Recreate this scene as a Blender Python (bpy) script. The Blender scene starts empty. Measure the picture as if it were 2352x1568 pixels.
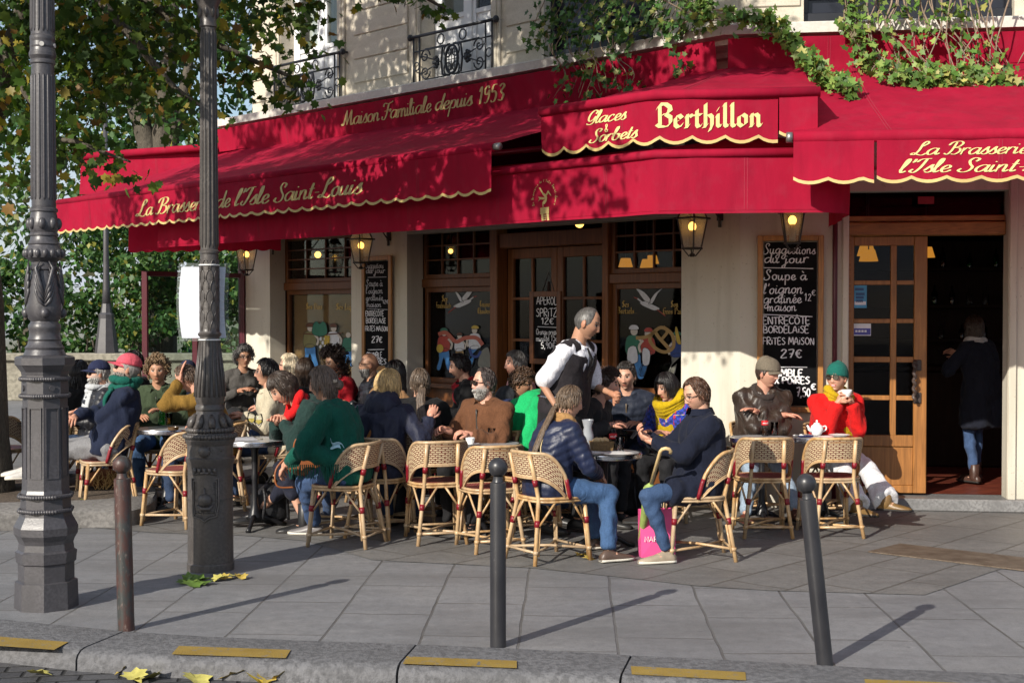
import bpy, bmesh, math, random
import numpy as np
from mathutils import Vector, Matrix, noise
V = Vector
R = math.radians
PI = math.pi
sc = bpy.context.scene
COL = sc.collection
random.seed(7)
# ------------------------------------------------------------------ camera
FOC, PCX, PCY, HOR, CAMH = 3100.0, 1176.0, 784.0, 720.0, 1.75
PITCH = math.atan((PCY - HOR) / FOC)
cam_d = bpy.data.cameras.new('camera')
cam = bpy.data.objects.new('camera', cam_d)
COL.objects.link(cam)
cam.location = (0, 0, CAMH)
cam.rotation_euler = (PI / 2 - PITCH, 0, 0)
cam_d.sensor_width = 36.0
cam_d.lens = FOC / 2352 * 36.0
cam_d.clip_end = 2000
sc.camera = cam
# ------------------------------------------------------------------ light
SUN_EL = R(28.5)
SUN_DIR = V((0.60, 0.80, 0)) * math.cos(SUN_EL) + V((0, 0, -math.sin(SUN_EL)))
world = bpy.data.worlds.new('World')
sc.world = world
world.use_nodes = True
wn = world.node_tree
wn.nodes.clear()
sky = wn.nodes.new('ShaderNodeTexSky')
sky.sky_type = 'NISHITA'
sky.sun_disc = False
sky.sun_elevation = SUN_EL
sky.sun_rotation = math.atan2(-SUN_DIR.x, -SUN_DIR.y)
sky.air_density = 1.0
sky.dust_density = 1.2
bg = wn.nodes.new('ShaderNodeBackground')
bg.inputs[1].default_value = 0.12
wo = wn.nodes.new('ShaderNodeOutputWorld')
wtc = wn.nodes.new('ShaderNodeTexCoord')
wmp = wn.nodes.new('ShaderNodeMapping')
wmp.inputs['Scale'].default_value = (1, 1, 2.6)
wno = wn.nodes.new('ShaderNodeTexNoise')
wno.inputs['Scale'].default_value = 3.2
wno.inputs['Detail'].default_value = 7
wrp = wn.nodes.new('ShaderNodeValToRGB')
wrp.color_ramp.elements[0].position = .40
wrp.color_ramp.elements[1].position = .66
wmx = wn.nodes.new('ShaderNodeMix')
wmx.data_type = 'RGBA'
wmx.inputs[7].default_value = (4.6, 5.0, 5.9, 1)
wn.links.new(wtc.outputs['Generated'], wmp.inputs[0])
wn.links.new(wmp.outputs[0], wno.inputs['Vector'])
wn.links.new(wno.outputs[0], wrp.inputs[0])
wn.links.new(wrp.outputs[0], wmx.inputs[0])
wn.links.new(sky.outputs[0], wmx.inputs[6])
wn.links.new(wmx.outputs[2], bg.inputs[0])
wn.links.new(bg.outputs[0], wo.inputs[0])
sun_d = bpy.data.lights.new('sun', 'SUN')
sun_d.energy = 5.0
sun_d.angle = R(0.5)
sun_d.color = (1.0, 0.93, 0.82)
sun = bpy.data.objects.new('sun', sun_d)
COL.objects.link(sun)
sun.rotation_euler = SUN_DIR.to_track_quat('-Z', 'Y').to_euler()
sun.location = (-10, -14, 12)
vs = sc.view_settings
vs.view_transform = 'Standard'
vs.look = 'None'
vs.exposure = 0.28
vs.gamma = 1.0
sc.cycles.max_bounces = 7
sc.cycles.transparent_max_bounces = 24
sc.cycles.caustics_reflective = False
sc.cycles.caustics_refractive = False
sc.cycles.sample_clamp_indirect = 6.0
# ------------------------------------------------------------------ survey helpers (photo pixel -> place in the world)
C_FW = V((0, math.cos(PITCH), -math.sin(PITCH)))
C_UP = V((0, math.sin(PITCH), math.cos(PITCH)))
C_O = V((0, 0, CAMH))
def ray(px, py): return C_FW + V((1, 0, 0)) * ((px - PCX) / FOC) + C_UP * ((PCY - py) / FOC)
def at(px, py, Y):
 d = ray(px, py)
 return C_O + d * (Y / d.y)
def G(px, py, z=0.0):
 d = ray(px, py)
 return C_O + d * ((z - CAMH) / d.z)
class Facade:
 def __init__(s, C, u, n): s.C, s.u, s.n = V(C), V(u).normalized(), V(n).normalized()
 def pt(s, u, z, d=0.0):
  p = s.C + s.u * u + s.n * d
  return V((p.x, p.y, z))
 def px(s, px, py, d=0.0):
  r = ray(px, py)
  P0 = s.C + s.n * d
  t = (P0 - C_O).dot(s.n) / r.dot(s.n)
  p = C_O + r * t
  return (p - s.C).dot(s.u), p.z
CORNER = V((2.06, 12.2, 0))
AL = math.atan(3040 / 3100)
AL = math.atan2(3100, 3040)
FL = Facade(CORNER, (-math.cos(AL), math.sin(AL), 0), (-math.sin(AL), -math.cos(AL), 0))
FR = Facade(CORNER, (math.cos(R(7.5)), -math.sin(R(7.5)), 0), (-math.sin(R(7.5)), -math.cos(R(7.5)), 0))
def miter(p):
 a, b = FL.n, FR.n
 det = a.x * b.y - a.y * b.x
 x = p * (b.y - a.y) / det
 y = p * (a.x - b.x) / det
 return CORNER + V((x, y, 0))
# ------------------------------------------------------------------ mesh building
class MB:
 def __init__(s):
  s.v, s.f, s.m, s.uv, s.col = [], [], [], {}, None
 def add(s, verts, faces, mi=0, uvs=None):
  b = len(s.v)
  s.v.extend(verts)
  for k, f in enumerate(faces):
   if uvs is not None: s.uv[len(s.f)] = uvs[k]
   s.f.append([i + b for i in f])
   s.m.append(mi)
  return b
 def box(s, c, size, M=None, mi=0, bev=0.0):
  hx, hy, hz = size[0] / 2, size[1] / 2, size[2] / 2
  vs_ = []
  c = V(c)
  if bev > 0:
   b = min(bev, hx * .9, hy * .9, hz * .9)
   for sz in (-1, 1):
    for sy in (-1, 1):
     for sx in (-1, 1):
      vs_ += [V((sx * (hx - b), sy * (hy - b), sz * hz)), V((sx * (hx - b), sy * hy, sz * (hz - b))), V((sx * hx, sy * (hy - b), sz * (hz - b)))]
   def I(x, y, z, k): return ((z * 2 + y) * 2 + x) * 3 + k
   fs = [[I(0, 0, 0, 0), I(0, 1, 0, 0), I(1, 1, 0, 0), I(1, 0, 0, 0)], [I(0, 0, 1, 0), I(1, 0, 1, 0), I(1, 1, 1, 0), I(0, 1, 1, 0)],
                  [I(0, 0, 0, 1), I(1, 0, 0, 1), I(1, 0, 1, 1), I(0, 0, 1, 1)], [I(0, 1, 0, 1), I(0, 1, 1, 1), I(1, 1, 1, 1), I(1, 1, 0, 1)],
                  [I(0, 0, 0, 2), I(0, 0, 1, 2), I(0, 1, 1, 2), I(0, 1, 0, 2)], [I(1, 0, 0, 2), I(1, 1, 0, 2), I(1, 1, 1, 2), I(1, 0, 1, 2)]]
   for y in (0, 1):
    for z in (0, 1):
     fs.append([I(0, y, z, 0), I(1, y, z, 0), I(1, y, z, 1), I(0, y, z, 1)])
   for x in (0, 1):
    for z in (0, 1):
     fs.append([I(x, 0, z, 0), I(x, 1, z, 0), I(x, 1, z, 2), I(x, 0, z, 2)])
   for x in (0, 1):
    for y in (0, 1):
     fs.append([I(x, y, 0, 1), I(x, y, 1, 1), I(x, y, 1, 2), I(x, y, 0, 2)])
   for x in (0, 1):
    for y in (0, 1):
     for z in (0, 1):
      fs.append([I(x, y, z, 0), I(x, y, z, 1), I(x, y, z, 2)])
  else:
   for sz in (-1, 1):
    for sy in (-1, 1):
     for sx in (-1, 1): vs_.append(V((sx * hx, sy * hy, sz * hz)))
   fs = [[0, 2, 3, 1], [4, 5, 7, 6], [0, 1, 5, 4], [2, 6, 7, 3], [0, 4, 6, 2], [1, 3, 7, 5]]
  if M is not None: vs_ = [M @ p + c for p in vs_]
  else: vs_ = [p + c for p in vs_]
  return s.add(vs_, fs, mi)
 def rings(s, rings, mi=0, closed=False, caps=True, mis=None):
  n = len(rings[0])
  vs_ = [p for r in rings for p in r]
  fs, ms = [], []
  m = len(rings)
  for i in range(m if closed else m - 1):
   j = (i + 1) % m
   for k in range(n):
    l = (k + 1) % n
    fs.append([i * n + k, i * n + l, j * n + l, j * n + k])
    ms.append(mis[i] if mis else mi)
  if caps and not closed:
   for rr, flip in ((0, True), (m - 1, False)):
    c = sum(rings[rr], V((0, 0, 0))) / n
    vs_.append(c)
    ci = len(vs_) - 1
    for k in range(n):
     l = (k + 1) % n
     fs.append([ci, rr * n + l, rr * n + k] if flip else [ci, rr * n + k, rr * n + l])
     ms.append(mis[min(rr, m - 2)] if mis else mi)
  b = s.add(vs_, fs, mi)
  s.m[len(s.m) - len(ms):] = ms
  return b
 def tube(s, pts, r, n=8, mi=0, caps=True, closed=False, mis=None, flat=1.0, up=None):
  pts = [V(p) for p in pts]
  m = len(pts)
  rs = r if isinstance(r, (list, tuple)) else [r] * m
  rings = []
  prev = None
  for i in range(m):
   if closed: t = pts[(i + 1) % m] - pts[i - 1]
   else: t = pts[min(i + 1, m - 1)] - pts[max(i - 1, 0)]
   if t.length < 1e-9: t = V((0, 0, 1))
   t.normalize()
   if prev is None:
    a = V(up) if up is not None else (V((0, 0, 1)) if abs(t.z) < .9 else V((0, 1, 0)))
    x = a - t * a.dot(t)
    x.normalize()
   else:
    x = prev - t * prev.dot(t)
    if x.length < 1e-6: x = t.orthogonal()
    x.normalize()
   prev = x
   y = t.cross(x)
   rings.append([pts[i] + (x * math.cos(2 * PI * k / n) + y * math.sin(2 * PI * k / n) * flat) * rs[i] for k in range(n)])
  return s.rings(rings, mi, closed, caps, mis)
 def capsule(s, p0, p1, r0, r1, n=14, mi=0, e0=1.0, e1=1.0):
  p0, p1 = V(p0), V(p1)
  d = (p1 - p0)
  if d.length < 1e-6: d = V((0, 0, 1e-4)); p1 = p0 + d
  d.normalize()
  pts, rs = [], []
  for k in range(5):
   a = PI / 2 * k / 4.0
   pts.append(p0 - d * (r0 * e0 * math.cos(a)))
   rs.append(max(r0 * math.sin(a), r0 * .08))
  for k in range(5):
   a = PI / 2 * k / 4.0
   pts.append(p1 + d * (r1 * e1 * math.sin(a)))
   rs.append(max(r1 * math.cos(a), r1 * .08))
  return s.tube(pts, rs, n, mi)
 def ellipsoid(s, c, rad, M=None, n=16, m=10, mi=0):
  c = V(c)
  rings = []
  for i in range(m + 1):
   a = PI * i / m
   sa = max(math.sin(a), .02)
   ring = [V((rad[0] * sa * math.cos(2 * PI * k / n), rad[1] * sa * math.sin(2 * PI * k / n), -rad[2] * math.cos(a))) for k in range(n)]
   rings.append([(M @ p if M is not None else p) + c for p in ring])
  return s.rings(rings, mi)
 def lathe(s, prof, c=(0, 0, 0), n=24, mi=0, caps=True, rot=0.0, flute=None):
  c = V(c)
  rings = []
  for (r, z) in prof:
   ring = []
   for k in range(n):
    a = 2 * PI * k / n + rot
    rr = r
    if flute and flute[0] <= z <= flute[1]: rr = r * (1 - flute[3] * (1 if (k % flute[2]) < flute[2] / 2 else 0))
    ring.append(c + V((rr * math.cos(a), rr * math.sin(a), z)))
   rings.append(ring)
  return s.rings(rings, mi, caps=caps)
 def prism(s, pts, ext, mi=0):
  """closed outline (3D points in one plane) extruded by vector ext"""
  pts = [V(p) for p in pts]
  n = len(pts)
  e = V(ext)
  fs = [list(range(n))[::-1], [i + n for i in range(n)]]
  for i in range(n): fs.append([i, (i + 1) % n, (i + 1) % n + n, i + n])
  return s.add(pts + [p + e for p in pts], fs, mi)
 def sheet(s, fn, nu, nv, mi=0, uvscale=None):
  vs_ = [fn(i / nu, j / nv) for j in range(nv + 1) for i in range(nu + 1)]
  fs, uvs = [], []
  for j in range(nv):
   for i in range(nu):
    a = j * (nu + 1) + i
    fs.append([a, a + 1, a + nu + 2, a + nu + 1])
    if uvscale:
     q = [(i, j), (i + 1, j), (i + 1, j + 1), (i, j + 1)]
     uvs.append([(x / nu * uvscale[0], y / nv * uvscale[1]) for x, y in q])
  return s.add(vs_, fs, mi, uvs if uvscale else None)
 def mesh(s, name, smooth=False):
  me = bpy.data.meshes.new(name)
  me.from_pydata([tuple(p) for p in s.v], [], s.f)
  me.polygons.foreach_set('material_index', s.m)
  if s.uv:
   ul = me.uv_layers.new(name='UVMap')
   for p in me.polygons:
    q = s.uv.get(p.index)
    if q:
     for k, li in enumerate(p.loop_indices): ul.data[li].uv = q[k]
  if s.col is not None:
   ca = me.color_attributes.new('Col', 'FLOAT_COLOR', 'POINT')
   arr = np.ones((len(s.v), 4), np.float32)
   arr[:, :3] = np.array(s.col, np.float32)
   ca.data.foreach_set('color', arr.ravel())
  if smooth: me.polygons.foreach_set('use_smooth', [True] * len(me.polygons))
  me.update()
  return me
 def build(s, name, mats, parent=None, smooth=False, fix=False, angle=None):
  me = s.mesh(name, smooth)
  if fix:
   bm = bmesh.new(); bm.from_mesh(me)
   bmesh.ops.recalc_face_normals(bm, faces=bm.faces)
   bm.to_mesh(me); bm.free()
  for m in (mats if isinstance(mats, (list, tuple)) else [mats]): me.materials.append(m)
  if angle:
   try: me.set_sharp_from_angle(angle=R(angle))
   except Exception: pass
  return link(name, me, parent)
def link(name, me, parent=None):
 o = bpy.data.objects.new(name, me)
 COL.objects.link(o)
 if parent is not None: o.parent = parent
 return o
def tag(o, label, cat, group=None, kind=None):
 if label: o['label'] = label
 if cat: o['category'] = cat
 if group: o['group'] = group
 if kind: o['kind'] = kind
 return o
def struct(o):
 o['kind'] = 'structure'
 return o
def empty(name, loc=(0, 0, 0), rz=0.0):
 o = bpy.data.objects.new(name, None)
 COL.objects.link(o)
 o.location = loc
 o.rotation_euler = (0, 0, rz)
 o.empty_display_size = .1
 return o
def copy_tree(o, parent=None):
 c = o.copy(); COL.objects.link(c)
 if parent is not None: c.parent = parent
 for ch in list(o.children): copy_tree(ch, c)
 return c
def Mcols(x, y, z):
 return Matrix((x, y, z)).transposed()
def crom(pts, k=6, closed=False):
 """Catmull-Rom smoothing"""
 pts = [V(p) for p in pts]
 n = len(pts)
 if n < 3: return pts
 out = []
 rng = range(n if closed else n - 1)
 for i in rng:
  if closed: p0, p1, p2, p3 = pts[i - 1], pts[i], pts[(i + 1) % n], pts[(i + 2) % n]
  else: p0, p1, p2, p3 = pts[max(i - 1, 0)], pts[i], pts[i + 1], pts[min(i + 2, n - 1)]
  for j in range(k):
   t = j / k
   out.append(.5 * ((2 * p1) + (p2 - p0) * t + (2 * p0 - 5 * p1 + 4 * p2 - p3) * t * t + (3 * p1 - p0 - 3 * p2 + p3) * t ** 3))
 if not closed: out.append(pts[-1])
 return out
# ------------------------------------------------------------------ materials
MATS = {}
class NT:
 def __init__(s, name):
  s.mat = bpy.data.materials.new(name)
  s.mat.use_nodes = True
  s.t = s.mat.node_tree
  s.t.nodes.clear()
  s.out = s.n('ShaderNodeOutputMaterial')
 def n(s, typ, **kw):
  nd = s.t.nodes.new(typ)
  for k, v in kw.items(): setattr(nd, k, v)
  return nd
 def l(s, a, b): s.t.links.new(a, b)
 def val(s, sock, v):
  if hasattr(v, 'is_output') or isinstance(v, bpy.types.NodeSocket): s.l(v, sock)
  else: sock.default_value = v
 def math(s, op, a, b=0.0, c=None):
  nd = s.n('ShaderNodeMath', operation=op)
  s.val(nd.inputs[0], a); s.val(nd.inputs[1], b)
  if c is not None: s.val(nd.inputs[2], c)
  return nd.outputs[0]
 def mix(s, f, a, b, mode='MIX'):
  nd = s.n('ShaderNodeMix', data_type='RGBA', blend_type=mode)
  s.val(nd.inputs[0], f)
  for k, v in ((6, a), (7, b)):
   if isinstance(v, tuple): nd.inputs[k].default_value = (v[0], v[1], v[2], 1)
   else: s.l(v, nd.inputs[k])
  return nd.outputs[2]
 def ramp(s, f, stops):
  nd = s.n('ShaderNodeValToRGB')
  cr = nd.color_ramp
  while len(cr.elements) < len(stops): cr.elements.new(.5)
  for e, (p, c) in zip(cr.elements, stops):
   e.position = p
   e.color = (c, c, c, 1) if not isinstance(c, tuple) else (c[0], c[1], c[2], 1)
  s.l(f, nd.inputs[0])
  return nd.outputs[0]
 def coord(s, kind='Object', scale=(1, 1, 1), rot=(0, 0, 0), loc=(0, 0, 0)):
  tc = s.n('ShaderNodeTexCoord')
  mp = s.n('ShaderNodeMapping')
  mp.inputs['Scale'].default_value = scale
  mp.inputs['Rotation'].default_value = rot
  mp.inputs['Location'].default_value = loc
  s.l(tc.outputs[kind], mp.inputs[0])
  return mp.outputs[0]
 def noise(s, vec, scale, detail=4.0, rough=.55, dist=0.0):
  nd = s.n('ShaderNodeTexNoise')
  s.l(vec, nd.inputs['Vector'])
  nd.inputs['Scale'].default_value = scale
  nd.inputs['Detail'].default_value = detail
  nd.inputs['Roughness'].default_value = rough
  nd.inputs['Distortion'].default_value = dist
  return nd.outputs[0]
 def bump(s, h, strength=.3, dist=.01, prev=None):
  nd = s.n('ShaderNodeBump')
  nd.inputs['Strength'].default_value = strength
  nd.inputs['Distance'].default_value = dist
  s.l(h, nd.inputs['Height'])
  if prev is not None: s.l(prev, nd.inputs['Normal'])
  return nd.outputs[0]
 def pbr(s, color, rough=.6, metal=0.0, normal=None, spec=.5, **kw):
  p = s.n('ShaderNodeBsdfPrincipled')
  if isinstance(color, tuple): p.inputs['Base Color'].default_value = (color[0], color[1], color[2], 1)
  else: s.l(color, p.inputs['Base Color'])
  s.val(p.inputs['Roughness'], rough)
  p.inputs['Metallic'].default_value = metal
  p.inputs['Specular IOR Level'].default_value = spec
  if normal is not None: s.l(normal, p.inputs['Normal'])
  for k, v in kw.items(): p.inputs[k.replace('_', ' ')].default_value = v
  return p.outputs[0]
 def done(s, shader):
  s.l(shader, s.out.inputs[0])
  return s.mat
def col2(c, f): return tuple(min(1, x * f) for x in c)
def plain(name, c, rough=.6, var=.18, scale=6.0, bump=.15, bscale=60.0, bdist=.004, metal=0.0, spec=.4, coord='Object', stretch=(1, 1, 1), var2=0.0, **kw):
 """weathered one-colour surface: low and high frequency tone changes and a fine bump"""
 if name in MATS: return MATS[name]
 t = NT(name)
 v = t.coord(coord, stretch)
 n1 = t.noise(v, scale, 5)
 f = t.ramp(n1, [(.3, 0.0), (.7, 1.0)])
 c1 = t.mix(f, col2(c, 1 - var), col2(c, 1 + var))
 if var2:
  n3 = t.noise(v, scale * 9, 4)
  c1 = t.mix(t.ramp(n3, [(.42, 0.0), (.6, 1.0)]), c1, col2(c, 1 - var2))
 nb = t.noise(v, bscale, 3)
 nrm = t.bump(nb, bump, bdist) if bump else None
 m = t.done(t.pbr(c1, rough, metal, nrm, spec, **kw))
 MATS[name] = m
 return m
def fabric(name, c, rough=.85, weave=900.0, var=.14, fold=.5, sheen=.04, spec=.2):
 if name in MATS: return MATS[name]
 t = NT(name)
 v = t.coord('Object')
 n1 = t.noise(v, 5.0, 4)
 c1 = t.mix(t.ramp(n1, [(.3, 0.0), (.7, 1.0)]), col2(c, 1 - var), col2(c, 1 + var))
 c1 = t.mix(t.ramp(t.noise(v, 95.0, 3, .7), [(.38, .45), (.62, 0.0)]), c1, col2(c, .5))
 vs_ = t.coord('Object', (1, 1, .45))
 nf = t.noise(vs_, 13.0, 3, .5, .8)
 nw = t.noise(v, 260.0, 2)
 b1 = t.bump(nf, fold, .03)
 b2 = t.bump(nw, .35, .003, b1)
 m = t.done(t.pbr(c1, rough, 0.0, b2, spec, Sheen_Weight=sheen))
 MATS[name] = m
 return m
def vcol(name, rough=.55, spec=.35, sss=0.0, bump=.1, bscale=150.):
 if name in MATS: return MATS[name]
 t = NT(name)
 a = t.n('ShaderNodeAttribute', attribute_name='Col')
 v = t.coord('Object')
 nb = t.noise(v, bscale, 3)
 n1 = t.noise(v, 30.0, 4)
 c = t.mix(.22, a.outputs[0], t.mix(n1, (.35, .35, .35), (1, 1, 1)), 'SOFT_LIGHT')
 m = t.done(t.pbr(c, rough, 0, t.bump(nb, bump, .002), spec, Subsurface_Weight=sss, Subsurface_Radius=(.012, .004, .002)))
 MATS[name] = m
 return m
def wood(name, c, rough=.45, axis='Z', var=.35, spec=.4):
 if name in MATS: return MATS[name]
 t = NT(name)
 st = {'Z': (14, 14, .9), 'X': (.9, 14, 14), 'Y': (14, .9, 14)}[axis]
 v = t.coord('Object', st)
 n1 = t.noise(v, 2.2, 6, .6, 1.2)
 n2 = t.noise(t.coord('Object'), 2.0, 3)
 c1 = t.mix(t.ramp(n1, [(.32, 0.0), (.66, 1.0)]), col2(c, 1 - var), col2(c, 1 + var * .6))
 c2 = t.mix(t.ramp(n2, [(.4, 0.0), (.75, .5)]), c1, col2(c, .55))
 m = t.done(t.pbr(c2, rough, 0, t.bump(n1, .12, .003), spec))
 MATS[name] = m
 return m
def emis(name, c, strength):
 if name in MATS: return MATS[name]
 t = NT(name)
 e = t.n('ShaderNodeEmission')
 e.inputs[0].default_value = (c[0], c[1], c[2], 1)
 e.inputs[1].default_value = strength
 m = t.done(e.outputs[0])
 MATS[name] = m
 return m
def glassy(name, tint=(1, 1, 1), ior=1.3, rough=.03, through=1.0):
 """thin pane: see-through with a fresnel reflection"""
 if name in MATS: return MATS[name]
 t = NT(name)
 tr = t.n('ShaderNodeBsdfTransparent')
 tr.inputs[0].default_value = (tint[0], tint[1], tint[2], 1)
 gl = t.n('ShaderNodeBsdfGlossy')
 gl.inputs['Roughness'].default_value = rough
 fr = t.n('ShaderNodeFresnel')
 fr.inputs[0].default_value = ior
 mx = t.n('ShaderNodeMixShader')
 t.l(fr.outputs[0], mx.inputs[0]); t.l(tr.outputs[0], mx.inputs[1]); t.l(gl.outputs[0], mx.inputs[2])
 m = t.done(mx.outputs[0])
 MATS[name] = m
 return m
def thin_cloth(name, c, transl=.3, rough=.8, var=.10):
 if name in MATS: return MATS[name]
 t = NT(name)
 v = t.coord('Object')
 n1 = t.noise(v, 1.6, 5)
 n2 = t.noise(v, 9.0, 5)
 n5 = t.noise(t.coord('Object', (1, 1, .22)), 7.0, 5, .6)
 c1 = t.mix(t.ramp(n1, [(.3, 0.0), (.7, 1.0)]), col2(c, 1 - var), col2(c, 1 + var))
 c1 = t.mix(t.ramp(n5, [(.46, 0.0), (.72, .5)]), c1, (c[0] * .62, c[1] * .7, c[2] * .7))
 c1 = t.mix(t.ramp(n2, [(.5, 0.0), (.8, .35)]), c1, (c[0] * .75 + .03, c[1] + .03, c[2] + .03))
 nf = t.noise(t.coord('Object', (1, 1, .35)), 5.0, 3, .5, .6)
 nw = t.noise(v, 300.0, 2)
 nb = t.bump(nw, .25, .002, t.bump(nf, .3, .03))
 p = t.pbr(c1, rough, 0, nb, .15)
 tl = t.n('ShaderNodeBsdfTranslucent')
 t.l(c1, tl.inputs[0])
 mx = t.n('ShaderNodeMixShader')
 mx.inputs[0].default_value = transl
 t.l(p, mx.inputs[1]); t.l(tl.outputs[0], mx.inputs[2])
 m = t.done(mx.outputs[0])
 MATS[name] = m
 return m
def leafmat(name, transl=.35):
 if name in MATS: return MATS[name]
 t = NT(name)
 a = t.n('ShaderNodeAttribute', attribute_name='Col')
 v = t.coord('Object')
 n1 = t.noise(v, 40.0, 3)
 c = t.mix(.35, a.outputs[0], t.mix(n1, (.3, .3, .3), (1, 1, 1)), 'SOFT_LIGHT')
 p = t.pbr(c, .5, 0, None, .35)
 tl = t.n('ShaderNodeBsdfTranslucent')
 c2 = t.mix(1.0, c, (1.0, 1.0, .45), 'MULTIPLY')
 t.l(c2, tl.inputs[0])
 mx = t.n('ShaderNodeMixShader')
 mx.inputs[0].default_value = transl
 t.l(p, mx.inputs[1]); t.l(tl.outputs[0], mx.inputs[2])
 m = t.done(mx.outputs[0])
 MATS[name] = m
 return m
M_RED = thin_cloth('awning_red', (.42, .009, .041))
M_GOLD = plain('gold_paint', (.54, .40, .16), .5, .12, 8, .1)
M_STONE = None
M_BLACK = plain('black_paint', (.012, .012, .014), .35, .3, 10, .12, 90)
M_CHROME = plain('worn_chrome', (.62, .62, .64), .22, .1, 20, .05, metal=1.0)
M_GLASS = glassy('window_glass', (.88, .90, .90), 1.2)
M_CLEAR = glassy('drinking_glass', (.97, .98, .98), 1.22)
M_WHITE = plain('white_paint', (.78, .78, .76), .5, .06, 5, .05)
M_PORC = plain('porcelain', (.82, .82, .80), .18, .03, 5, 0, spec=.6)
M_OAK = wood('honey_oak', (.33, .142, .040), .4)
M_OAKX = wood('honey_oak_rail', (.33, .135, .034), .4, 'X')
M_DKWOOD = wood('dark_joinery', (.155, .056, .017), .4)
# ================================================================== world-space helpers
def root_mat(e):
 return Matrix.Translation(e.location) @ e.rotation_euler.to_matrix().to_4x4()
def bw(mb, name, mats, parent, smooth=False, fix=False, angle=None):
 """build from world-space vertices under an empty that stands somewhere else"""
 o = mb.build(name, mats, parent, smooth, fix, angle)
 if parent is not None and parent.type == 'EMPTY': o.matrix_parent_inverse = root_mat(parent).inverted()
 return o
ZU = V((0, 0, 1))
def fbox(mb, fac, u0, u1, z0, z1, d0, d1, mi=0, bev=0.0):
 M = Mcols(fac.u, fac.n, ZU)
 c = fac.pt((u0 + u1) / 2, (z0 + z1) / 2, (d0 + d1) / 2)
 mb.box(c, (abs(u1 - u0), abs(d1 - d0), abs(z1 - z0)), M, mi, bev)
def fwall(mb, fac, u0, u1, z0, z1, holes, depth, d=0.0, mi=0, mir=0):
 us = sorted({u0, u1, *[min(max(h[k], u0), u1) for h in holes for k in (0, 1)]})
 zs = sorted({z0, z1, *[min(max(h[k], z0), z1) for h in holes for k in (2, 3)]})
 for a, b in zip(us, us[1:]):
  for c, e in zip(zs, zs[1:]):
   mu, mz = (a + b) / 2, (c + e) / 2
   if any(h[0] < mu < h[1] and h[2] < mz < h[3] for h in holes): continue
   mb.add([fac.pt(a, c, d), fac.pt(b, c, d), fac.pt(b, e, d), fac.pt(a, e, d)], [[0, 1, 2, 3]], mi)
 for h in holes:
  for (p, q) in (((h[0], h[2]), (h[1], h[2])), ((h[1], h[2]), (h[1], h[3])), ((h[1], h[3]), (h[0], h[3])), ((h[0], h[3]), (h[0], h[2]))):
   mb.add([fac.pt(*p, d), fac.pt(*q, d), fac.pt(*q, d - depth), fac.pt(*p, d - depth)], [[0, 1, 2, 3]], mir)
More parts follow.
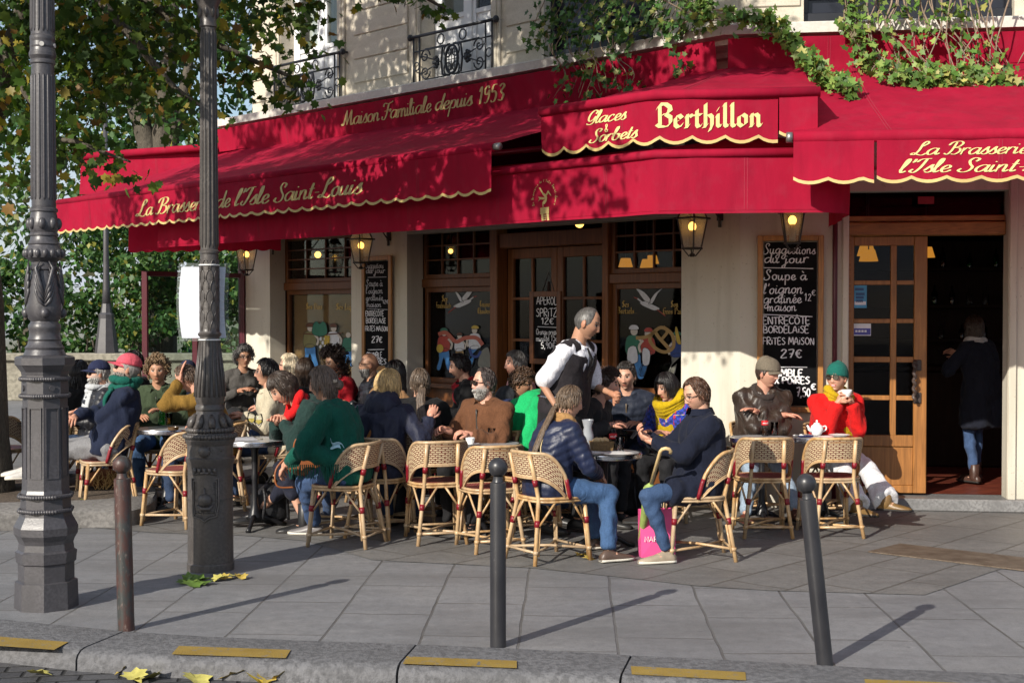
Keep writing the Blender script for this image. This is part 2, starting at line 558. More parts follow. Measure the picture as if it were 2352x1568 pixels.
# ================================================================== ground
def mat_paving(name, c1, c2, rotz, row, length, mortar, jc, wet=0.0, loc=(0, 0, 0)):
 t = NT(name)
 v = t.coord('Object', (1, 1, 1), (0, 0, rotz), loc)
 vn = t.coord('Object')
 nz = t.noise(vn, 1.3, 2)
 br = t.n('ShaderNodeTexBrick')
 br.offset = .37; br.offset_frequency = 2; br.squash = 1.0
 wv = t.n('ShaderNodeVectorMath', operation='ADD')
 cx = t.n('ShaderNodeCombineXYZ')
 t.l(t.math('MULTIPLY', t.math('SUBTRACT', nz, .5), .035), cx.inputs[1])
 t.l(t.math('MULTIPLY', t.math('SUBTRACT', t.noise(vn, 2.1, 2), .5), .07), cx.inputs[0])
 t.l(v, wv.inputs[0]); t.l(cx.outputs[0], wv.inputs[1])
 t.l(wv.outputs[0], br.inputs['Vector'])
 br.inputs['Scale'].default_value = 1.0
 br.inputs['Brick Width'].default_value = length
 br.inputs['Row Height'].default_value = row
 br.inputs['Mortar Size'].default_value = mortar
 br.inputs['Mortar Smooth'].default_value = .3
 br.inputs['Bias'].default_value = 0.0
 br.inputs['Color1'].default_value = (*c1, 1)
 br.inputs['Color2'].default_value = (*c2, 1)
 br.inputs['Mortar'].default_value = (*jc, 1)
 st = t.noise(t.coord('Object', (.5, 2.2, 1), (0, 0, rotz)), 2.4, 6, .6)
 sp = t.noise(vn, 160.0, 3, .7)
 bl = t.noise(vn, 1.1, 5, .6)
 c = t.mix(t.ramp(st, [(.35, 0.0), (.72, .55)]), br.outputs[0], col2(c1, .62))
 c = t.mix(t.ramp(bl, [(.45, 0.0), (.75, .45)]), c, (c1[0] * 1.25, c1[1] * 1.18, c1[2] * 1.08))
 c = t.mix(t.ramp(sp, [(.40, .5), (.5, 0.0)]), c, col2(c1, .4))
 sp2 = t.noise(vn, 55.0, 4, .7)
 c = t.mix(t.ramp(sp2, [(.36, .5), (.48, 0.0)]), c, col2(c1, .55))
 c = t.mix(t.ramp(sp, [(.56, 0.0), (.68, .4)]), c, col2(c1, 1.7))
 gum = t.n('ShaderNodeTexVoronoi'); t.l(vn, gum.inputs['Vector']); gum.inputs['Scale'].default_value = 3.2
 c = t.mix(t.ramp(gum.outputs['Distance'], [(.03, .55), (.06, 0.0)]), c, col2(c1, .4))
 sp3 = t.noise(vn, 13.0, 5, .65)
 c = t.mix(t.ramp(sp3, [(.40, .35), (.50, 0.0)]), c, col2(c1, .6))
 c = t.mix(t.ramp(sp3, [(.58, 0.0), (.70, .4)]), c, (c1[0] * 1.5, c1[1] * 1.45, c1[2] * 1.38))
 wet = t.noise(t.coord('Object', (.55, 1.4, 1)), .75, 6, .62)
 c = t.mix(t.ramp(wet, [(.47, 0.0), (.66, .6)]), c, (c1[0] * .55, c1[1] * .54, c1[2] * .52))
 h = t.math('MULTIPLY', t.math('SUBTRACT', 1.0, br.outputs['Fac']), 1.0)
 b1 = t.bump(h, .8, .012)
 b2 = t.bump(sp, .35, .003, b1)
 b3 = t.bump(st, .25, .012, b2)
 r = t.ramp(bl, [(.3, .5), (.7, .72)])
 return t.done(t.pbr(c, r, 0, b3, .45))
M_SLAB = mat_paving('granite_slabs', (.204, .206, .216), (.236, .238, .248), R(-90 + 2.5), .53, .82, .008, (.075, .07, .062), loc=(.1, .25, 0))
M_SLAB2 = mat_paving('old_brown_slabs', (.172, .168, .164), (.208, .205, .202), R(-48), .44, .78, .010, (.085, .076, .062))
M_COBBLE = None
def mat_cobble():
 t = NT('cobbles')
 v = t.coord('Object', (1, 1, 1), (0, 0, R(-9)))
 br = t.n('ShaderNodeTexBrick')
 t.l(v, br.inputs['Vector'])
 for k, x in (('Scale', 1.0), ('Brick Width', .20), ('Row Height', .11), ('Mortar Size', .014), ('Mortar Smooth', .8)): br.inputs[k].default_value = x
 br.inputs['Color1'].default_value = (.05, .05, .055, 1)
 br.inputs['Color2'].default_value = (.09, .09, .095, 1)
 br.inputs['Mortar'].default_value = (.012, .012, .012, 1)
 n = t.noise(t.coord(), 40, 4)
 c = t.mix(t.ramp(n, [(.4, .4), (.6, 0.0)]), br.outputs[0], (.03, .03, .035))
 b = t.bump(t.math('SUBTRACT', 1.0, br.outputs['Fac']), 1.0, .03)
 return t.done(t.pbr(c, .45, 0, t.bump(n, .3, .006, b), .5))
M_COBBLE = mat_cobble()
M_KERB = plain('kerb_granite', (.135, .135, .142), .75, .15, 3, .6, 70, .012, var2=.35)
M_YELLOW = plain('worn_yellow_paint', (.42, .28, .045), .7, .18, 9, .35, 90, .005, var2=.25)
def mat_yellow():
 t = NT('worn_yellow_marking')
 v = t.coord()
 n = t.noise(v, 26, 6, .65)
 n2 = t.noise(v, 5, 4)
 c = t.mix(t.ramp(n2, [(.3, 0.0), (.7, 1.0)]), (.235, .155, .032), (.30, .205, .05))
 c = t.mix(t.ramp(n, [(.56, 0.0), (.66, .75)]), c, (.17, .16, .15))
 return t.done(t.pbr(c, .75, 0, t.bump(t.noise(v, 110, 3), .5, .005), .3))
M_YELLOW = mat_yellow()
kb = [G(x, y) for x, y in ((-260, 1392), (0, 1423), (209, 1443), (285, 1451), (478, 1463), (687, 1472), (957, 1481), (1190, 1491), (1450, 1506), (1695, 1518), (2015, 1536), (2352, 1550), (2700, 1563))]
kb = [V((kb[0].x - 9, kb[0].y + 3.2, 0))] + kb + [V((kb[-1].x + 12, kb[-1].y - .5, 0))]
def kn(i):
 a = kb[max(i - 1, 0)]; b = kb[min(i + 1, len(kb) - 1)]
 t = (b - a).normalized()
 return V((t.y, -t.x, 0))
mb = MB()
far = [V((60, 60, 0)), V((-60, 60, 0))]
mb.add([V((p.x, p.y, 0)) for p in kb] + [V((60, kb[-1].y, 0)), *far, V((-60, kb[0].y, 0))], [list(range(len(kb) + 4))])
struct(mb.build('pavement', M_SLAB))
bpts = [(-40, 1148), (150, 1205), (350, 1222), (560, 1229), (700, 1241), (857, 1285), (1218, 1303), (1404, 1322), (1598, 1344), (1766, 1355), (2124, 1365), (2278, 1312), (2440, 1262)]
mb = MB()
fr = [G(x, y, .004) for x, y in bpts]
mb.add(fr + [V((9, 11.3, .004)), V((9, 22, .004)), V((-6, 24, .004)), V((-8, 18, .004))], [list(range(len(fr) + 4))])
struct(mb.build('terrace_paving', M_SLAB2))
mb = MB()
mb.add([V((-90, -60, -.10)), V((90, -60, -.10)), V((90, 7.9, -.10)), V((-6, 7.9, -.10)), V((-90, 30, -.10))], [[0, 1, 2, 3, 4]])
struct(mb.build('road', M_COBBLE))
joints = {3: 1, 6: 1, 8: 1, 11: 1}
kroot = None
def kerb_stone(i0, i1, name):
 mb = MB()
 prof = [(0.0, -.16), (0.0, .006), (.365, .006), (.405, -.003), (.43, -.020), (.442, -.045), (.446, -.16)]
 idx = list(range(i0, i1 + 1))
 rings = []
 for i in idx:
  n = kn(i); t = V((-n.y, n.x, 0))
  off = .006 if i == i0 else (-.006 if i == i1 else 0)
  p = kb[i] + t * off
  rings.append([p + n * (a + .004) + ZU * z for a, z in prof])
 fine = []
 for a, b in zip(rings, rings[1:]):
  m = max(2, int((b[0] - a[0]).length / .06))
  for k in range(m):
   f = k / m
   r = [pa.lerp(pb, f) for pa, pb in zip(a, b)]
   for q in range(2, 6):
    h = noise.noise(r[q] * 7) * .007 + noise.noise(r[q] * 25) * .004
    r[q] = r[q] + V((0, 0, h))
   fine.append(r)
 fine.append(rings[-1])
 mb.rings(fine)
 return struct(mb.build(name, M_KERB, None, True, True, 50))
cuts = [0, 2, 4, 7, 9, 12, 14]
cuts = [0, 4, 7, 9, 12, len(kb) - 1]
for a, b in zip(cuts, cuts[1:]): kerb_stone(a, b, 'kerb')
stripes = [[(-60, 1455), (157, 1472), (124, 1490), (-75, 1476)], [(411, 1481), (668, 1490), (656, 1509), (394, 1500)], [(934, 1505), (1187, 1515), (1187, 1532), (925, 1522)], [(1449, 1527), (1712, 1541), (1714, 1560), (1451, 1546)], [(1985, 1557), (2380, 1573), (2390, 1592), (1990, 1576)]]
names5 = ['leftmost yellow kerb stripe near the octagonal lamp post foot', 'yellow kerb stripe right of the rusty bollard', 'yellow kerb stripe just left of the middle black bollard', 'yellow kerb stripe between the two black bollards', 'rightmost yellow kerb stripe below the leaning bollard']
for q, lb in zip(stripes, names5):
 mb = MB()
 P = [G(x, y, .012) for x, y in q]
 def fn(a, b, P=P):
  p = P[3].lerp(P[2], a).lerp(P[0].lerp(P[1], a), b)
  return V((p.x, p.y, .0125))
 mb.sheet(fn, 12, 3)
 o = mb.build('kerb_marking', M_YELLOW)
 o.location.z = -.003
 tag(o, lb, 'road marking', 'yellow stripes on the kerb', 'thing')
def mat_plate():
 t = NT('ribbed_iron')
 w = t.n('ShaderNodeTexWave'); w.wave_type = 'BANDS'
 t.l(t.coord('Object', (1, 1, 1), (0, 0, R(60))), w.inputs['Vector'])
 w.inputs['Scale'].default_value = 9.0
 n = t.noise(t.coord(), 9, 5)
 c = t.mix(t.ramp(n, [(.3, 0.0), (.7, 1.0)]), (.085, .06, .042), (.15, .115, .085))
 return t.done(t.pbr(c, .6, 0, t.bump(w.outputs[0], .6, .006), .4))
mb = MB()
P = [G(x, y, .004) for x, y in ((1994, 1268), (2067, 1250), (2420, 1290), (2400, 1317))]
mb.prism([V((p.x, p.y, .006)) for p in P], (0, 0, .008))
o = mb.build('drain_cover', mat_plate(), None, False, True)
tag(o, 'brown ribbed iron plate set into the paving right', 'drain cover', None, 'thing')
# ================================================================== brasserie building
def mat_wall():
 t = NT('cream_wall_paint')
 v = t.coord()
 n1 = t.noise(v, 1.5, 5)
 ns = t.noise(t.coord('Object', (1, 1, .10)), 5.5, 6, .6)
 n2 = t.noise(v, 38, 4, .65)
 c = t.mix(t.ramp(n1, [(.3, 0.0), (.7, 1.0)]), (.585, .55, .455), (.64, .61, .52))
 c = t.mix(t.ramp(ns, [(.50, 0.0), (.74, .55)]), c, (.40, .36, .28))
 c = t.mix(t.ramp(n2, [(.30, .6), (.37, 0.0)]), c, (.33, .29, .22))
 gz = t.n('ShaderNodeSeparateXYZ'); t.l(v, gz.inputs[0])
 dirt = t.math('MULTIPLY', t.ramp(gz.outputs[2], [(0.0, .8), (.35, 0.0)]), n1)
 c = t.mix(dirt, c, (.25, .22, .18))
 return t.done(t.pbr(c, .75, 0, t.bump(n2, .25, .003, t.bump(n1, .2, .02)), .3))
M_WALL = mat_wall()
M_REVEAL = M_WALL
def mat_lime():
 t = NT('limestone')
 v = t.coord()
 n1 = t.noise(t.coord('Object', (1, 1, 4)), 3, 6, .6)
 n2 = t.noise(v, 60, 4, .6)
 c = t.mix(t.ramp(n1, [(.3, 0.0), (.7, 1.0)]), (.52, .465, .37), (.63, .575, .48))
 c = t.mix(t.ramp(n2, [(.4, .25), (.55, 0.0)]), c, (.36, .31, .24))
 return t.done(t.pbr(c, .85, 0, t.bump(n2, .3, .004), .3))
M_STONE = mat_lime()
M_CORN = plain('pale_cornice', (.60, .57, .52), .8, .12, 3, .2, 40, var2=.1)
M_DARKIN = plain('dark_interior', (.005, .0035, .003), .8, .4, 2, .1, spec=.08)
M_BLKFR = plain('black_window_frame', (.014, .016, .022), .4, .2, 4, .05)
M_WHITEFR = plain('white_window_frame', (.72, .73, .74), .5, .05, 4, .05)
M_MAROON = plain('maroon_metal', (.085, .012, .022), .4, .15, 5, .06)
bld = empty('brasserie_building', CORNER)
tag(bld, 'cream and limestone corner building housing the brasserie', 'building')
ZC = 4.19     # underside of cornice ledge
HEAD = 2.74
uE = FL.px(563, 800)[0]
w1 = (FL.px(807, 700)[0], FL.px(620, 700)[0], .9, HEAD)
w2 = (FL.px(1565, 700)[0], FL.px(935, 700)[0], .02, HEAD)
dr = (FR.px(1949, 800)[0], FR.px(2315, 800)[0], .02, 2.84)
mb = MB()
fwall(mb, FL, 0, uE, 0, ZC, [w1, w2], .24)
fwall(mb, FR, 0, 7.0, 0, ZC, [dr, (FR.px(2351, 800)[0] + .75, 6.4, .8, 2.84)], .2)
EN = Facade(FL.pt(uE, 0), -FL.n, FL.u)
fwall(mb, EN, 0, 8, 0, ZC, [], .1)
bw(mb, 'ground_floor_wall', M_WALL, bld)
for q in ((FL, .02, w2[0] - .01), (FL, w2[1] + .01, w1[0]), (FR, .02, dr[0] - .16)):
 mb = MB(); fbox(mb, *q, 0, .12, 0.001, .022); bw(mb, 'plinth', M_WALL, bld)
uU = FL.px(580, 200)[0]
wa = (FL.px(778, 100)[0], FL.px(645, 100)[0], ZC + .1, 7.2)
wb = (FL.px(1131, 100)[0], FL.px(968, 100)[0], ZC + .1, 7.2)
wc = (FL.px(1500, 100)[0], FL.px(1249, 100)[0], ZC + .1, 7.2)
wd = (FR.px(1846, 30)[0], FR.px(2330, 30)[0], ZC + .1, 7.2)
mb = MB()
fwall(mb, FL, 0, uU, ZC, 9, [wa, wb, wc], .32)
fwall(mb, FR, 0, 7, ZC, 9, [wd], .32)
EN2 = Facade(FL.pt(uU, 0), -FL.n, FL.u)
fwall(mb, EN2, 0, 8, ZC, 9, [], .1)
rf = [FL.pt(0, 9), FL.pt(uU, 9), FL.pt(uU, 9, -8), FR.pt(7, 9, -8), FR.pt(7, 9)]
mb.add(rf, [list(range(5))])
bw(mb, 'upper_wall', M_STONE, bld)
mb = MB()
z = ZC + .27
def courses(fac, u0, u1, hgt=.285):
 k = 0
 z = ZC + .30
 while z < 8.6:
  fbox(mb, fac, u0, u1, z + .008, z + hgt - .008, .0012, .018, 0, .006)
  z += hgt
  k += 1
ub = lambda x: FL.px(x, 100)[0]
for q in ((FL, ub(632), ub(582)), (FL, ub(938), ub(814)), (FL, ub(1240), ub(1164)), (FL, .03, ub(1512)), (FR, .03, FR.px(1838, 30)[0])):
 mb = MB(); courses(*q); bw(mb, 'stone_courses', M_STONE, bld)
mb = MB()
for w in (wa, wb):
 for (a, b) in ((w[0] - .14, w[0] - .005), (w[1] + .005, w[1] + .14)):
  fbox(mb, FL, a, b, ZC + .1, 7.3, .0012, .035, 0, .008)
  fbox(mb, FL, a + .04, b - .03, ZC + .1, 7.3, .035, .05, 0, .006)
bw(mb, 'window_surround', M_STONE, bld)
def sweep(mb, prof, uL, uR, mi=0):
 rings = []
 rings.append([FL.pt(uL, z_, d_) for d_, z_ in prof])
 rings.append([miter(d_) + V((0, 0, z_)) for d_, z_ in prof])
 rings.append([FR.pt(uR, z_, d_) for d_, z_ in prof])
 mb.rings(rings, mi)
mb = MB()
uC = FL.px(497, 287, .45)[0]
sweep(mb, [(.001, ZC + .075), (.001, ZC - .14), (.10, ZC - .14), (.14, ZC - .10), (.30, ZC - .075), (.30, ZC - .03), (.45, ZC - .02), (.45, ZC + .065), (.44, ZC + .075)], uC, 7.0)
bw(mb, 'cornice', M_CORN, bld, False, True)
def tall_window(name, fac, w, mat, d=-.2, dark=False):
 mb = MB()
 u0, u1, z0, z1 = w
 fw = .07
 fbox(mb, fac, u0, u0 + fw, z0, z1, d - .06, d, 0, .006); fbox(mb, fac, u1 - fw, u1, z0, z1, d - .06, d, 0, .006)
 m = (u0 + u1) / 2
 fbox(mb, fac, m - .05, m + .05, z0 + .101, z1, d - .05, d + .012, 0, .006)
 fbox(mb, fac, u0 + fw, u1 - fw, z0, z0 + .10, d - .055, d - .003)
 for a, b in ((u0 + fw, m - .05), (m + .05, u1 - fw)):
  fbox(mb, fac, a, a + .05, z0 + .10, z1, d - .05, d - .006); fbox(mb, fac, b - .05, b, z0 + .10, z1, d - .05, d - .006)
  fbox(mb, fac, a + .05, b - .05, z0 + .78, z0 + .83, d - .05, d - .008)
  fbox(mb, fac, a + .05, b - .05, z0 + .10, z0 + .78, d - .04, d - .025, 0)
 o = bw(mb, 'window', mat, bld)
 mb = MB()
 for a, b in ((u0 + fw + .05, m - .1), (m + .1, u1 - fw - .05)):
  fbox(mb, fac, a, b, z0 + .83, z1, d - .036, d - .03)
 mb.build('pane', M_GLASS, o)
 mb = MB()
 def cur(a, b):
  u = u0 + .1 + (u1 - u0 - .2) * a
  return fac.pt(u, z0 + .1 + (z1 - z0 - .1) * b, d - .16 + .02 * math.sin(a * 40))
 if not dark:
  mb.sheet(lambda a, b: fac.pt(u0 + .1 + (u1 - u0 - .2) * a, z0 + .1 + (z1 - z0 - .1) * b, d - .18 + .02 * math.sin(a * 44)), 60, 2)
  mb.build('curtain', plain('net_curtain', (.62, .64, .58), .8, .08, 3), o, True)
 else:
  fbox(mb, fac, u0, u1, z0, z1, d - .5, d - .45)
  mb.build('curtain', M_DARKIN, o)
 return o
tall_window('window', FL, wa, M_WHITEFR)
tall_window('window', FL, wb, M_WHITEFR, dark=True)
def dark_window(fac, w, n):
 mb = MB()
 u0, u1, z0, z1 = w
 d = -.1
 st = (u1 - u0) / n
 fbox(mb, fac, u0, u1, z0, z0 + .16, d - .05, d + .02, 0, .006)
 for k in range(n + 1):
  fbox(mb, fac, u0 + k * st - .05, u0 + k * st + .05, z0 + .16, z1, d - .05, d, 0, .006)
 fbox(mb, fac, u0, u1, z0 + .30, z0 + .36, d - .045, d - .004)
 o = bw(mb, 'window', M_BLKFR, bld)
 mb = MB()
 fbox(mb, fac, u0, u1, z0, z1, d - .09, d - .06)
 mb.build('pane', plain('dark_pane', (.02, .022, .03), .12, .1, 3, 0), o)
 return o
dark_window(FL, wc, 2)
dark_window(FR, wd, 3)
def spiral(c, r0, turns, a0, sgn, n=18, grow=.22):
 out = []
 for k in range(n + 1):
  f = k / n
  a = a0 + sgn * f * turns * 2 * PI
  r = r0 * (1 - (1 - grow) * f)
  out.append((c[0] + r * math.cos(a), c[1] + r * math.sin(a)))
 return out
def railing(fac, u0, u1, z0, z1, d):
 mb = MB()
 W, H = u1 - u0, z1 - z0
 def P(x, y): return fac.pt(u0 + x, z0 + y, d)
 def T(pts, r=.008, n=6): mb.tube([P(*p) for p in pts], r, n)
 T([(-.05, H), (W + .05, H)], .018, 8)
 for e in (-.06, W + .06):
  mb.ellipsoid(P(e, H), (.035, .035, .04), None, 8, 6)
  mb.tube([P(e, H), fac.pt(u0 + e, z1, 0.0)], .012, 6)
 T([(0, H - .17), (W, H - .17)], .009)
 T([(0.0, .03), (W, .03)], .010)
 for x in (0, .10, W - .10, W): T([(x, 0), (x, H - .0)], .011)
 for x in (0.0, W):
  mb.ellipsoid(P(x, -.02), (.02, .02, .03), None, 8, 5)
 def ring(c, r, rr=.008, el=1.0):
  mb.tube([P(c[0] + r * math.cos(a), c[1] + r * el * math.sin(a)) for a in np.linspace(0, 2 * PI, 18, endpoint=False)], rr, 6, closed=True)
 for x in (W * .36, W * .64): ring((x, H - .085), .055, .008)
 ring((.05, H * .42), .045); ring((W - .05, H * .42), .045)
 cx, cy = W / 2, (H - .14) / 2 + .03
 h2 = (H - .2) / 2
 ring((cx, cy), .10, .016, 1.55)
 for k in (-.045, 0, .045):
  T([(cx + k, cy - .12), (cx + k, cy + .12)], .005, 5)
  T([(cx - .08, cy + k * 1.6), (cx + .08, cy + k * 1.6)], .005, 5)
 for sx in (-1, 1):
  T([(cx + sx * .03, cy + .17), (cx + sx * .15, cy + .15), (cx + sx * .175, cy), (cx + sx * .15, cy - .15), (cx + sx * .03, cy - .17)], .012)
  for sy in (-1, 1):
   T(spiral((cx + sx * .055, cy + sy * (h2 - .10)), .085, 1.2, PI / 2 * sy, -sx * sy), .009)
   xx = cx + sx * (W / 2 - .10 - .10)
   T(spiral((xx, cy + sy * (h2 - .10)), .085, 1.3, (PI if sx > 0 else 0), (1 if sx * sy > 0 else -1) * -1), .009)
   T([(xx + sx * .085, cy + sy * (h2 - .10)), (xx + sx * .06, cy + sy * .10), (cx + sx * .19, cy)], .008)
   T([(cx + sx * .10, cy + sy * (h2 - .02)), (xx, cy + sy * (h2 - .02))], .007)
  for k in range(7):
   a = k / 7 * 2 * PI
   mb.ellipsoid(P(cx + sx * (.26 + .035 * math.cos(a)), cy + .055 * math.sin(a)), (.022, .012, .022), None, 6, 4)
  mb.ellipsoid(P(cx + sx * .26, cy), (.03, .015, .03), None, 6, 5)
 bw(mb, 'balcony_railing', M_BLKFR, bld, True)
def rail_px(xl, yl, xr, yr, d=.07):
 ul, zl = FL.px(xl, yl, d)
 ur, zr = FL.px(xr, yr, d)
 return min(ul, ur), max(ul, ur), (zl + zr) / 2
a, b, zt = rail_px(630, 152, 780, 123); railing(FL, a, b, ZC + .10, zt, .07)
a, b, zt2 = rail_px(950, 88, 1130, 44); railing(FL, a, b, ZC + .10, zt2, .07)
# ---- ground floor joinery, left facade
def lattice(mb, fac, u0, u1, z0, z1, nu, nz, d, fw=.05, mw=.016, dep=.05, mi=0, off=0.0):
 fbox(mb, fac, u0, u0 + fw, z0, z1, d - dep, d, mi, .004); fbox(mb, fac, u1 - fw, u1, z0, z1, d - dep, d, mi, .004)
 fbox(mb, fac, u0 + fw, u1 - fw, z0, z0 + fw, d - dep, d - .002, mi, .004); fbox(mb, fac, u0 + fw, u1 - fw, z1 - fw, z1, d - dep, d - .002, mi, .004)
 for k in range(1, nu):
  u = u0 + fw + (u1 - u0 - 2 * fw) * k / nu
  fbox(mb, fac, u - mw / 2, u + mw / 2, z0 + fw, z1 - fw, d - dep * .7, d - .007, mi)
 for k in range(1, nz):
  z = z0 + fw + (z1 - z0 - 2 * fw) * k / nz
  fbox(mb, fac, u0 + fw, u1 - fw, z - mw / 2, z + mw / 2, d - dep * .66, d - .010, mi)
def pane(mb, fac, u0, u1, z0, z1, d):
 fbox(mb, fac, u0, u1, z0, z1, d - .006, d)
DI = -.24
MR = 2.05      # height of the mid rail
def shop_window(u0, u1, z0, z1, nu, nz, mat, apron=True):
 """joinery window: leaded-look lights above a rail, one big pane below"""
 mb = MB()
 lattice(mb, FL, u0, u1, MR + .1, z1, nu, nz, DI)
 fbox(mb, FL, u0, u1, MR, MR + .1, DI - .08, DI + .03, 0, .008)
 lattice(mb, FL, u0, u1, z0 + .06, MR, 1, 1, DI - .02, .055)
 fbox(mb, FL, u0, u1, z0, z0 + .06, DI - .1, DI + .10, 0, .008)
 if apron: fbox(mb, FL, u0, u1, 0.02, z0, DI - .05, DI - .01)
 o = bw(mb, 'window', mat, bld)
 mb = MB()
 pane(mb, FL, u0 + .05, u1 - .05, MR + .15, z1 - .05, DI - .03)
 pane(mb, FL, u0 + .055, u1 - .055, z0 + .115, MR - .055, DI - .05)
 mb.build('pane', M_GLASS, o)
 return o
win1 = shop_window(w1[0], w1[1], .9, HEAD, 4, 4, M_DKWOOD)
uq = lambda x: FL.px(x, 700, DI)[0]
uWL0, uWL1 = uq(1131), uq(984)          # left window of the wide bay
uDR0, uDR1 = uq(1388), uq(1149)         # door recess
uWR0, uWR1 = uq(1600), uq(1396)
win2 = shop_window(uWL0 + .0, w2[1] - .01, .9, HEAD, 4, 3, M_DKWOOD)
win3 = shop_window(w2[0], uDR0 - .09, .9, HEAD, 4, 3, M_DKWOOD)
mb = MB()
fbox(mb, FL, uDR1 + .005, uWL0 - .005, 0.02, HEAD, DI - .12, DI + .05, 0, .01)
fbox(mb, FL, uDR0 - .085, uDR0 - .005, 0.02, HEAD, DI - .12, DI + .05, 0, .01)
zb = FL.px(1265, 565, DI)[1]
fbox(mb, FL, uDR0, uDR1, zb - .0, zb + .16, DI - .10, DI + .02, 0, .008)
fbox(mb, FL, uDR0, uDR1, HEAD - .06, HEAD - .001, DI - .08, DI - .01)
o = bw(mb, 'door_surround', wood('mid_oak_joinery', (.22, .082, .024), .42), bld)
M_MIDWOOD = MATS['mid_oak_joinery']
mb = MB(); pane(mb, FL, uDR0, uDR1, zb + .16, HEAD - .06, DI - .06); mb.build('pane', M_GLASS, o)
def leaf_door(u0, u1, name='door'):
 mb = MB()
 z1 = zb - .005
 d = DI - .10
 fw = .085
 fbox(mb, FL, u0, u0 + fw, .03, z1, d - .05, d, 0, .006); fbox(mb, FL, u1 - fw, u1, .03, z1, d - .05, d, 0, .006)
 fbox(mb, FL, u0 + fw, u1 - fw, z1 - .11, z1, d - .05, d - .002, 0, .006)
 fbox(mb, FL, u0 + fw, u1 - fw, .03, .55, d - .045, d - .012, 0, .006)
 zz = np.linspace(.55, z1 - .11, 5)
 for k in zz[:-1]: fbox(mb, FL, u0 + fw, u1 - fw, k, k + .03, d - .045, d - .004, 0, .004)
 m = (u0 + u1) / 2
 fbox(mb, FL, m - .014, m + .014, .58, z1 - .11, d - .04, d - .007, 0, .003)
 o = bw(mb, 'door', M_MIDWOOD, bld)
 mb = MB(); pane(mb, FL, u0 + fw, u1 - fw, .55, z1 - .11, d - .03); mb.build('pane', M_GLASS, o)
 mb = MB(); mb.tube([FL.pt(u0 + .045, 1.0, d + .05), FL.pt(u0 + .045, 1.25, d + .05)], .012, 8); mb.build('handle', M_BLACK, o, True)
md = (uDR0 + uDR1) / 2
leaf_door(uDR0 + .01, md - .003); leaf_door(md + .003, uDR1 - .01)
# ---- right facade door bay
DD = -.12
mb = MB()
zt = lambda y: FR.px(2130, y, DD)[1]
fbox(mb, FR, dr[0] + .002, dr[1] - .002, zt(541), zt(510), DD - .1, DD + .03, 0, .01)
fbox(mb, FR, dr[0] + .002, dr[1] - .002, zt(508), zt(495), DD - .1, DD + .0, 0, .006)
fbox(mb, FR, dr[0] + .002, dr[0] + .03, .10, zt(541), DD - .1, DD + .02)
o = bw(mb, 'door_frame', M_OAKX, bld)
mb = MB(); pane(mb, FR, dr[0], dr[1], zt(495), 2.84, DD - .03); mb.build('transom_pane', M_GLASS, o)
ud = lambda x: FR.px(x, 800, DD)[0]
zs = lambda y: FR.px(2040, y, DD)[1]
xs = (1953, 1962, 2051, 2066, 2104, 2131)
u_ = [ud(x) for x in ((1951), (1961), (2045), (2059), (2099), (2129))]
mb = MB()
zt_, zb_ = zs(543), .135
f0, f1 = -.05, 0.0
fbox(mb, FR, u_[0], u_[1], zb_, zt_, DD - .05, DD, 0, .005)
fbox(mb, FR, u_[4], u_[5], zb_, zt_, DD - .05, DD + .004, 0, .006)
fbox(mb, FR, u_[2], u_[3], zs(1000), zs(564), DD - .045, DD - .004, 0, .004)
rows = [(564, 644), (654, 732), (742, 819), (832, 908), (919, 999)]
ys = [543] + [y for r in rows for y in r]
for a, b in zip(ys[0::2], ys[1::2]):
 if a < b:
  if a == 543:
   fbox(mb, FR, u_[1], u_[4], zs(b), zs(a), DD - .045, DD - .002, 0, .005)
for (a, b) in ((644, 654), (732, 742), (819, 832), (908, 919)):
 fbox(mb, FR, u_[1], u_[2], zs(b), zs(a), DD - .045, DD - .006, 0, .004); fbox(mb, FR, u_[3], u_[4], zs(b), zs(a), DD - .045, DD - .006, 0, .004)
fbox(mb, FR, u_[1], u_[4], zs(1025), zs(999), DD - .045, DD - .002, 0, .005)
fbox(mb, FR, u_[1], u_[4], zs(1114), zs(1026), DD - .04, DD - .018, 0, .004)
fbox(mb, FR, u_[1], u_[4], zb_, zs(1114), DD - .045, DD - .002, 0, .005)
odoor = bw(mb, 'door', M_OAK, bld)
mb = MB()
for (a, b) in rows:
 pane(mb, FR, u_[1], u_[2], zs(b), zs(a), DD - .025); pane(mb, FR, u_[3], u_[4], zs(b), zs(a), DD - .025)
mb.build('pane', M_GLASS, odoor)
mb = MB()
zh0, zh1 = zs(918), zs(828)
pts, rr = [], []
uh = u_[4] - .005
for k in range(45):
 f = k / 44
 a = f * 2 * PI * 5
 pts.append(FR.pt(uh + .008 * math.cos(a), zh0 + (zh1 - zh0) * f, DD + .075 + .008 * math.sin(a))); rr.append(.016)
mb.tube(pts, rr, 8)
for zz in (zh0 + .02, zh1 - .04):
 mb.tube([FR.pt(uh, zz, DD + .075), FR.pt(uh + .03, zz, DD)], .014, 8)
 fbox(mb, FR, uh + .0, uh + .07, zz - .05, zz + .05, DD + .005, DD + .02, 0, .006)
mb.build('handle', plain('dark_iron', (.05, .035, .03), .45, .3, 12, .3), odoor, True, False, 40)
mb = MB()
def sticker(x0, x1, y0, y1, mi, dd=0.0):
 fbox(mb, FR, ud(x0), ud(x1), zs(y1), zs(y0), DD - .0245 + dd, DD - .0235 + dd, mi)
sticker(1962, 1991, 655, 707, 0)
for k in range(3): sticker(1966, 1986 - k * 2, 672 + 8 * k, 678 + 8 * k, 3, .0012)
sticker(1964, 1984, 661, 667, 3, .0012)
sticker(1963, 1989, 692, 700, 1, .0012)
sticker(1961, 2001, 743, 771, 1)
sticker(1962, 2000, 754, 769, 2, .0012)
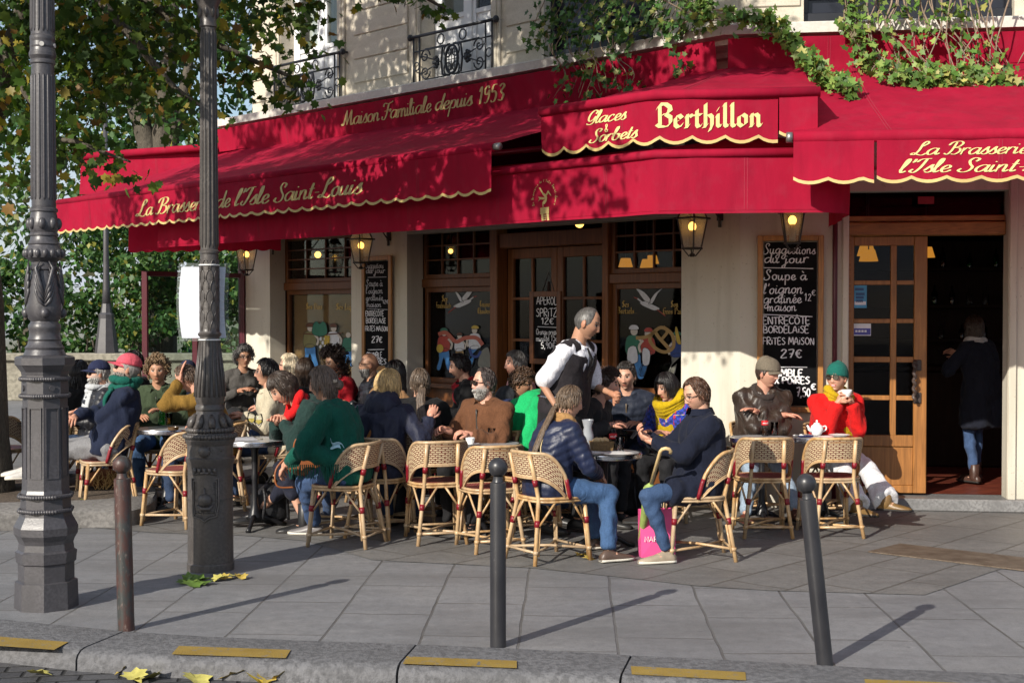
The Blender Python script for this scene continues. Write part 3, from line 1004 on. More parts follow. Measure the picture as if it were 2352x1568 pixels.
for k in range(4): sticker(1965 + 7 * k, 1970 + 7 * k, 758, 763, 1, .0024)
mb.build('sticker', [plain('sky_sticker', (.06, .28, .50), .4), plain('pale_sticker', (.7, .7, .74), .4), plain('violet_sticker', (.06, .06, .32), .4), plain('ink_blue', (.02, .07, .2), .4)], odoor)
mb = MB()
fbox(mb, FR, dr[0] - .06, dr[0] - .004, 0, 2.95, .001, .03, 0, .008)
fbox(mb, FR, dr[1] + .004, dr[1] + .07, 0, 2.95, .001, .03, 0, .008)
fbox(mb, FR, dr[0] - .06, dr[1] + .07, 2.951, 3.03, .001, .06, 0, .01)
bw(mb, 'door_moulding', M_WALL, bld)
mb = MB()
fbox(mb, FR, FR.px(2108, 460)[0], FR.px(2145, 460)[0], FR.px(2108, 469)[1], FR.px(2108, 452)[1], .001, .012)
bw(mb, 'name_plate', plain('red_plate', (.25, .02, .03), .5), bld)
mb = MB()
fbox(mb, FR, dr[0] - .0, 4.6, 0.004, .115, -.6, .10, 0, .012)
bw(mb, 'door_step', plain('worn_step_stone', (.20, .20, .20), .5, .2, 5, .3, 40, var2=.25), bld)
mb = MB()
pu = FR.px(1917, 800, .05)[0]
mb.tube([FR.pt(pu, .0, .05), FR.pt(pu, 4.0, .05)], .022, 10)
bw(mb, 'drainpipe', M_MAROON, bld, True)
mb = MB()
fbox(mb, FL, FL.px(557, 700, .03)[0] - .03, FL.px(557, 700, .03)[0] + .05, 0, 2.9, .0, .07, 0, .01)
bw(mb, 'corner_post', M_MAROON, bld)
mb = MB()
fbox(mb, FL, w2[0], w2[1], 2.66, HEAD + .04, -.18, .012, 0, .01)
bw(mb, 'shutter_box', plain('shutter_grey', (.36, .32, .26), .6, .1), bld)
mb = MB()
iz = .118
ip = [FL.pt(.3, iz, -.30), FL.pt(uE - .2, iz, -.30), FL.pt(uE - .2, iz, -6), FR.pt(6.8, iz, -6.5), FR.pt(6.8, iz, -.25), FR.pt(.3, iz, -.25)]
mb.add(ip, [[0, 1, 2, 3, 4, 5]])
t_ = NT('red_floor_tiles')
bk = t_.n('ShaderNodeTexBrick'); bk.offset = 0
t_.l(t_.coord('Object', (1, 1, 1), (0, 0, R(45))), bk.inputs['Vector'])
for k, x in (('Scale', 1.0), ('Brick Width', .14), ('Row Height', .14), ('Mortar Size', .004)): bk.inputs[k].default_value = x
bk.inputs['Color1'].default_value = (.14, .03, .018, 1); bk.inputs['Color2'].default_value = (.19, .045, .025, 1); bk.inputs['Mortar'].default_value = (.05, .02, .015, 1)
bw(mb, 'interior_floor', t_.done(t_.pbr(bk.outputs[0], .4, 0, None, .4)), bld)
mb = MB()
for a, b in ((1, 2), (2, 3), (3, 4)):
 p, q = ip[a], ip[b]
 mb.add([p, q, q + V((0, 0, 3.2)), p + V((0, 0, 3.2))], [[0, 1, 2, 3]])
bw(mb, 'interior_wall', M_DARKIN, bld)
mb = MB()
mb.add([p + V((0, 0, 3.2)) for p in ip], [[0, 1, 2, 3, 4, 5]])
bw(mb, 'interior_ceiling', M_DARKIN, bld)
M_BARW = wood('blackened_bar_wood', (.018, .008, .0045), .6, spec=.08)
bar = empty('bar_counter', FR.pt(3.4, iz, -2.4))
tag(bar, 'dark wooden bar counter inside the open door', 'counter')
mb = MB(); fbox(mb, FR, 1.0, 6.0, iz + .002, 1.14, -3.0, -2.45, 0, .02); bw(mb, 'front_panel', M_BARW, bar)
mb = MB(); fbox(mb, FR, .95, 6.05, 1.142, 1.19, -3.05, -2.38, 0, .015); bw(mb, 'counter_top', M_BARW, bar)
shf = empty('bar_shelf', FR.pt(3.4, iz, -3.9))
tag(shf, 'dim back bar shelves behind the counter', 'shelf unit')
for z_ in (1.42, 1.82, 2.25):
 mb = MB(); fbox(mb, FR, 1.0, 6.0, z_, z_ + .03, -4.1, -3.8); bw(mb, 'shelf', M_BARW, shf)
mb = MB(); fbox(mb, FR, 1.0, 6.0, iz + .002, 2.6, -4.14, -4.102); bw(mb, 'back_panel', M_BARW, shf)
bm_ = [glassy('amber_bottle', (.5, .22, .05), 1.5), glassy('green_bottle', (.1, .4, .12), 1.5), M_CLEAR]
nbt = 0
for z_, n_ in ((1.45, 9), (1.85, 12), (2.28, 8)):
 for k in range(n_):
  u = 2.2 + k * (2.3 / n_) + random.uniform(-.02, .02)
  mb = MB()
  h = random.uniform(.16, .3); r = random.uniform(.03, .04)
  mb.lathe([(r * .96, 0), (r, .01), (r, h * .6), (r * .35, h * .75), (r * .32, h), (r * .3, h)], (0, 0, 0), 10)
  o = mb.build('bottle', random.choice(bm_), None, True)
  o.location = FR.pt(u, z_ + .001, -3.95)
  tag(o, 'dim glass bottle on the back bar shelf', 'bottle', 'bottles on the back bar')
M_SHADE = emis('lit_lamp_shade', (1.0, .40, .05), .42)
M_BULB = emis('lit_bulb', (1.0, .52, .10), 4.0)
def shade_lamp(pos, label, s=1.0):
 s *= .82
 e = empty('pendant_lamp', pos)
 tag(e, label, 'lamp', 'shaded lamps inside the brasserie')
 mb = MB(); mb.lathe([(.10 * s, 0), (.065 * s, .12 * s)], (0, 0, 0), 16, caps=False); mb.build('lamp_shade', M_SHADE, e, True)
 mb = MB(); mb.tube([(0, 0, .10 * s), (0, 0, .9)], .006, 6); mb.build('cord', M_BLACK, e)
def lamp_at(px, py, fac, d, label, s=1.0):
 r = ray(px, py); P0 = fac.C + fac.n * d
 t = (P0 - C_O).dot(fac.n) / r.dot(fac.n)
 shade_lamp(C_O + r * t - V((0, 0, .06)), label, s)
lamp_at(1990, 574, FR, -1.5, 'upper yellow lamp shade seen through the door panes', 1.15)
lamp_at(1995, 586, FR, -1.3, 'lower yellow lamp shade seen through the door panes', 1.15)
lamp_at(2127, 578, FR, -2.0, 'yellow lamp shade half hidden by the door edge', 1.1)
lamp_at(1437, 601, FL, -1.4, 'single yellow lamp shade behind the right stork window')
lamp_at(1486, 603, FL, -1.8, 'left of the paired yellow lamp shades behind the stork window')
lamp_at(1498, 594, FL, -2.3, 'right of the paired yellow lamp shades behind the stork window')
def globe(px, py, fac, d, label, r_=.05):  # added glowing balls and cords, standing in for lantern reflections in the glass
 r = ray(px, py); P0 = fac.C + fac.n * d
 t = (P0 - C_O).dot(fac.n) / r.dot(fac.n)
 e = empty('glint_ball', C_O + r * t)
 tag(e, label, 'lamp', 'glowing balls behind the brasserie panes')
 mb = MB(); mb.ellipsoid((0, 0, 0), (r_, r_, r_), None, 12, 8); mb.build('bulb', M_BULB, e, True)
 mb = MB(); mb.tube([(0, 0, r_ * .9), (0, 0, .7)], .006, 6); mb.build('cord', M_BLACK, e)
globe(1331, 513, FL, -1.0, 'glowing ball for a lantern reflection above the double door')
globe(730, 585, FL, -1.0, 'glowing ball for a lantern reflection in the leftmost window', .045)
globe(1035, 577, FL, -1.2, 'small glowing ball inside the left stork window', .03)
# ================================================================== lettering: pen strokes laid on real surfaces
_A = [(.8, .85), (.5, 1), (.15, .75), (.05, .35), (.25, .02), (.55, .2), (.78, .7)]
SCRIPT = {
 'a': (1.0, [_A, [(.82, 1), (.76, .35), (.85, .03), (1.1, .25)]]),
 'b': (.85, [[(.0, .4), (.3, 1.5), (.3, 1.95), (.15, 1.7), (.1, .9), (.1, .25), (.3, 0), (.6, .15), (.7, .55), (.55, .9), (.45, .85), (.85, .8)]]),
 'c': (.8, [[(.68, .8), (.5, 1), (.2, .8), (.08, .4), (.25, .03), (.5, .05), (.8, .3)]]),
 'd': (1.0, [_A, [(.88, 1.95), (.78, .4), (.86, .03), (1.08, .25)]]),
 'e': (.75, [[(.0, .3), (.5, .55), (.62, .8), (.42, 1), (.17, .75), (.1, .35), (.28, .02), (.55, .08), (.78, .32)]]),
 'g': (1.0, [_A, [(.82, 1), (.75, 0), (.6, -.8), (.25, -.95), (.1, -.6), (.5, -.2), (1.05, .3)]]),
 'h': (.9, [[(.1, 1.95), (.08, 0)], [(.08, .5), (.3, .95), (.55, .95), (.6, .6), (.58, .2), (.7, .02), (.9, .25)]]),
 'i': (.42, [[(.1, .98), (.06, .3), (.15, .02), (.42, .25)], [(.13, 1.36), (.16, 1.46)]]),
 'j': (.5, [[(.2, .95), (.12, -.4), (-.05, -.95), (-.3, -.7), (.1, -.2), (.5, .25)], [(.23, 1.36), (.26, 1.46)]]),
 'l': (.45, [[(0, .3), (.3, 1.4), (.28, 1.95), (.12, 1.7), (.08, .4), (.18, .02), (.45, .25)]]),
 'm': (1.25, [[(.05, 1), (.05, 0)], [(.05, .5), (.25, .95), (.45, .95), (.48, .6), (.47, 0)], [(.48, .5), (.7, .95), (.9, .95), (.94, .6), (.92, .2), (1.02, .02), (1.25, .25)]]),
 'n': (.88, [[(.05, 1), (.05, 0)], [(.05, .5), (.28, .95), (.52, .95), (.56, .6), (.54, .2), (.65, .02), (.88, .25)]]),
 'o': (.85, [[(.45, 1), (.15, .8), (.07, .4), (.25, .02), (.55, .1), (.7, .5), (.6, .9), (.42, 1)], [(.6, .85), (.85, .8)]]),
 'p': (.85, [[(.1, 1), (.05, -.95)], [(.1, .5), (.3, .95), (.6, .9), (.7, .5), (.55, .05), (.25, .1)]]),
 'q': (.95, [_A, [(.82, 1), (.76, -.95)]]),
 'r': (.62, [[(.05, 1), (.05, 0)], [(.05, .5), (.25, .95), (.5, 1), (.58, .85)]]),
 's': (.62, [[(0, .25), (.4, 1.08), (.42, .75), (.56, .3), (.35, 0), (.08, .1)], [(.5, .08), (.7, .28)]]),
 't': (.5, [[(.27, 1.65), (.15, .3), (.25, .02), (.5, .22)], [(0, 1.05), (.5, 1.08)]]),
 'u': (.92, [[(.08, 1), (.05, .3), (.2, .02), (.45, .2), (.6, .7)], [(.62, 1), (.58, .3), (.68, .02), (.92, .25)]]),
 'L': (1.15, [[(.55, 1.3), (.9, 1.75), (.75, 2.05), (.5, 1.7), (.42, .7), (.2, .08), (-.08, .12), (.1, .32), (.5, .05), (.85, -.04), (1.12, .25)]]),
 'B': (1.25, [[(.5, 1.9), (.38, .6), (.15, .02), (-.15, .2)], [(-.05, 1.4), (.15, 1.85), (.75, 2.02), (1.05, 1.7), (.85, 1.22), (.5, 1.05), (.95, .95), (1.1, .5), (.8, .05), (.45, .1)]]),
 'I': (.85, [[(.05, 1.5), (.3, 1.9), (.95, 1.98)], [(.65, 1.95), (.5, .7), (.22, .02), (-.1, .2), (.05, .5)]]),
 'S': (1.1, [[(.85, 1.5), (1.0, 1.85), (.65, 2.02), (.4, 1.65), (.55, 1.15), (.82, .7), (.7, .2), (.3, -.02), (-.05, .2), (.1, .5)]]),
 'M': (1.5, [[(-.1, .25), (.05, .02), (.2, .3), (.45, 1.9)], [(.45, 1.9), (.62, .05)], [(.62, .05), (1.1, 1.9)], [(1.1, 1.9), (1.15, .3), (1.27, .02), (1.5, .25)]]),
 'F': (1.05, [[(.0, 1.55), (.2, 1.95), (.7, 1.85), (1.3, 2.1)], [(.72, 1.85), (.5, .6), (.2, .0), (-.15, .1), (-.1, .4)], [(.2, .98), (.62, 1.02), (1.0, 1.15), (.95, .85)]]),
 'G': (1.15, [[(.9, 1.45), (1.02, 1.85), (.62, 2.02), (.22, 1.5), (.15, .8), (.42, .42), (.8, .65), (.98, 1.1)], [(1.0, 1.1), (.9, .2), (.5, -.1), (.05, .1)]]),
 'O': (1.2, [[(.6, 1.95), (.2, 1.6), (.08, .9), (.3, .1), (.75, .1), (1.05, .9), (.9, 1.7), (.6, 1.95)]]),
 '&': (1.0, [[(.95, .5), (.55, 0), (.15, .1), (.1, .5), (.6, 1.1), (.65, 1.6), (.4, 1.7), (.25, 1.4), (.5, .7), (.9, 0)]]),
 "'": (.35, [[(.25, 1.95), (.22, 1.6), (.12, 1.45)]]),
 '-': (.6, [[(.1, .62), (.5, .62)]]),
 '1': (.7, [[(.15, 1.4), (.42, 1.9), (.35, 0)]]),
 '9': (.9, [[(.72, 1.6), (.5, 1.9), (.18, 1.6), (.2, 1.1), (.5, .95), (.72, 1.4), (.7, .7), (.45, .05), (.15, .1)]]),
 '5': (.9, [[(.8, 1.9), (.35, 1.85), (.22, 1.1), (.5, 1.2), (.75, .8), (.6, .15), (.3, 0), (.08, .2)]]),
 '3': (.85, [[(.2, 1.6), (.45, 1.9), (.7, 1.6), (.4, 1.05), (.7, .6), (.5, .05), (.1, .15)]]),
 '2': (.85, [[(.15, 1.5), (.4, 1.9), (.7, 1.6), (.5, .9), (.1, .02), (.4, .1), (.8, .02)]]),
 '7': (.85, [[(.1, 1.85), (.75, 1.9), (.5, 1.0), (.35, 0)], [(.25, .95), (.7, 1.0)]]),
 '0': (.85, [[(.4, 1.9), (.12, 1.4), (.12, .5), (.4, 0), (.68, .5), (.68, 1.4), (.4, 1.9)]]),
 ',': (.35, [[(.15, .15), (.05, -.25)]]), '.': (.35, [[(.1, .05), (.16, .1)]]),
 'E': (.9, [[(.8, 1.7), (.5, 1.95), (.3, 1.6), (.5, 1.1), (.2, .6), (.4, .02), (.85, .2)]]),
}
PRINT = {
 'A': (1.15, [[(0, 0), (.5, 2), (1, 0)], [(.2, .7), (.85, .75)]]), 'B': (1.05, [[(.1, 0), (.1, 2), (.7, 1.9), (.75, 1.2), (.15, 1.05), (.9, .8), (.8, .1), (.1, 0)]]),
 'C': (1.05, [[(.9, 1.6), (.6, 1.95), (.15, 1.5), (.1, .5), (.5, 0), (.95, .3)]]), 'D': (1.1, [[(.1, 0), (.1, 2), (.7, 1.75), (.95, 1), (.7, .2), (.1, 0)]]),
 'E': (.95, [[(.85, 2), (.1, 1.95), (.1, 0), (.85, .05)], [(.1, 1), (.7, 1.05)]]), 'F': (.9, [[(.85, 2), (.1, 1.95), (.1, 0)], [(.1, 1), (.7, 1.05)]]),
 'I': (.4, [[(.15, 1.95), (.15, 0)]]), 'i': (.4, [[(.15, 1.3), (.15, 0)], [(.15, 1.75), (.17, 1.85)]]), 'L': (.9, [[(.1, 2), (.1, 0), (.8, .05)]]),
 'M': (1.3, [[(.05, 0), (.2, 2), (.6, .6), (1, 2), (1.15, 0)]]), 'N': (1.1, [[(.1, 0), (.1, 2), (.9, 0), (.9, 2)]]),
 'O': (1.15, [[(.5, 2), (.1, 1.4), (.12, .5), (.5, 0), (.95, .5), (.95, 1.4), (.5, 2)]]), 'P': (1.0, [[(.1, 0), (.1, 2), (.75, 1.85), (.8, 1.2), (.15, .95)]]),
 'R': (1.05, [[(.1, 0), (.1, 2), (.75, 1.85), (.8, 1.2), (.15, 1), (.9, 0)]]), 'S': (.95, [[(.8, 1.75), (.45, 2), (.12, 1.55), (.5, 1.05), (.8, .55), (.45, 0), (.05, .25)]]),
 'T': (1.0, [[(0, 1.95), (.95, 2)], [(.48, 1.95), (.48, 0)]]), 'U': (1.1, [[(.1, 2), (.12, .4), (.5, 0), (.9, .4), (.95, 2)]]), 'X': (1.0, [[(.05, 2), (.9, 0)], [(.9, 2), (.05, 0)]]),
 'Z': (1.0, [[(.05, 1.95), (.9, 2), (.05, 0), (.95, .05)]]), 'V': (1.0, [[(0, 2), (.5, 0), (1, 2)]]), '1': (.7, [[(.1, 1.5), (.4, 2), (.4, 0)]]), '2': (.95, [[(.1, 1.55), (.4, 2), (.75, 1.6), (.05, 0), (.85, .05)]]),
 '5': (.95, [[(.8, 2), (.2, 1.95), (.15, 1.1), (.6, 1.15), (.8, .6), (.5, 0), (.05, .2)]]), '7': (.9, [[(.05, 1.95), (.8, 2), (.35, 0)], [(.2, 1), (.7, 1.05)]]), '9': (.9, [[(.75, 1.5), (.4, 2), (.1, 1.5), (.4, 1), (.75, 1.5), (.6, 0)]]),
 '0': (.95, [[(.42, 2), (.1, 1.4), (.1, .6), (.42, 0), (.75, .6), (.75, 1.4), (.42, 2)]]), '€': (1.0, [[(.9, 1.65), (.6, 1.95), (.25, 1.5), (.25, .5), (.6, 0), (.9, .3)], [(.02, 1.2), (.7, 1.25)], [(.02, .8), (.65, .85)]]),
 ',': (.4, [[(.2, .2), (.05, -.35)]]), '.': (.35, [[(.1, .05), (.16, .12)]]), '-': (.6, [[(.1, 1), (.5, 1)]]), "'": (.35, [[(.2, 2), (.12, 1.6)]]),
}
BLACK = {
 'B': (1.25, [[(.25, 1.85), (.25, .15)], [(0, 1.55), (.25, 1.9), (.7, 1.95), (1, 1.7), (1, 1.35), (.7, 1.1), (.4, 1.05)], [(.7, 1.1), (1.05, .85), (1.05, .4), (.7, .05), (.25, .1), (0, .3)]]),
 'e': (.72, [[(.1, .8), (.1, .2), (.3, 0), (.65, .25)], [(.1, .8), (.38, 1), (.6, .75), (.12, .45)]]), 'r': (.65, [[(.05, .85), (.2, 1), (.2, .15), (.08, 0), (.35, .12)], [(.2, .8), (.42, 1), (.6, .85)]]),
 't': (.6, [[(.22, 1.4), (.22, .2), (.35, 0), (.6, .2)], [(0, 1), (.55, 1)]]), 'h': (.85, [[(.2, 1.9), (.2, .15), (.05, 0), (.33, .12)], [(.2, .8), (.5, 1), (.68, .8), (.68, .1), (.5, -.35)]]),
 'i': (.48, [[(.05, .85), (.2, 1), (.2, .15), (.35, 0), (.5, .15)], [(.15, 1.35), (.28, 1.5)]]), 'l': (.48, [[(.05, 1.75), (.2, 1.9), (.2, .15), (.35, 0), (.5, .15)]]),
 'o': (.85, [[(.15, .8), (.15, .2), (.4, 0), (.68, .2), (.68, .8), (.42, 1), (.15, .8)]]), 'n': (.95, [[(.05, .85), (.2, 1), (.2, .15), (.1, 0), (.33, .12)], [(.2, .8), (.5, 1), (.68, .8), (.68, .15), (.8, 0), (.95, .15)]]),
 's': (.7, [[(.6, .85), (.35, 1), (.12, .8), (.6, .35), (.35, 0), (.08, .15)]]), 'u': (.95, [[(.05, .85), (.2, 1), (.2, .2), (.4, 0), (.65, .2)], [(.65, 1), (.65, .15), (.8, 0), (.95, .15)]]),
 'a': (.9, [[(.1, .85), (.35, 1), (.6, .8), (.6, .15), (.75, 0), (.9, .12)], [(.6, .55), (.15, .4), (.15, .12), (.35, 0), (.6, .2)]]), 'q': (.85, [[(.15, .8), (.15, .2), (.4, 0), (.65, .2)], [(.15, .8), (.42, 1), (.68, .8), (.68, -.7)]]),
 'c': (.7, [[(.6, .85), (.38, 1), (.12, .8), (.12, .2), (.35, 0), (.62, .2)]]), 'd': (.85, [[(.15, .8), (.15, .2), (.4, 0), (.68, .2), (.68, .8), (.2, 1.6)], [(.15, .8), (.42, 1)]]), 'j': (.45, [[(.05, .85), (.2, 1), (.2, -.4), (0, -.6)], [(.15, 1.35), (.28, 1.5)]]),
 'z': (.7, [[(.1, .9), (.6, .95), (.15, .1), (.65, .1)]]), 'S': (1.1, [[(.9, 1.7), (.5, 1.95), (.15, 1.6), (.25, 1.15), (.85, .8), (.9, .35), (.5, 0), (.05, .25)], [(.5, 1.9), (.5, .1)]]),
 'V': (1.15, [[(.1, 1.6), (.3, 1.9), (.3, .4), (.55, 0), (.95, .4), (.95, 1.5), (.7, 1.9)]]), 'L': (1.0, [[(.3, 1.9), (.3, .3), (.05, .1), (.5, 0), (.95, .3)], [(.1, 1.6), (.5, 1.9)]]), 'F': (1.0, [[(.3, 1.8), (.3, .2), (.05, 0)], [(.05, 1.6), (.4, 1.9), (.9, 1.7)], [(.1, 1), (.75, 1)]]),
 'T': (1.05, [[(.1, 1.7), (.5, 1.9), (1, 1.75)], [(.3, 1.6), (.15, .6), (.45, 0), (.95, .3)], [(.6, 1.8), (.6, .2)]]), 'C': (1.05, [[(.9, 1.75), (.5, 1.9), (.15, 1.5), (.15, .4), (.5, 0), (.95, .3)], [(.55, 1.8), (.55, .2)]]),
 'G': (1.15, [[(.95, 1.75), (.5, 1.9), (.15, 1.5), (.15, .4), (.5, 0), (.95, .3), (.95, .9), (.6, 1)]]), 'P': (1.05, [[(.25, 1.85), (.25, -.1)], [(0, 1.6), (.6, 1.95), (.95, 1.6), (.9, 1.1), (.3, .9)]]), '.': (.35, [[(.1, .08), (.2, .2)]]), 'b': (.85, [[(.2, 1.9), (.2, .2), (.42, 0), (.68, .2), (.68, .8), (.45, 1), (.2, .8)]]),
}
ACC = {'é': ('e', '´'), 'è': ('e', '`'), 'à': ('a', '`'), 'Ô': ('O', '^'), 'Ê': ('E', '^')}
def text_strokes(txt, font, smooth=True, jit=0.0, sp=.06, space=.6):
 """-> list of polylines in letter units, total width"""
 x = 0.0
 out = []
 for ch in txt:
  if ch == ' ': x += space; continue
  acc = None
  if ch in ACC: ch, acc = ACC[ch]
  g = font.get(ch) or font.get(ch.lower()) or font.get(ch.upper()) or SCRIPT.get(ch) or PRINT.get(ch)
  if g is None: continue
  adv, st = g
  jy = random.uniform(-jit, jit); js = 1 + random.uniform(-jit, jit)
  for s_ in st:
   P = [V((px * js, py * js, 0)) for px, py in s_]
   if smooth and len(P) > 2: P = crom(P, 5)
   out.append([(p.x + x, p.y + jy) for p in P])
  if acc:
   top = 2.25 if ch in 'OE' else 1.35
   cx = adv * .45
   if acc == '^': out.append([(x + cx - .2, top), (x + cx, top + .3), (x + cx + .2, top)])
   elif acc == '´': out.append([(x + cx - .05, top), (x + cx + .2, top + .35)])
   else: out.append([(x + cx + .05, top), (x + cx - .2, top + .35)])
  x += adv + sp
 return out, x - sp
def lay(mb, strokes, size, fn, pen='round', w=.1, slant=0.0, nib=R(35), mi=0, wmin=.04, lift=.0025, x0=0.0, y0=0.0, rot=0.0, sx=1.0):
 """strokes in letter units -> quads on surface fn(x, y, lift); w in letter units"""
 li = 0
 ca, sa = math.cos(rot), math.sin(rot)
 def put(x, y, l):
  x = (x + slant * y) * size * sx; y = y * size
  return fn(x0 + x * ca - y * sa, y0 + x * sa + y * ca, l)
 for s_ in strokes:
  li += 1
  L = lift + (li % 7) * .00025
  n = len(s_)
  if n < 2: continue
  vs_ = []
  for i, (x, y) in enumerate(s_):
   a = s_[max(i - 1, 0)]; b = s_[min(i + 1, n - 1)]
   dx, dy = b[0] - a[0], b[1] - a[1]
   ln = math.hypot(dx, dy) or 1
   dx, dy = dx / ln, dy / ln
   if pen == 'round': ox, oy = -dy * w / 2, dx * w / 2
   elif pen == 'point':   # swelling on the down strokes
    ww = wmin + (w - wmin) * abs(dy) ** 1.5 * (1 if i not in (0, n - 1) else .5)
    ox, oy = -dy * ww / 2, dx * ww / 2
   else:
    nx, ny = math.cos(nib) * w / 2, math.sin(nib) * w / 2
    ox, oy = nx, ny
    if abs(-dy * nx + dx * ny) < wmin / 2:
     k = wmin / 2
     ox, oy = nx - dy * k, ny + dx * k
   vs_.append(put(x + ox, y + oy, L)); vs_.append(put(x - ox, y - oy, L))
  mb.add(vs_, [[2 * i, 2 * i + 1, 2 * i + 3, 2 * i + 2] for i in range(n - 1)], mi)
  if pen == 'round' and n >= 2:
   pass
def write(mb, txt, fn, x, y, size, width=None, font=SCRIPT, **kw):
 tk = {k: kw.pop(k) for k in ('smooth', 'jit', 'sp', 'space') if k in kw}
 st, wd = text_strokes(txt, font, **tk)
 sx = 1.0
 if width: sx = width / (wd * size)
 lay(mb, st, size, fn, x0=x, y0=y, sx=sx, **kw)
# ================================================================== awnings
class Valance:
 """cloth strip hanging from a path (left to right as seen from the street)"""
 def __init__(s, pts, drop, wave=.012, seed=0, lean=0.0):
  s.p = [V(p) for p in pts]
  s.cum = [0.0]
  for a, b in zip(s.p, s.p[1:]): s.cum.append(s.cum[-1] + (b - a).length)
  s.L = s.cum[-1]; s.drop = drop; s.wave = wave; s.seed = seed; s.lean = lean
 def base(s, x):
  x = min(max(x, 0), s.L)
  for i in range(len(s.p) - 1):
   if x <= s.cum[i + 1] or i == len(s.p) - 2:
    f = (x - s.cum[i]) / (s.cum[i + 1] - s.cum[i])
    t = (s.p[i + 1] - s.p[i]).normalized()
    return s.p[i].lerp(s.p[i + 1], f), V((t.y, -t.x, 0)).normalized()
 def at(s, x, y, l=0.0):
  """y measured down from the top edge"""
  p, n = s.base(x)
  p1, n1 = s.base(x - .12); p2, n2 = s.base(x + .12)
  n = (n1 + n2 + n).normalized()
  k = max(0, y) / s.drop
  w = s.wave * k * (math.sin(x * 3.1 + s.seed) + .6 * math.sin(x * 7.3 + s.seed * 2.1) + .35 * math.sin(x * 13 + s.seed))
  w += noise.noise(V((x * 1.1, y * 3, s.seed))) * s.wave * 1.6 + noise.noise(V((x * 4.5, y * 2, s.seed))) * s.wave * .9
  return p - ZU * y + n * (w + l + s.lean * k)
def valance(mb, va, sc_w=0.0, sc_d=.03, trim=.022, x0=0.0, x1=None, mi=0, mi_t=1, ny=6, step=.035):
 x1 = va.L if x1 is None else x1
 n = max(8, int((x1 - x0) / step))
 def bottom(x):
  if not sc_w: return va.drop
  f = ((x - x0) / sc_w) % 1.0
  return va.drop - sc_d + sc_d * math.sin(f * PI) ** .75
 xs = [x0 + (x1 - x0) * i / n for i in range(n + 1)]
 vs_, fs = [], []
 for j in range(ny + 1):
  for x in xs: vs_.append(va.at(x, bottom(x) * j / ny))
 W = n + 1
 for j in range(ny):
  for i in range(n): fs.append([j * W + i, j * W + i + 1, (j + 1) * W + i + 1, (j + 1) * W + i])
 mb.add(vs_, fs, mi)
 for i in range(1, int((x1 - x0) / 1.2) + 1):
  xs_ = x0 + i * 1.2 - .35
  for o_ in (0, .022): mb.sheet(lambda a, b: va.at(xs_ + o_ + a * .006, bottom(xs_) * (.02 + .93 * b), .0026), 1, ny, mi_t + 1)
 if trim and sc_w:
  vs_ = []
  for x in xs:
   b = bottom(x)
   vs_ += [va.at(x, b - trim, .003), va.at(x, b + .002, .003)]
  mb.add(vs_, [[2 * i, 2 * i + 2, 2 * i + 3, 2 * i + 1] for i in range(n)], mi_t)
M_SEAM = plain('seam_thread', (.30, .012, .035), .8, .1, 20, .1)
SEAMS = []
def roof(mb, front, back, sag=.03, nu=40, nv=10, mi=0):
 """front/back: polylines left to right with the same number of points"""
 def lerp_poly(P, f):
  k = f * (len(P) - 1)
  i = min(int(k), len(P) - 2)
  return V(P[i]).lerp(V(P[i + 1]), k - i)
 def fn(a, b):
  p = lerp_poly(back, a).lerp(lerp_poly(front, a), b)
  p.z -= sag * math.sin(b * PI) * (.8 + .4 * noise.noise(V((a * 6, b * 2, 3)))) - .022 * noise.noise(V((a * 14, b * 3, 9))) - .012 * noise.noise(V((a * 31, b * 2, 4)))
  return p
 mb.sheet(fn, nu, nv, mi)
 L = (V(front[0]) - V(front[-1])).length
 k = max(1, int(L / 1.2))
 for i in range(1, k + 1):
  a0 = (i - .45) / k
  for o_ in (0, .022): mb.sheet(lambda a, b: fn(a0 + (a * .007 + o_) / L, b) + V((0, 0, .005)), 1, nv, 1)
def bar(mb, pts, r=.035, mi=0):
 mb.tube(pts, r, 12, mi)
def awning(name, label):
 e = empty(name, CORNER)
 tag(e, label, 'awning', None)
 return e
PA = 2.3
uA1, zA1 = FL.px(1135, 341, PA)
uA0, zA0 = FL.px(135, 463, PA)
zA = (zA1 + zA0) / 2
aw = awning('awning', 'big left red awning reading La Brasserie de l\'Isle Saint-Louis, dappled by leaf shade')
mb = MB()
fA = [FL.pt(uA0, zA, PA), FL.pt(uA1, zA, PA)]
roof(mb, [p + ZU * .02 for p in fA], [FL.pt(uA0 - .35, 3.84, .37), FL.pt(uA1 - .02, 3.80, .37)], .05, 60, 10)
bw(mb, 'canopy', [M_RED, M_SEAM], aw, True)
mb = MB(); bar(mb, [fA[0], fA[1]], .04); bw(mb, 'front_bar', M_RED, aw, True)
mb = MB(); mb.tube([FL.pt(uA1 - .005, zA, PA), FL.pt(uA1 - .07, zA, PA)], .03, 10); bw(mb, 'bar_end', plain('dull_metal', (.3, .29, .28), .4, .1, 9, .1, metal=.8), aw, True)
vA = Valance([p - ZU * .03 + FL.n * .03 for p in fA], .36, .012, 1.3, -.01)
mb = MB(); valance(mb, vA, .205, .035); ov = bw(mb, 'valance', [M_RED, M_GOLD, M_SEAM], aw, True)
mb = MB()
xt0 = uA0 - FL.px(318, 470, PA)[0]; xt1 = uA0 - FL.px(835, 430, PA)[0]
write(mb, "La Brasserie de l'Isle Saint-Louis", lambda x, y, l: vA.at(x, .245 - y, l + .004), xt0, 0, .088, xt1 - xt0, pen='point', w=.24, wmin=.07, slant=.28, sp=.0)
mb.build('lettering', M_GOLD, ov)
mb = MB()
for u in (uA0 - 1.0, (uA0 + uA1) / 2, uA1 + .9):
 mb.tube([FL.pt(u, 3.5, .1), FL.pt(u - .35, 3.25, 1.2), FL.pt(u, zA - .03, PA - .05)], .025, 8)
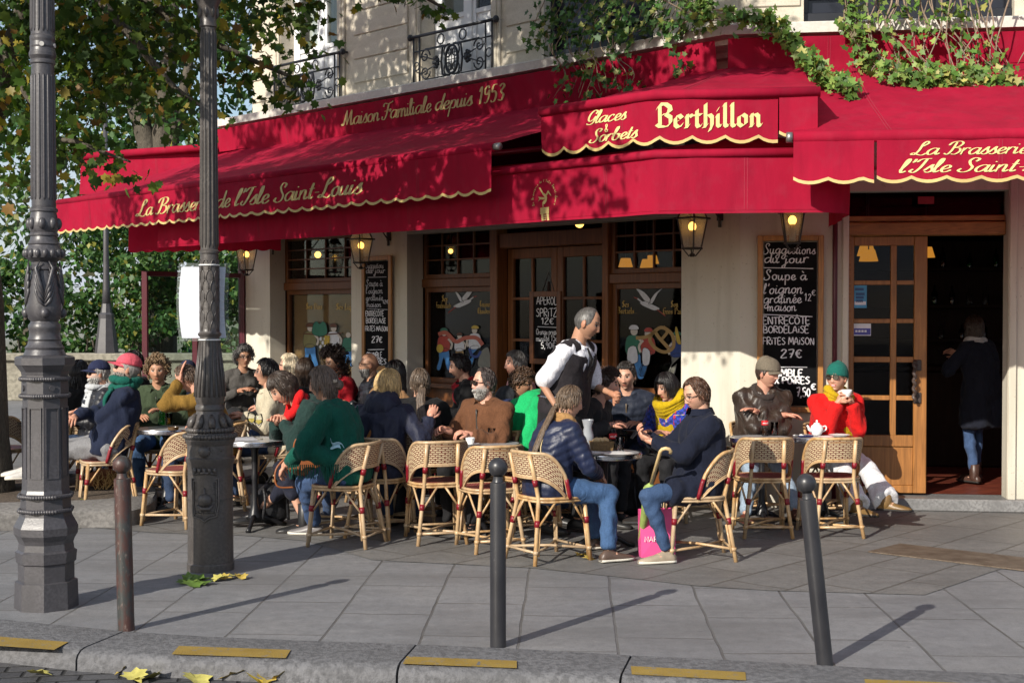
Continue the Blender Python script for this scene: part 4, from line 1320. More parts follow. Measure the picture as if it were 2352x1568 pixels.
bw(mb, 'folding_arm', plain('dull_metal', (.3, .29, .28)), aw, True)
PB = 2.05
low = awning('awning', 'lower plain red awning wrapping the corner with a gold stork emblem')
uB0 = FL.px(360, 520, PB)[0]
zB = (FL.px(1138, 398, PB)[1] + 2.965) / 2
zB = FL.px(1300, 377, PB)[1]
eR = FR.px(1960, 400, PB)[0]
mB = miter(PB)
fB = [FL.pt(uB0, zB, PB), V((mB.x, mB.y, zB)), FR.pt(eR - .28, zB, PB)]
endB = [FR.pt(eR - .28 + .30 * math.sin(a), zB, PB - .30 * (1 - math.cos(a))) for a in (R(25), R(50), R(75), R(90))] + [FR.pt(eR + .02, zB, .9), FR.pt(eR + .02, zB, .25)]
mb = MB()
roof(mb, [fB[0], fB[1], fB[2]], [FL.pt(uB0, zB + .36, .1), CORNER + V((0, 0, zB + .36)) + (mB - CORNER) * .05, FR.pt(eR - .1, zB + .36, .1)], .02, 40, 8)
bw(mb, 'canopy', [M_RED, M_SEAM], low, True)
mb = MB(); bar(mb, fB, .035); bw(mb, 'front_bar', M_RED, low, True)
vB = Valance([p - ZU * .02 for p in fB + endB], .43, .010, 2.2, -.02)
mb = MB(); valance(mb, vB, 0)
mb.sheet(lambda a, b: vB.at(a * (vB.L - 1.9), .43 - .035 + .012 * b, .0035), 120, 1)
ov = bw(mb, 'valance', [M_RED, M_GOLD, M_SEAM], low, True)
mb = MB()
xe = uB0 - FL.px(1249, 445, PB)[0]
def fE(x, y, l=.003): return vB.at(xe + x, .245 - y, l + .004)
def poly(mb, pts, fn, l=.003, mi=0, s=1.0, ox=0, oy=0):
 mb.add([fn(ox + x * s, oy + y * s, l) for x, y in pts], [list(range(len(pts)))], mi)
S_ = .0105
poly(mb, [(-6, 9), (-4.5, 9.3), (-1, 5), (2.5, 3.2), (3.5, 1), (3, -2), (1, -4), (-.6, -4.2), (-.5, -6.5), (-1.4, -6.5), (-1.6, -2.5), (1.3, -.5), (1, 1), (-2, 4)], fE, .003, 0, S_)
poly(mb, [(-6.8, 2), (1.6, .9), (.5, -.6), (-4, -.2), (-6.6, -1.8), (-5, .5)], fE, .0036, 0, S_)
poly(mb, [(2, 3), (4.2, 6.2), (5.2, 5.9), (8, 2.2), (7.6, 1.9), (4.6, 4.4), (3.6, 2.5)], fE, .0041, 0, S_)
for k in range(5): poly(mb, [(-4.2 + (k % 2) * .5, -7 - k * 1.0), (5.6 - (k % 2) * .4, -6.6 - k * 1.0), (5.4, -7.5 - k), (-4, -7.8 - k)], fE, .003 + k * .0003, 0, S_)
poly(mb, [(-3, -11.8), (-.6, -11.8), (-.4, -17), (-2.6, -17)], fE, .0032, 0, S_)
poly(mb, [(2.6, -11.8), (5, -11.8), (5.6, -17), (3.4, -17)], fE, .0032, 0, S_)
for k in range(3): poly(mb, [(-.2, -12.6 - k * 1.6), (2.4, -12.6 - k * 1.6), (2.4, -13.4 - k * 1.6), (-.2, -13.4 - k * 1.6)], fE, .0036, 0, S_)
ring_t = "La Brasserie de l'Isle Saint-Louis"
for i, ch in enumerate(ring_t):
 if ch == ' ': continue
 a = R(205) - i / (len(ring_t) - 1) * R(230)
 st, wd = text_strokes(ch, SCRIPT)
 lay(mb, st, .0105, fE, pen='round', w=.32, x0=.125 * math.cos(a) * 1.0, y0=.13 * math.sin(a) + .01, rot=a - PI / 2)
mb.build('emblem', M_GOLD, ov)
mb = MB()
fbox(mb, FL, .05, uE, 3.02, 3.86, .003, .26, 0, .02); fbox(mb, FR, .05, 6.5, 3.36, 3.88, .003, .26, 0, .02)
bw(mb, 'gap_shade_box', plain('gap_shade_dark', (.022, .014, .013), .8, .2), low)  # dark boxes added so the gap under the awnings reads as deep shade
PG = 2.1
ice = awning('awning', 'upper corner red awning lettered Glaces & Sorbets and Berthillon')
uG0, zG0 = FL.px(1243, 252, PG)
mG = miter(PG)
zG = (FR.px(1700, 221, PG)[1] + zG0) / 2
uG1 = FR.px(1884, 222, PG)[0]
fG = [FL.pt(uG0, zG, PG), V((mG.x, mG.y, zG)), FR.pt(uG1, zG, PG)]
m3 = miter(.34)
bkl, _ = FL.px(1600, 165, .34)
bkr, _ = FR.px(1838, 161, .34)
zGb = 3.90
mb = MB()
roof(mb, [p + ZU * .02 for p in fG], [FL.pt(bkl, zGb, .34), V((m3.x, m3.y, zGb)), FR.pt(bkr, zGb, .34)], .03, 40, 10)
bw(mb, 'canopy', [M_RED, M_SEAM], ice, True)
mb = MB(); bar(mb, fG, .04); bw(mb, 'front_bar', M_RED, ice, True)
vG = Valance([p - ZU * .03 for p in fG], .34, .010, 4.1, -.01)
xS = vG.cum[1] + (FR.px(1791, 260, PG)[0] - FR.px(1505, 260, PG)[0])
mb = MB(); valance(mb, vG, .245, .05, .022, 0.0, xS); ov = bw(mb, 'valance', [M_RED, M_GOLD, M_SEAM], ice, True)
mb = MB()
vG2 = Valance([FR.pt(uG1 - .30, zG - .03, PG + .01), FR.pt(uG1 - .02, zG - .03, PG + .02)], .31, .006, 1.0, .02)
valance(mb, vG2, .2, .03, .022); bw(mb, 'torn_flap', [M_RED, M_GOLD, M_SEAM], ice, True)
mb = MB()
fx = lambda px: (uG0 - FL.px(px, 270, PG)[0]) if px < 1500 else vG.cum[1] + FR.px(px, 270, PG)[0] - FR.px(1505, 270, PG)[0]
gf = lambda x, y, l: vG.at(x, y * -1, l + .004)
xa, xb = fx(1345), fx(1437)
write(mb, 'Glaces', gf, xa, -.122, .050, xb - xa, pen='point', w=.24, wmin=.09, slant=.28, sp=0)
mb.build('lettering', plain('bright_gold_paint', (.72, .58, .25), .5, .08, 8, .05), ov); mb = MB()
write(mb, '&', gf, fx(1391), -.200, .034, None, pen='point', w=.26, wmin=.1)
mb.build('lettering', MATS['bright_gold_paint'], ov); mb = MB()
xa, xb = fx(1354), fx(1462)
write(mb, 'Sorbets', gf, xa, -.272, .051, xb - xa, pen='point', w=.24, wmin=.09, slant=.28, sp=0)
mb.build('lettering', MATS['bright_gold_paint'], ov); mb = MB()
xa, xb = fx(1506), fx(1748)
write(mb, 'Berthillon', gf, xa + .02, -.215, .090, xb - xa, font=BLACK, smooth=False, pen='nib', w=.36, wmin=.15, nib=R(40), sp=.06)
mb.build('lettering', MATS['bright_gold_paint'], ov)
PR_ = 2.28
rgt = awning('awning', 'right red awning over the open door, lettered in pale script')
uR0, zR = FR.px(1822, 316, PR_)
uR1 = 6.6
fRp = [FR.pt(uR0, zR, PR_), FR.pt(uR1, zR, PR_)]
mb = MB()
roof(mb, [p + ZU * .02 for p in fRp], [FR.pt(uR0 - .1, 3.92, .30), FR.pt(uR1, 3.92, .30)], .04, 50, 10)
bw(mb, 'canopy', [M_RED, M_SEAM], rgt, True)
mb = MB(); bar(mb, fRp, .045); bw(mb, 'front_bar', M_RED, rgt, True)
mb = MB(); mb.tube([FR.pt(uR0 - .05, zR, PR_), FR.pt(uR0 - .005, zR, PR_)], .04, 12); bw(mb, 'bar_end', MATS['dull_metal'], rgt, True)
vR = Valance([p - ZU * .035 + FR.n * .03 for p in fRp], .31, .010, 6.0, .0)
xm = FR.px(2006, 360, PR_)[0] - uR0
mb = MB(); valance(mb, vR, .243, .035, .022, xm + .02, vR.L); ov = bw(mb, 'valance', [M_RED, M_GOLD, M_SEAM], rgt, True)
mb = MB(); valance(mb, vR, .243, .035, .022, 0, xm); bw(mb, 'torn_flap', [M_RED, M_GOLD, M_SEAM], rgt, True)
mb = MB()
fx = lambda px: FR.px(px, 360, PR_)[0] - uR0
rf_ = lambda x, y, l: vR.at(x, -y, l + .004)
xa = fx(2092);
write(mb, 'La Brasserie de', rf_, xa, -.110, .047, (fx(2352) - xa) * 1.27, pen='point', w=.21, wmin=.07, slant=.3, sp=.02)
mb.build('lettering', MATS['bright_gold_paint'], ov); mb = MB()
xa = fx(2062)
write(mb, "l'Isle Saint-Louis", rf_, xa, -.236, .050, (fx(2352) - xa) * 1.45, pen='point', w=.21, wmin=.07, slant=.3, sp=.02)
mb.build('lettering', MATS['bright_gold_paint'], ov)
DF = .43
zf1 = ZC - .05
def px_z(fac, px, py, d): return fac.px(px, py, d)[1]
zf0L = px_z(FL, 900, 300, DF)
fas = awning('awning_pelmet', 'long red pelmet under the cornice lettered Maison Familiale depuis 1953')
uF0 = FL.px(562, 300, DF)[0]; uF1 = FL.px(1641, 130, DF)[0]
vF = Valance([FL.pt(uF0, zf1, DF), FL.pt(uF1, zf1, DF)], zf1 - zf0L, .016, 3.0, -.06)
mb = MB(); valance(mb, vF, 0); ov = bw(mb, 'valance', [M_RED, M_GOLD, M_SEAM], fas, True)
mb = MB()
vF2 = Valance([FL.pt(FL.px(498, 310, DF)[0], zf1, DF), FL.pt(uF0 + .01, zf1, DF)], (zf1 - zf0L) * .80, .02, 8.0, -.05)
valance(mb, vF2, 0); bw(mb, 'end_flap', M_RED, fas, True)
mb = MB()
xa = uF0 - FL.px(784, 290, DF)[0]; xb = uF0 - FL.px(1153, 230, DF)[0]
write(mb, 'Maison Familiale depuis 1953', lambda x, y, l: vF.at(x, -y, l + .004), xa, -(zf1 - zf0L) * .60, .086, xb - xa, pen='point', w=.25, wmin=.08, slant=.26, sp=.0)
mb.build('lettering', M_GOLD, ov)
fas2 = awning('awning_pelmet', 'plain red pelmet under the cornice above the door side')
uP0 = FR.px(1672, 110, DF)[0]
vF3 = Valance([FR.pt(uP0, zf1 + .0, DF), FR.pt(6.8, zf1, DF)], zf1 - 3.88, .016, 5.0, -.05)
mb = MB(); valance(mb, vF3, 0); bw(mb, 'valance', [M_RED, M_GOLD, M_SEAM], fas2, True)
far_ = awning('awning', 'far end awning with a sunlit pink flap beyond the left corner')
fp0 = at(560, 333, 17.6); fp1 = at(184, 384, 18.9)
fp1.z = fp0.z
mb = MB()
bk0, bk1 = FL.pt(uU, fp0.z + .22, -.3), FL.pt(uU, fp0.z + .22, -4)
roof(mb, [fp1, fp0], [fp1 + V((.9, 1.6, .25)), fp0 + V((.9, 1.6, .25))], .02, 20, 6)
bw(mb, 'canopy', [M_RED, M_SEAM], far_, True)
mb = MB(); bar(mb, [fp0, fp1], .05); bw(mb, 'front_bar', M_RED, far_, True)
mb = MB()
e1 = fp1.lerp(fp0, .215)
vX = Valance([fp1 - ZU * .03, e1 - ZU * .03], .50, .01, 2.0, 0)
valance(mb, vX, 0); bw(mb, 'end_flap', M_RED, far_, True)
mb = MB()
vY = Valance([e1 + V((-.12, .10, .0)), fp0 + V((.05, .12, .02))], .85, .008, 2.0, 0)
valance(mb, vY, 0); bw(mb, 'valance', [M_RED, M_GOLD, M_SEAM], far_, True)
inn = awning('awning', 'shaded scalloped awning end seen below the big left awning')
q0, q1 = at(296, 505, 17.2), at(365, 500, 17.0)
q0.z = q1.z = 2.95
mb = MB(); valance(mb, Valance([q0, q1, q1 + V((1.6, -.4, 0))], .43, .01, 1.0), .2, .03, 0); bw(mb, 'valance', [M_RED, M_GOLD, M_SEAM], inn, True)
mb = MB(); bar(mb, [q0, q1, q1 + V((1.6, -.4, 0))], .03); bw(mb, 'front_bar', M_RED, inn, True)
# ================================================================== lamp posts, bollards
M_IRON = plain('grey_cast_iron', (.066, .063, .069), .38, .22, 7, .25, 70, .003, spec=.5, var2=.2)
M_IRON2 = plain('weathered_cast_iron', (.076, .067, .062), .38, .25, 6, .35, 60, .004, spec=.5, var2=.25)
def px_prof(base_y, S, pts):
 return [(hw / S, (base_y - y) / S) for y, hw in pts]
g1 = G(107, 1392)
S1 = FOC / g1.y
lp = empty('lamp_post', (g1.x, g1.y, 0))
tag(lp, 'nearest grey iron lamp post with octagonal panelled pedestal', 'lamp post')
def part(mb, name, mat, par, smooth=False, angle=None): return mb.build(name, mat, par, smooth, True, angle)
mb = MB()
mb.lathe(px_prof(1392, S1, [(1392, 71), (1330, 69), (1328, 62), (1290, 62), (1286, 66), (1262, 68), (1258, 62), (1243, 60), (1234, 63), (1222, 70), (1205, 71), (1195, 66), (1180, 58), (1163, 56), (1140, 55)]), n=8, rot=R(22.5 - 8))
part(mb, 'base', M_IRON, lp)
def rope(mb, z, r, n=8, rot=0, k=64, rr=.014):
 pts = []
 for i in range(k):
  a = 2 * PI * i / k
  if n == 8:
   q = ((a - rot + PI / 8) % (PI / 4)) - PI / 8
   rad = r * math.cos(PI / 8) / math.cos(q) if True else r
  else: rad = r
  mb.ellipsoid((rad * math.cos(a), rad * math.sin(a), z), (rr, rr, rr), None, 6, 4)
RO = R(22.5 - 8)
zz = lambda y: (1392 - y) / S1
for y, hw in ((1167, 61), (1134, 61), (905, 56), (866, 56)):
 mb = MB(); rope(mb, zz(y), hw / S1, 8, RO); part(mb, 'rope_moulding', M_IRON, lp, True)
mb = MB()
mb.lathe(px_prof(1392, S1, [(1140, 55), (1128, 55), (1120, 52), (905, 49), (900, 52), (858, 51), (850, 53), (838, 62), (834, 66), (818, 66), (815, 62), (812, 48)]), n=8, rot=RO)
o = part(mb, 'pedestal', M_IRON, lp)
mb = MB()
for k in range(8):
 a = RO + PI / 8 + k * PI / 4
 er, et = V((math.cos(a), math.sin(a), 0)), V((-math.sin(a), math.cos(a), 0))
 ap = 50.5 / S1 * math.cos(PI / 8)
 Mx = Mcols(et, er, ZU)
 for sx in (-1, 1): mb.box(er * (ap + .001) + et * sx * .036 + ZU * zz(1012), (.006, .010, (1092 - 932) / S1), Mx)
 for y in (1092, 932): mb.box(er * (ap + .001) + ZU * zz(y), (.078, .012, .006), Mx)
 if k % 2 == 0:
  for y in (887, 1150): mb.tube([er * (ap - .01) + ZU * zz(y), er * (ap + .012) + ZU * zz(y)], .017, 10)
mb.build('panel_relief', M_IRON, o, False, True)
mb = MB()
mb.lathe(px_prof(1392, S1, [(812, 47), (800, 42), (795, 44), (788, 38), (780, 35), (776, 37), (768, 34), (757, 34), (752, 36), (744, 36), (738, 31), (735, 30), (728, 36), (714, 40), (700, 40), (675, 38), (655, 36), (640, 33), (626, 29), (619, 29), (616, 32), (611, 32), (607, 28), (600, 28), (596, 33), (590, 41), (580, 43), (572, 41), (566, 36), (561, 34), (558, 36), (554, 33), (547, 30), (541, 29), (539, 32), (535, 32), (532, 29), (527, 31), (518, 34), (508, 33), (497, 30), (486, 28), (484, 31), (478, 31), (475, 27)]), n=32)
o = part(mb, 'baluster', M_IRON, lp, True, 40)
mb = MB()    # leaf relief on the belly and foliage collar
for k in range(4):
 a = k * PI / 2 + R(-70)
 def bp(da, y, rr):
  a2 = a + da
  return V((rr / S1 * math.cos(a2), rr / S1 * math.sin(a2), zz(y)))
 for sgn in (-1, 1):
  for q in range(4):
   mb.tube([bp(0, 700 - q * 8, 40), bp(sgn * .25, 690 - q * 14, 40.5), bp(sgn * .5, 668 - q * 18, 39), bp(sgn * .28, 640 - q * 14, 35)], [.006, .012, .010, .003], 6)
 mb.ellipsoid(bp(0, 716, 40), (.025, .025, .03), None, 10, 6)
for k in range(16):
 a = k * PI / 8
 mb.ellipsoid((41 / S1 * math.cos(a), 41 / S1 * math.sin(a), zz(580)), (.018, .018, .026), None, 8, 6)
for k in range(8):
 a = k * PI / 4 + .2
 mb.ellipsoid((32 / S1 * math.cos(a), 32 / S1 * math.sin(a), zz(512)), (.022, .022, .035), None, 8, 6)
mb.build('leaf_relief', M_IRON, o, True)
mb = MB()
mb.lathe(px_prof(1392, S1, [(475, 26), (470, 26.5), (165, 25), (150, 25), (147, 28), (142, 28), (138, 26), (130, 30), (124, 30), (118, 28), (112, 27), (108, 28), (98, 27), (92, 28), (86, 28), (82, 25.5), (-330, 22), (-335, 27), (-350, 30), (-360, 26)]), n=64, flute=None)
fl = mb.build('shaft', M_IRON, lp, False, True)
me = fl.data
for v in me.vertices:       # real flutes: every second column drawn in
 y = 1392 - v.co.z * S1
 if 170 < y < 466 or -325 < y < 78:
  pass
bm = bmesh.new(); bm.from_mesh(me); bm.free()
mb = MB()
for (ya, yb, ra, rb) in ((458, 172, 26.2, 24.8), (76, -320, 25.3, 21.8)):
 for k in range(16):
  a = k * PI / 8
  for f0, f1 in ((0, 1),):
   p = V((ra / S1 * math.cos(a), ra / S1 * math.sin(a), zz(ya))); q = V((rb / S1 * math.cos(a), rb / S1 * math.sin(a), zz(yb)))
   mb.tube([p, p.lerp(q, .02), p.lerp(q, .98), q], [.003, .0065, .0065, .003], 6)
mb.build('fluting', M_IRON, fl, True)
mb = MB()
for k in range(3):
 a = R(-75) + k * R(70)
 er = V((math.cos(a), math.sin(a), 0))
 mb.tube([er * 26 / S1 + ZU * zz(106), er * 29.5 / S1 + ZU * zz(106)], .014, 10)
mb.build('bolt', plain('pale_bolt', (.45, .44, .42), .5, .1), lp)
mb = MB()
for k in (-1, 1):
 er = V((math.cos(R(-98 + k * 22)), math.sin(R(-98 + k * 22)), 0))
 a = RO + PI / 8 + 4
def lantern_head(parent, z, mat, s=1.0):
 mb = MB()
 mb.lathe([(.06 * s, z), (.12 * s, z + .05), (.10 * s, z + .07)], n=8); mb.build('collar', mat, parent, False, True)
 mb = MB()
 for k in range(6):
  a = k * PI / 3
  mb.tube([(.11 * s * math.cos(a), .11 * s * math.sin(a), z + .07), (.21 * s * math.cos(a), .21 * s * math.sin(a), z + .52)], .01, 5)
 mb.lathe([(.24 * s, z + .52), (.24 * s, z + .54), (.10 * s, z + .68), (.06 * s, z + .72), (.02, z + .80)], n=6)
 h = mb.build('lantern_head', mat, parent, False, True)
 mb = MB(); mb.lathe([(.105 * s, z + .075), (.20 * s, z + .515)], n=6, caps=False); mb.build('pane', M_GLASS, h)
lantern_head(lp, zz(-360), M_IRON)
g2 = G(484, 1306)
S2 = FOC / g2.y
lp2 = empty('lamp_post', (g2.x, g2.y, 0))
tag(lp2, 'brown-grey fluted lamp post with coat of arms on its round foot', 'lamp post')
z2 = lambda y: (1306 - y) / S2
mb = MB()
mb.lathe(px_prof(1306, S2, [(1306, 54), (1290, 53.5), (1288, 52), (1090, 51), (1078, 51), (1062, 52), (1058, 55), (1048, 56), (1044, 52), (1018, 52), (1014, 55), (1006, 57)]), n=40)
o = part(mb, 'pedestal', M_IRON2, lp2, True, 35)
mb = MB()      # shield with a ship, mural crown above, rosette
def cyl(da, y, r=52.0):
 a = R(-92) + da
 return V((r / S2 * math.cos(a), r / S2 * math.sin(a), z2(y)))
W_ = .62
sh = [(-W_, 1092), (W_, 1092), (W_, 1150), (W_ * .85, 1178), (W_ * .3, 1182), (0, 1190), (-W_ * .3, 1182), (-W_ * .85, 1178), (-W_, 1150)]
mb.tube([cyl(a, y, 52.5) for a, y in sh], .008, 6, closed=True)
mb.tube([cyl(a * .86, 1140 + (y - 1140) * .88, 52.3) for a, y in sh], .005, 6, closed=True)
for k in range(6): mb.tube([cyl(-.45, 1102 + k * 5, 52), cyl(.45, 1102 + k * 5, 52)], .0035, 5)
mb.tube([cyl(-.35, 1152, 52), cyl(-.1, 1160, 54), (cyl(.2, 1160, 54)), cyl(.4, 1150, 52)], [.008, .016, .016, .006], 8)
mb.ellipsoid(cyl(.02, 1140, 53), (.05, .03, .045), None, 10, 6)
mb.tube([cyl(.02, 1158, 53), cyl(.0, 1112, 53)], .006, 6)
for k in range(5): mb.tube([cyl(-.45 + k * .22, 1170, 52), cyl(-.35 + k * .22, 1166, 53), cyl(-.25 + k * .22, 1170, 52)], .005, 5)
for k in range(5):
 a = -.44 + k * .22
 mb.tube([cyl(a, 1080, 52), cyl(a, 1068, 53)], .012, 6)
mb.tube([cyl(-.55, 1082, 52), cyl(0, 1078, 54), cyl(.55, 1082, 52)], .011, 6)
mb.ellipsoid(cyl(0, 1030, 52), (.04, .03, .04), None, 10, 6)
for k in range(8):
 a = k * PI / 4
 mb.ellipsoid(cyl(.2 * math.cos(a), 1030 + 9 * math.sin(a), 52), (.016, .014, .016), None, 6, 4)
mb.ellipsoid(cyl(.75, 1028, 52), (.012, .012, .012), None, 6, 4)
mb.tube([cyl(a, 1142, 52.2) for a in np.linspace(-3.1, 3.1, 40)], .003, 5, closed=True)
mb.build('coat_of_arms', M_IRON2, o, True)
mb = MB()
rope(mb, z2(998), 57 / S2, 0, 0, 46, .018); part(mb, 'rope_moulding', M_IRON2, lp2, True); mb = MB(); rope(mb, z2(984), 50 / S2, 0, 0, 40, .020)
part(mb, 'rope_moulding', M_IRON2, lp2, True)
mb = MB()
mb.lathe(px_prof(1306, S2, [(1006, 55), (992, 52), (980, 46), (972, 42), (960, 38), (948, 33), (943, 31), (940, 31), (938, 33), (930, 33), (926, 30), (922, 31), (912, 34), (900, 34), (880, 32), (850, 29), (810, 25.5), (778, 22.5), (772, 22), (768, 26), (764, 27), (760, 23), (752, 22), (600, 21), (582, 20.5), (580, 23), (575, 23), (572, 20)]), n=32)
o = part(mb, 'baluster', M_IRON2, lp2, True, 40)
mb = MB()
for k in range(10):      # leaf dome and scale leaves on the stem
 a = k * 2 * PI / 10
 er = V((math.cos(a), math.sin(a), 0))
 mb.tube([er * 48 / S2 + ZU * z2(978), er * 42 / S2 + ZU * z2(962), er * 33 / S2 + ZU * z2(948)], [.022, .026, .008], 8)
for k in range(18):
 a = k * 2 * PI / 18
 er = V((math.cos(a), math.sin(a), 0))
 mb.tube([er * 34 / S2 + ZU * z2(908), er * 31 / S2 + ZU * z2(860), er * 22.5 / S2 + ZU * z2(780)], [.010, .009, .005], 6)
for j in range(7):
 for k in range(7):
  a = (k + .5 * (j % 2)) * 2 * PI / 7
  y = 742 - j * 23
  def q(da, yy): return V((21.6 / S2 * math.cos(a + da), 21.6 / S2 * math.sin(a + da), z2(yy)))
  mb.tube([q(-.36, y + 16), q(-.34, y + 4), q(-.18, y - 6), q(0, y - 9), q(.18, y - 6), q(.34, y + 4), q(.36, y + 16)], .0045, 5)
mb.build('leaf_relief', M_IRON2, o, True)
mb = MB()
mb.lathe(px_prof(1306, S2, [(572, 19.5), (300, 17.5), (296, 18.3), (292, 17.5), (160, 17), (156, 18), (152, 17), (66, 16.5), (64, 20), (58, 20), (54, 18), (40, 20), (20, 22), (6, 28), (2, 29), (0, 24)]), n=40)
o = part(mb, 'shaft', M_IRON2, lp2, True, 40)
mb = MB()
for k in range(14):
 a = k * 2 * PI / 14
 p = V((19.6 / S2 * math.cos(a), 19.6 / S2 * math.sin(a), z2(568))); q = V((16.8 / S2 * math.cos(a), 16.8 / S2 * math.sin(a), z2(70)))
 mb.tube([p, p.lerp(q, .02), p.lerp(q, .98), q], [.002, .0075, .0065, .002], 6)
for k in range(8):
 a = k * PI / 4
 mb.ellipsoid((20.5 / S2 * math.cos(a), 20.5 / S2 * math.sin(a), z2(32)), (.014, .014, .04), None, 8, 6)
mb.build('fluting', M_IRON2, o, True)
lantern_head(lp2, z2(0), M_IRON2, 1.1)
no = empty('paper_notice', (g2.x, g2.y + .09, 0))
tag(no, 'blank white paper notice in a plastic sleeve tied to a lamp post', 'notice')
S2b = FOC / (g2.y + .09)
def npx(x, y, dy=0.0, bow=0.0):
 p = at(x, y, g2.y + .09 + dy)
 return p
def ncurve(dy, x0, x1, x2, y0, y1):
 def fn(a, b):
  x = x0 + (x1 - x0) * a
  y = y0 + (y1 - y0) * b
  x += -6 * math.sin(b * PI) * (1 if a < .5 else .7) + 5 * (b > .8) * (b - .8)
  return npx(x, y, dy + .03 * (a - .5) ** 2 * 4)
 return fn
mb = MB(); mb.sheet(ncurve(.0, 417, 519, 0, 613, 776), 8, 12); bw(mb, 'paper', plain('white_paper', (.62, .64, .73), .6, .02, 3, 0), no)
mb = MB()
for k in range(7): mb.sheet(ncurve(-.002, 500, 515, 0, 640 + k * 17, 641 + k * 17), 4, 1)
bw(mb, 'faint_print', plain('grey_print', (.62, .62, .66), .6), no)
mb = MB(); mb.sheet(ncurve(.004, 411, 529, 0, 604, 783), 8, 12)
t_ = NT('plastic_sleeve')
tr_ = t_.n('ShaderNodeBsdfTransparent'); df_ = t_.n('ShaderNodeBsdfPrincipled'); df_.inputs['Base Color'].default_value = (.55, .62, .6, 1); df_.inputs['Roughness'].default_value = .25
mx_ = t_.n('ShaderNodeMixShader'); mx_.inputs[0].default_value = .14
t_.l(tr_.outputs[0], mx_.inputs[1]); t_.l(df_.outputs[0], mx_.inputs[2])
bw(mb, 'sleeve', t_.done(mx_.outputs[0]), no)
mb = MB()
for y in (607, 778):
 r_ = (22.5 if y < 700 else 24) / S2
 c = V((g2.x, g2.y, z2(y)))
 mb.tube([c + V((r_ * math.cos(a), r_ * math.sin(a), 0)) for a in np.linspace(0, 2 * PI, 24, endpoint=False)], .005, 6, closed=True)
bw(mb, 'zip_tie', M_WHITE, no, True)
def bollard(px, py, hpx, tilt, mat, label, wpx=37):
 g = G(px, py)
 S = FOC / g.y
 h = hpx / S
 r = wpx / 2 / S
 e = empty('bollard', g)
 tag(e, label, 'bollard', 'ball-topped bollards along the kerb')
 mb = MB()
 mb.lathe([(r * 1.02, -.02), (r, .01), (r, h * .855), (r * .97, h * .868), (r * .72, h * .872), (r * .62, h * .885), (r * .60, h * .9)], n=28)
 mb.build('post', mat, e, True, True, 40)
 mb = MB(); rb = h * .052
 mb.ellipsoid((0, 0, h - rb), (rb, rb, rb), None, 20, 14); mb.build('ball', mat, e, True)
 e.rotation_euler = (R(tilt[0]), R(tilt[1]), 0)
 return e
def mat_rust():
 t = NT('rusty_bollard_paint')
 v = t.coord('Object', (1, 1, .45))
 n = t.noise(v, 16, 6, .65)
 n2 = t.noise(v, 60, 4)
 c = t.mix(t.ramp(n, [(.44, 0.0), (.56, 1.0)]), (.040, .043, .042), (.060, .026, .021))
 c = t.mix(t.ramp(n2, [(.6, 0.0), (.7, .5)]), c, (.2, .16, .14))
 return t.done(t.pbr(c, t.ramp(n, [(.4, .3), (.6, .55)]), 0, t.bump(n2, .35, .003), .5))
def mat_scuff():
 t = NT('scuffed_black_paint')
 v = t.coord('Object', (1, 1, .6))
 n2 = t.noise(v, 34, 5, .7)
 n = t.noise(v, 7, 4)
 c = t.mix(t.ramp(n, [(.3, 0.0), (.7, 1.0)]), (.018, .018, .022), (.032, .032, .036))
 c = t.mix(t.ramp(n2, [(.68, 0.0), (.75, .6)]), c, (.16, .15, .15))
 return t.done(t.pbr(c, .36, 0, t.bump(n2, .15, .002), .5))
bollard(290, 1446, 403, (0, -1.2), mat_rust(), 'rusty brown bollard with flaking paint beside the left lamp post', 38)
bollard(1144, 1484, 437, (0, 0), mat_scuff(), 'upright black bollard in front of the row of chairs', 37)
bollard(1895, 1525, 447, (2, -6.6), MATS.get('x') or mat_scuff(), 'leaning black bollard on the right', 38)
M_LFR = plain('lantern_copper_black', (.03, .022, .018), .4, .3, 12, .1)
def mat_lgl():
 t = NT('frosted_lantern_glass')
 tr = t.n('ShaderNodeBsdfTransparent'); tl = t.n('ShaderNodeBsdfTranslucent'); df = t.n('ShaderNodeBsdfDiffuse')
 tl.inputs[0].default_value = (.8, .76, .68, 1); df.inputs[0].default_value = (.55, .53, .48, 1)
 m1 = t.n('ShaderNodeMixShader'); m2 = t.n('ShaderNodeMixShader'); m1.inputs[0].default_value = .5; m2.inputs[0].default_value = .34
 t.l(tl.outputs[0], m1.inputs[1]); t.l(df.outputs[0], m1.inputs[2]); t.l(tr.outputs[0], m2.inputs[1]); t.l(m1.outputs[0], m2.inputs[2])
 return t.done(m2.outputs[0])
M_LGL = mat_lgl()
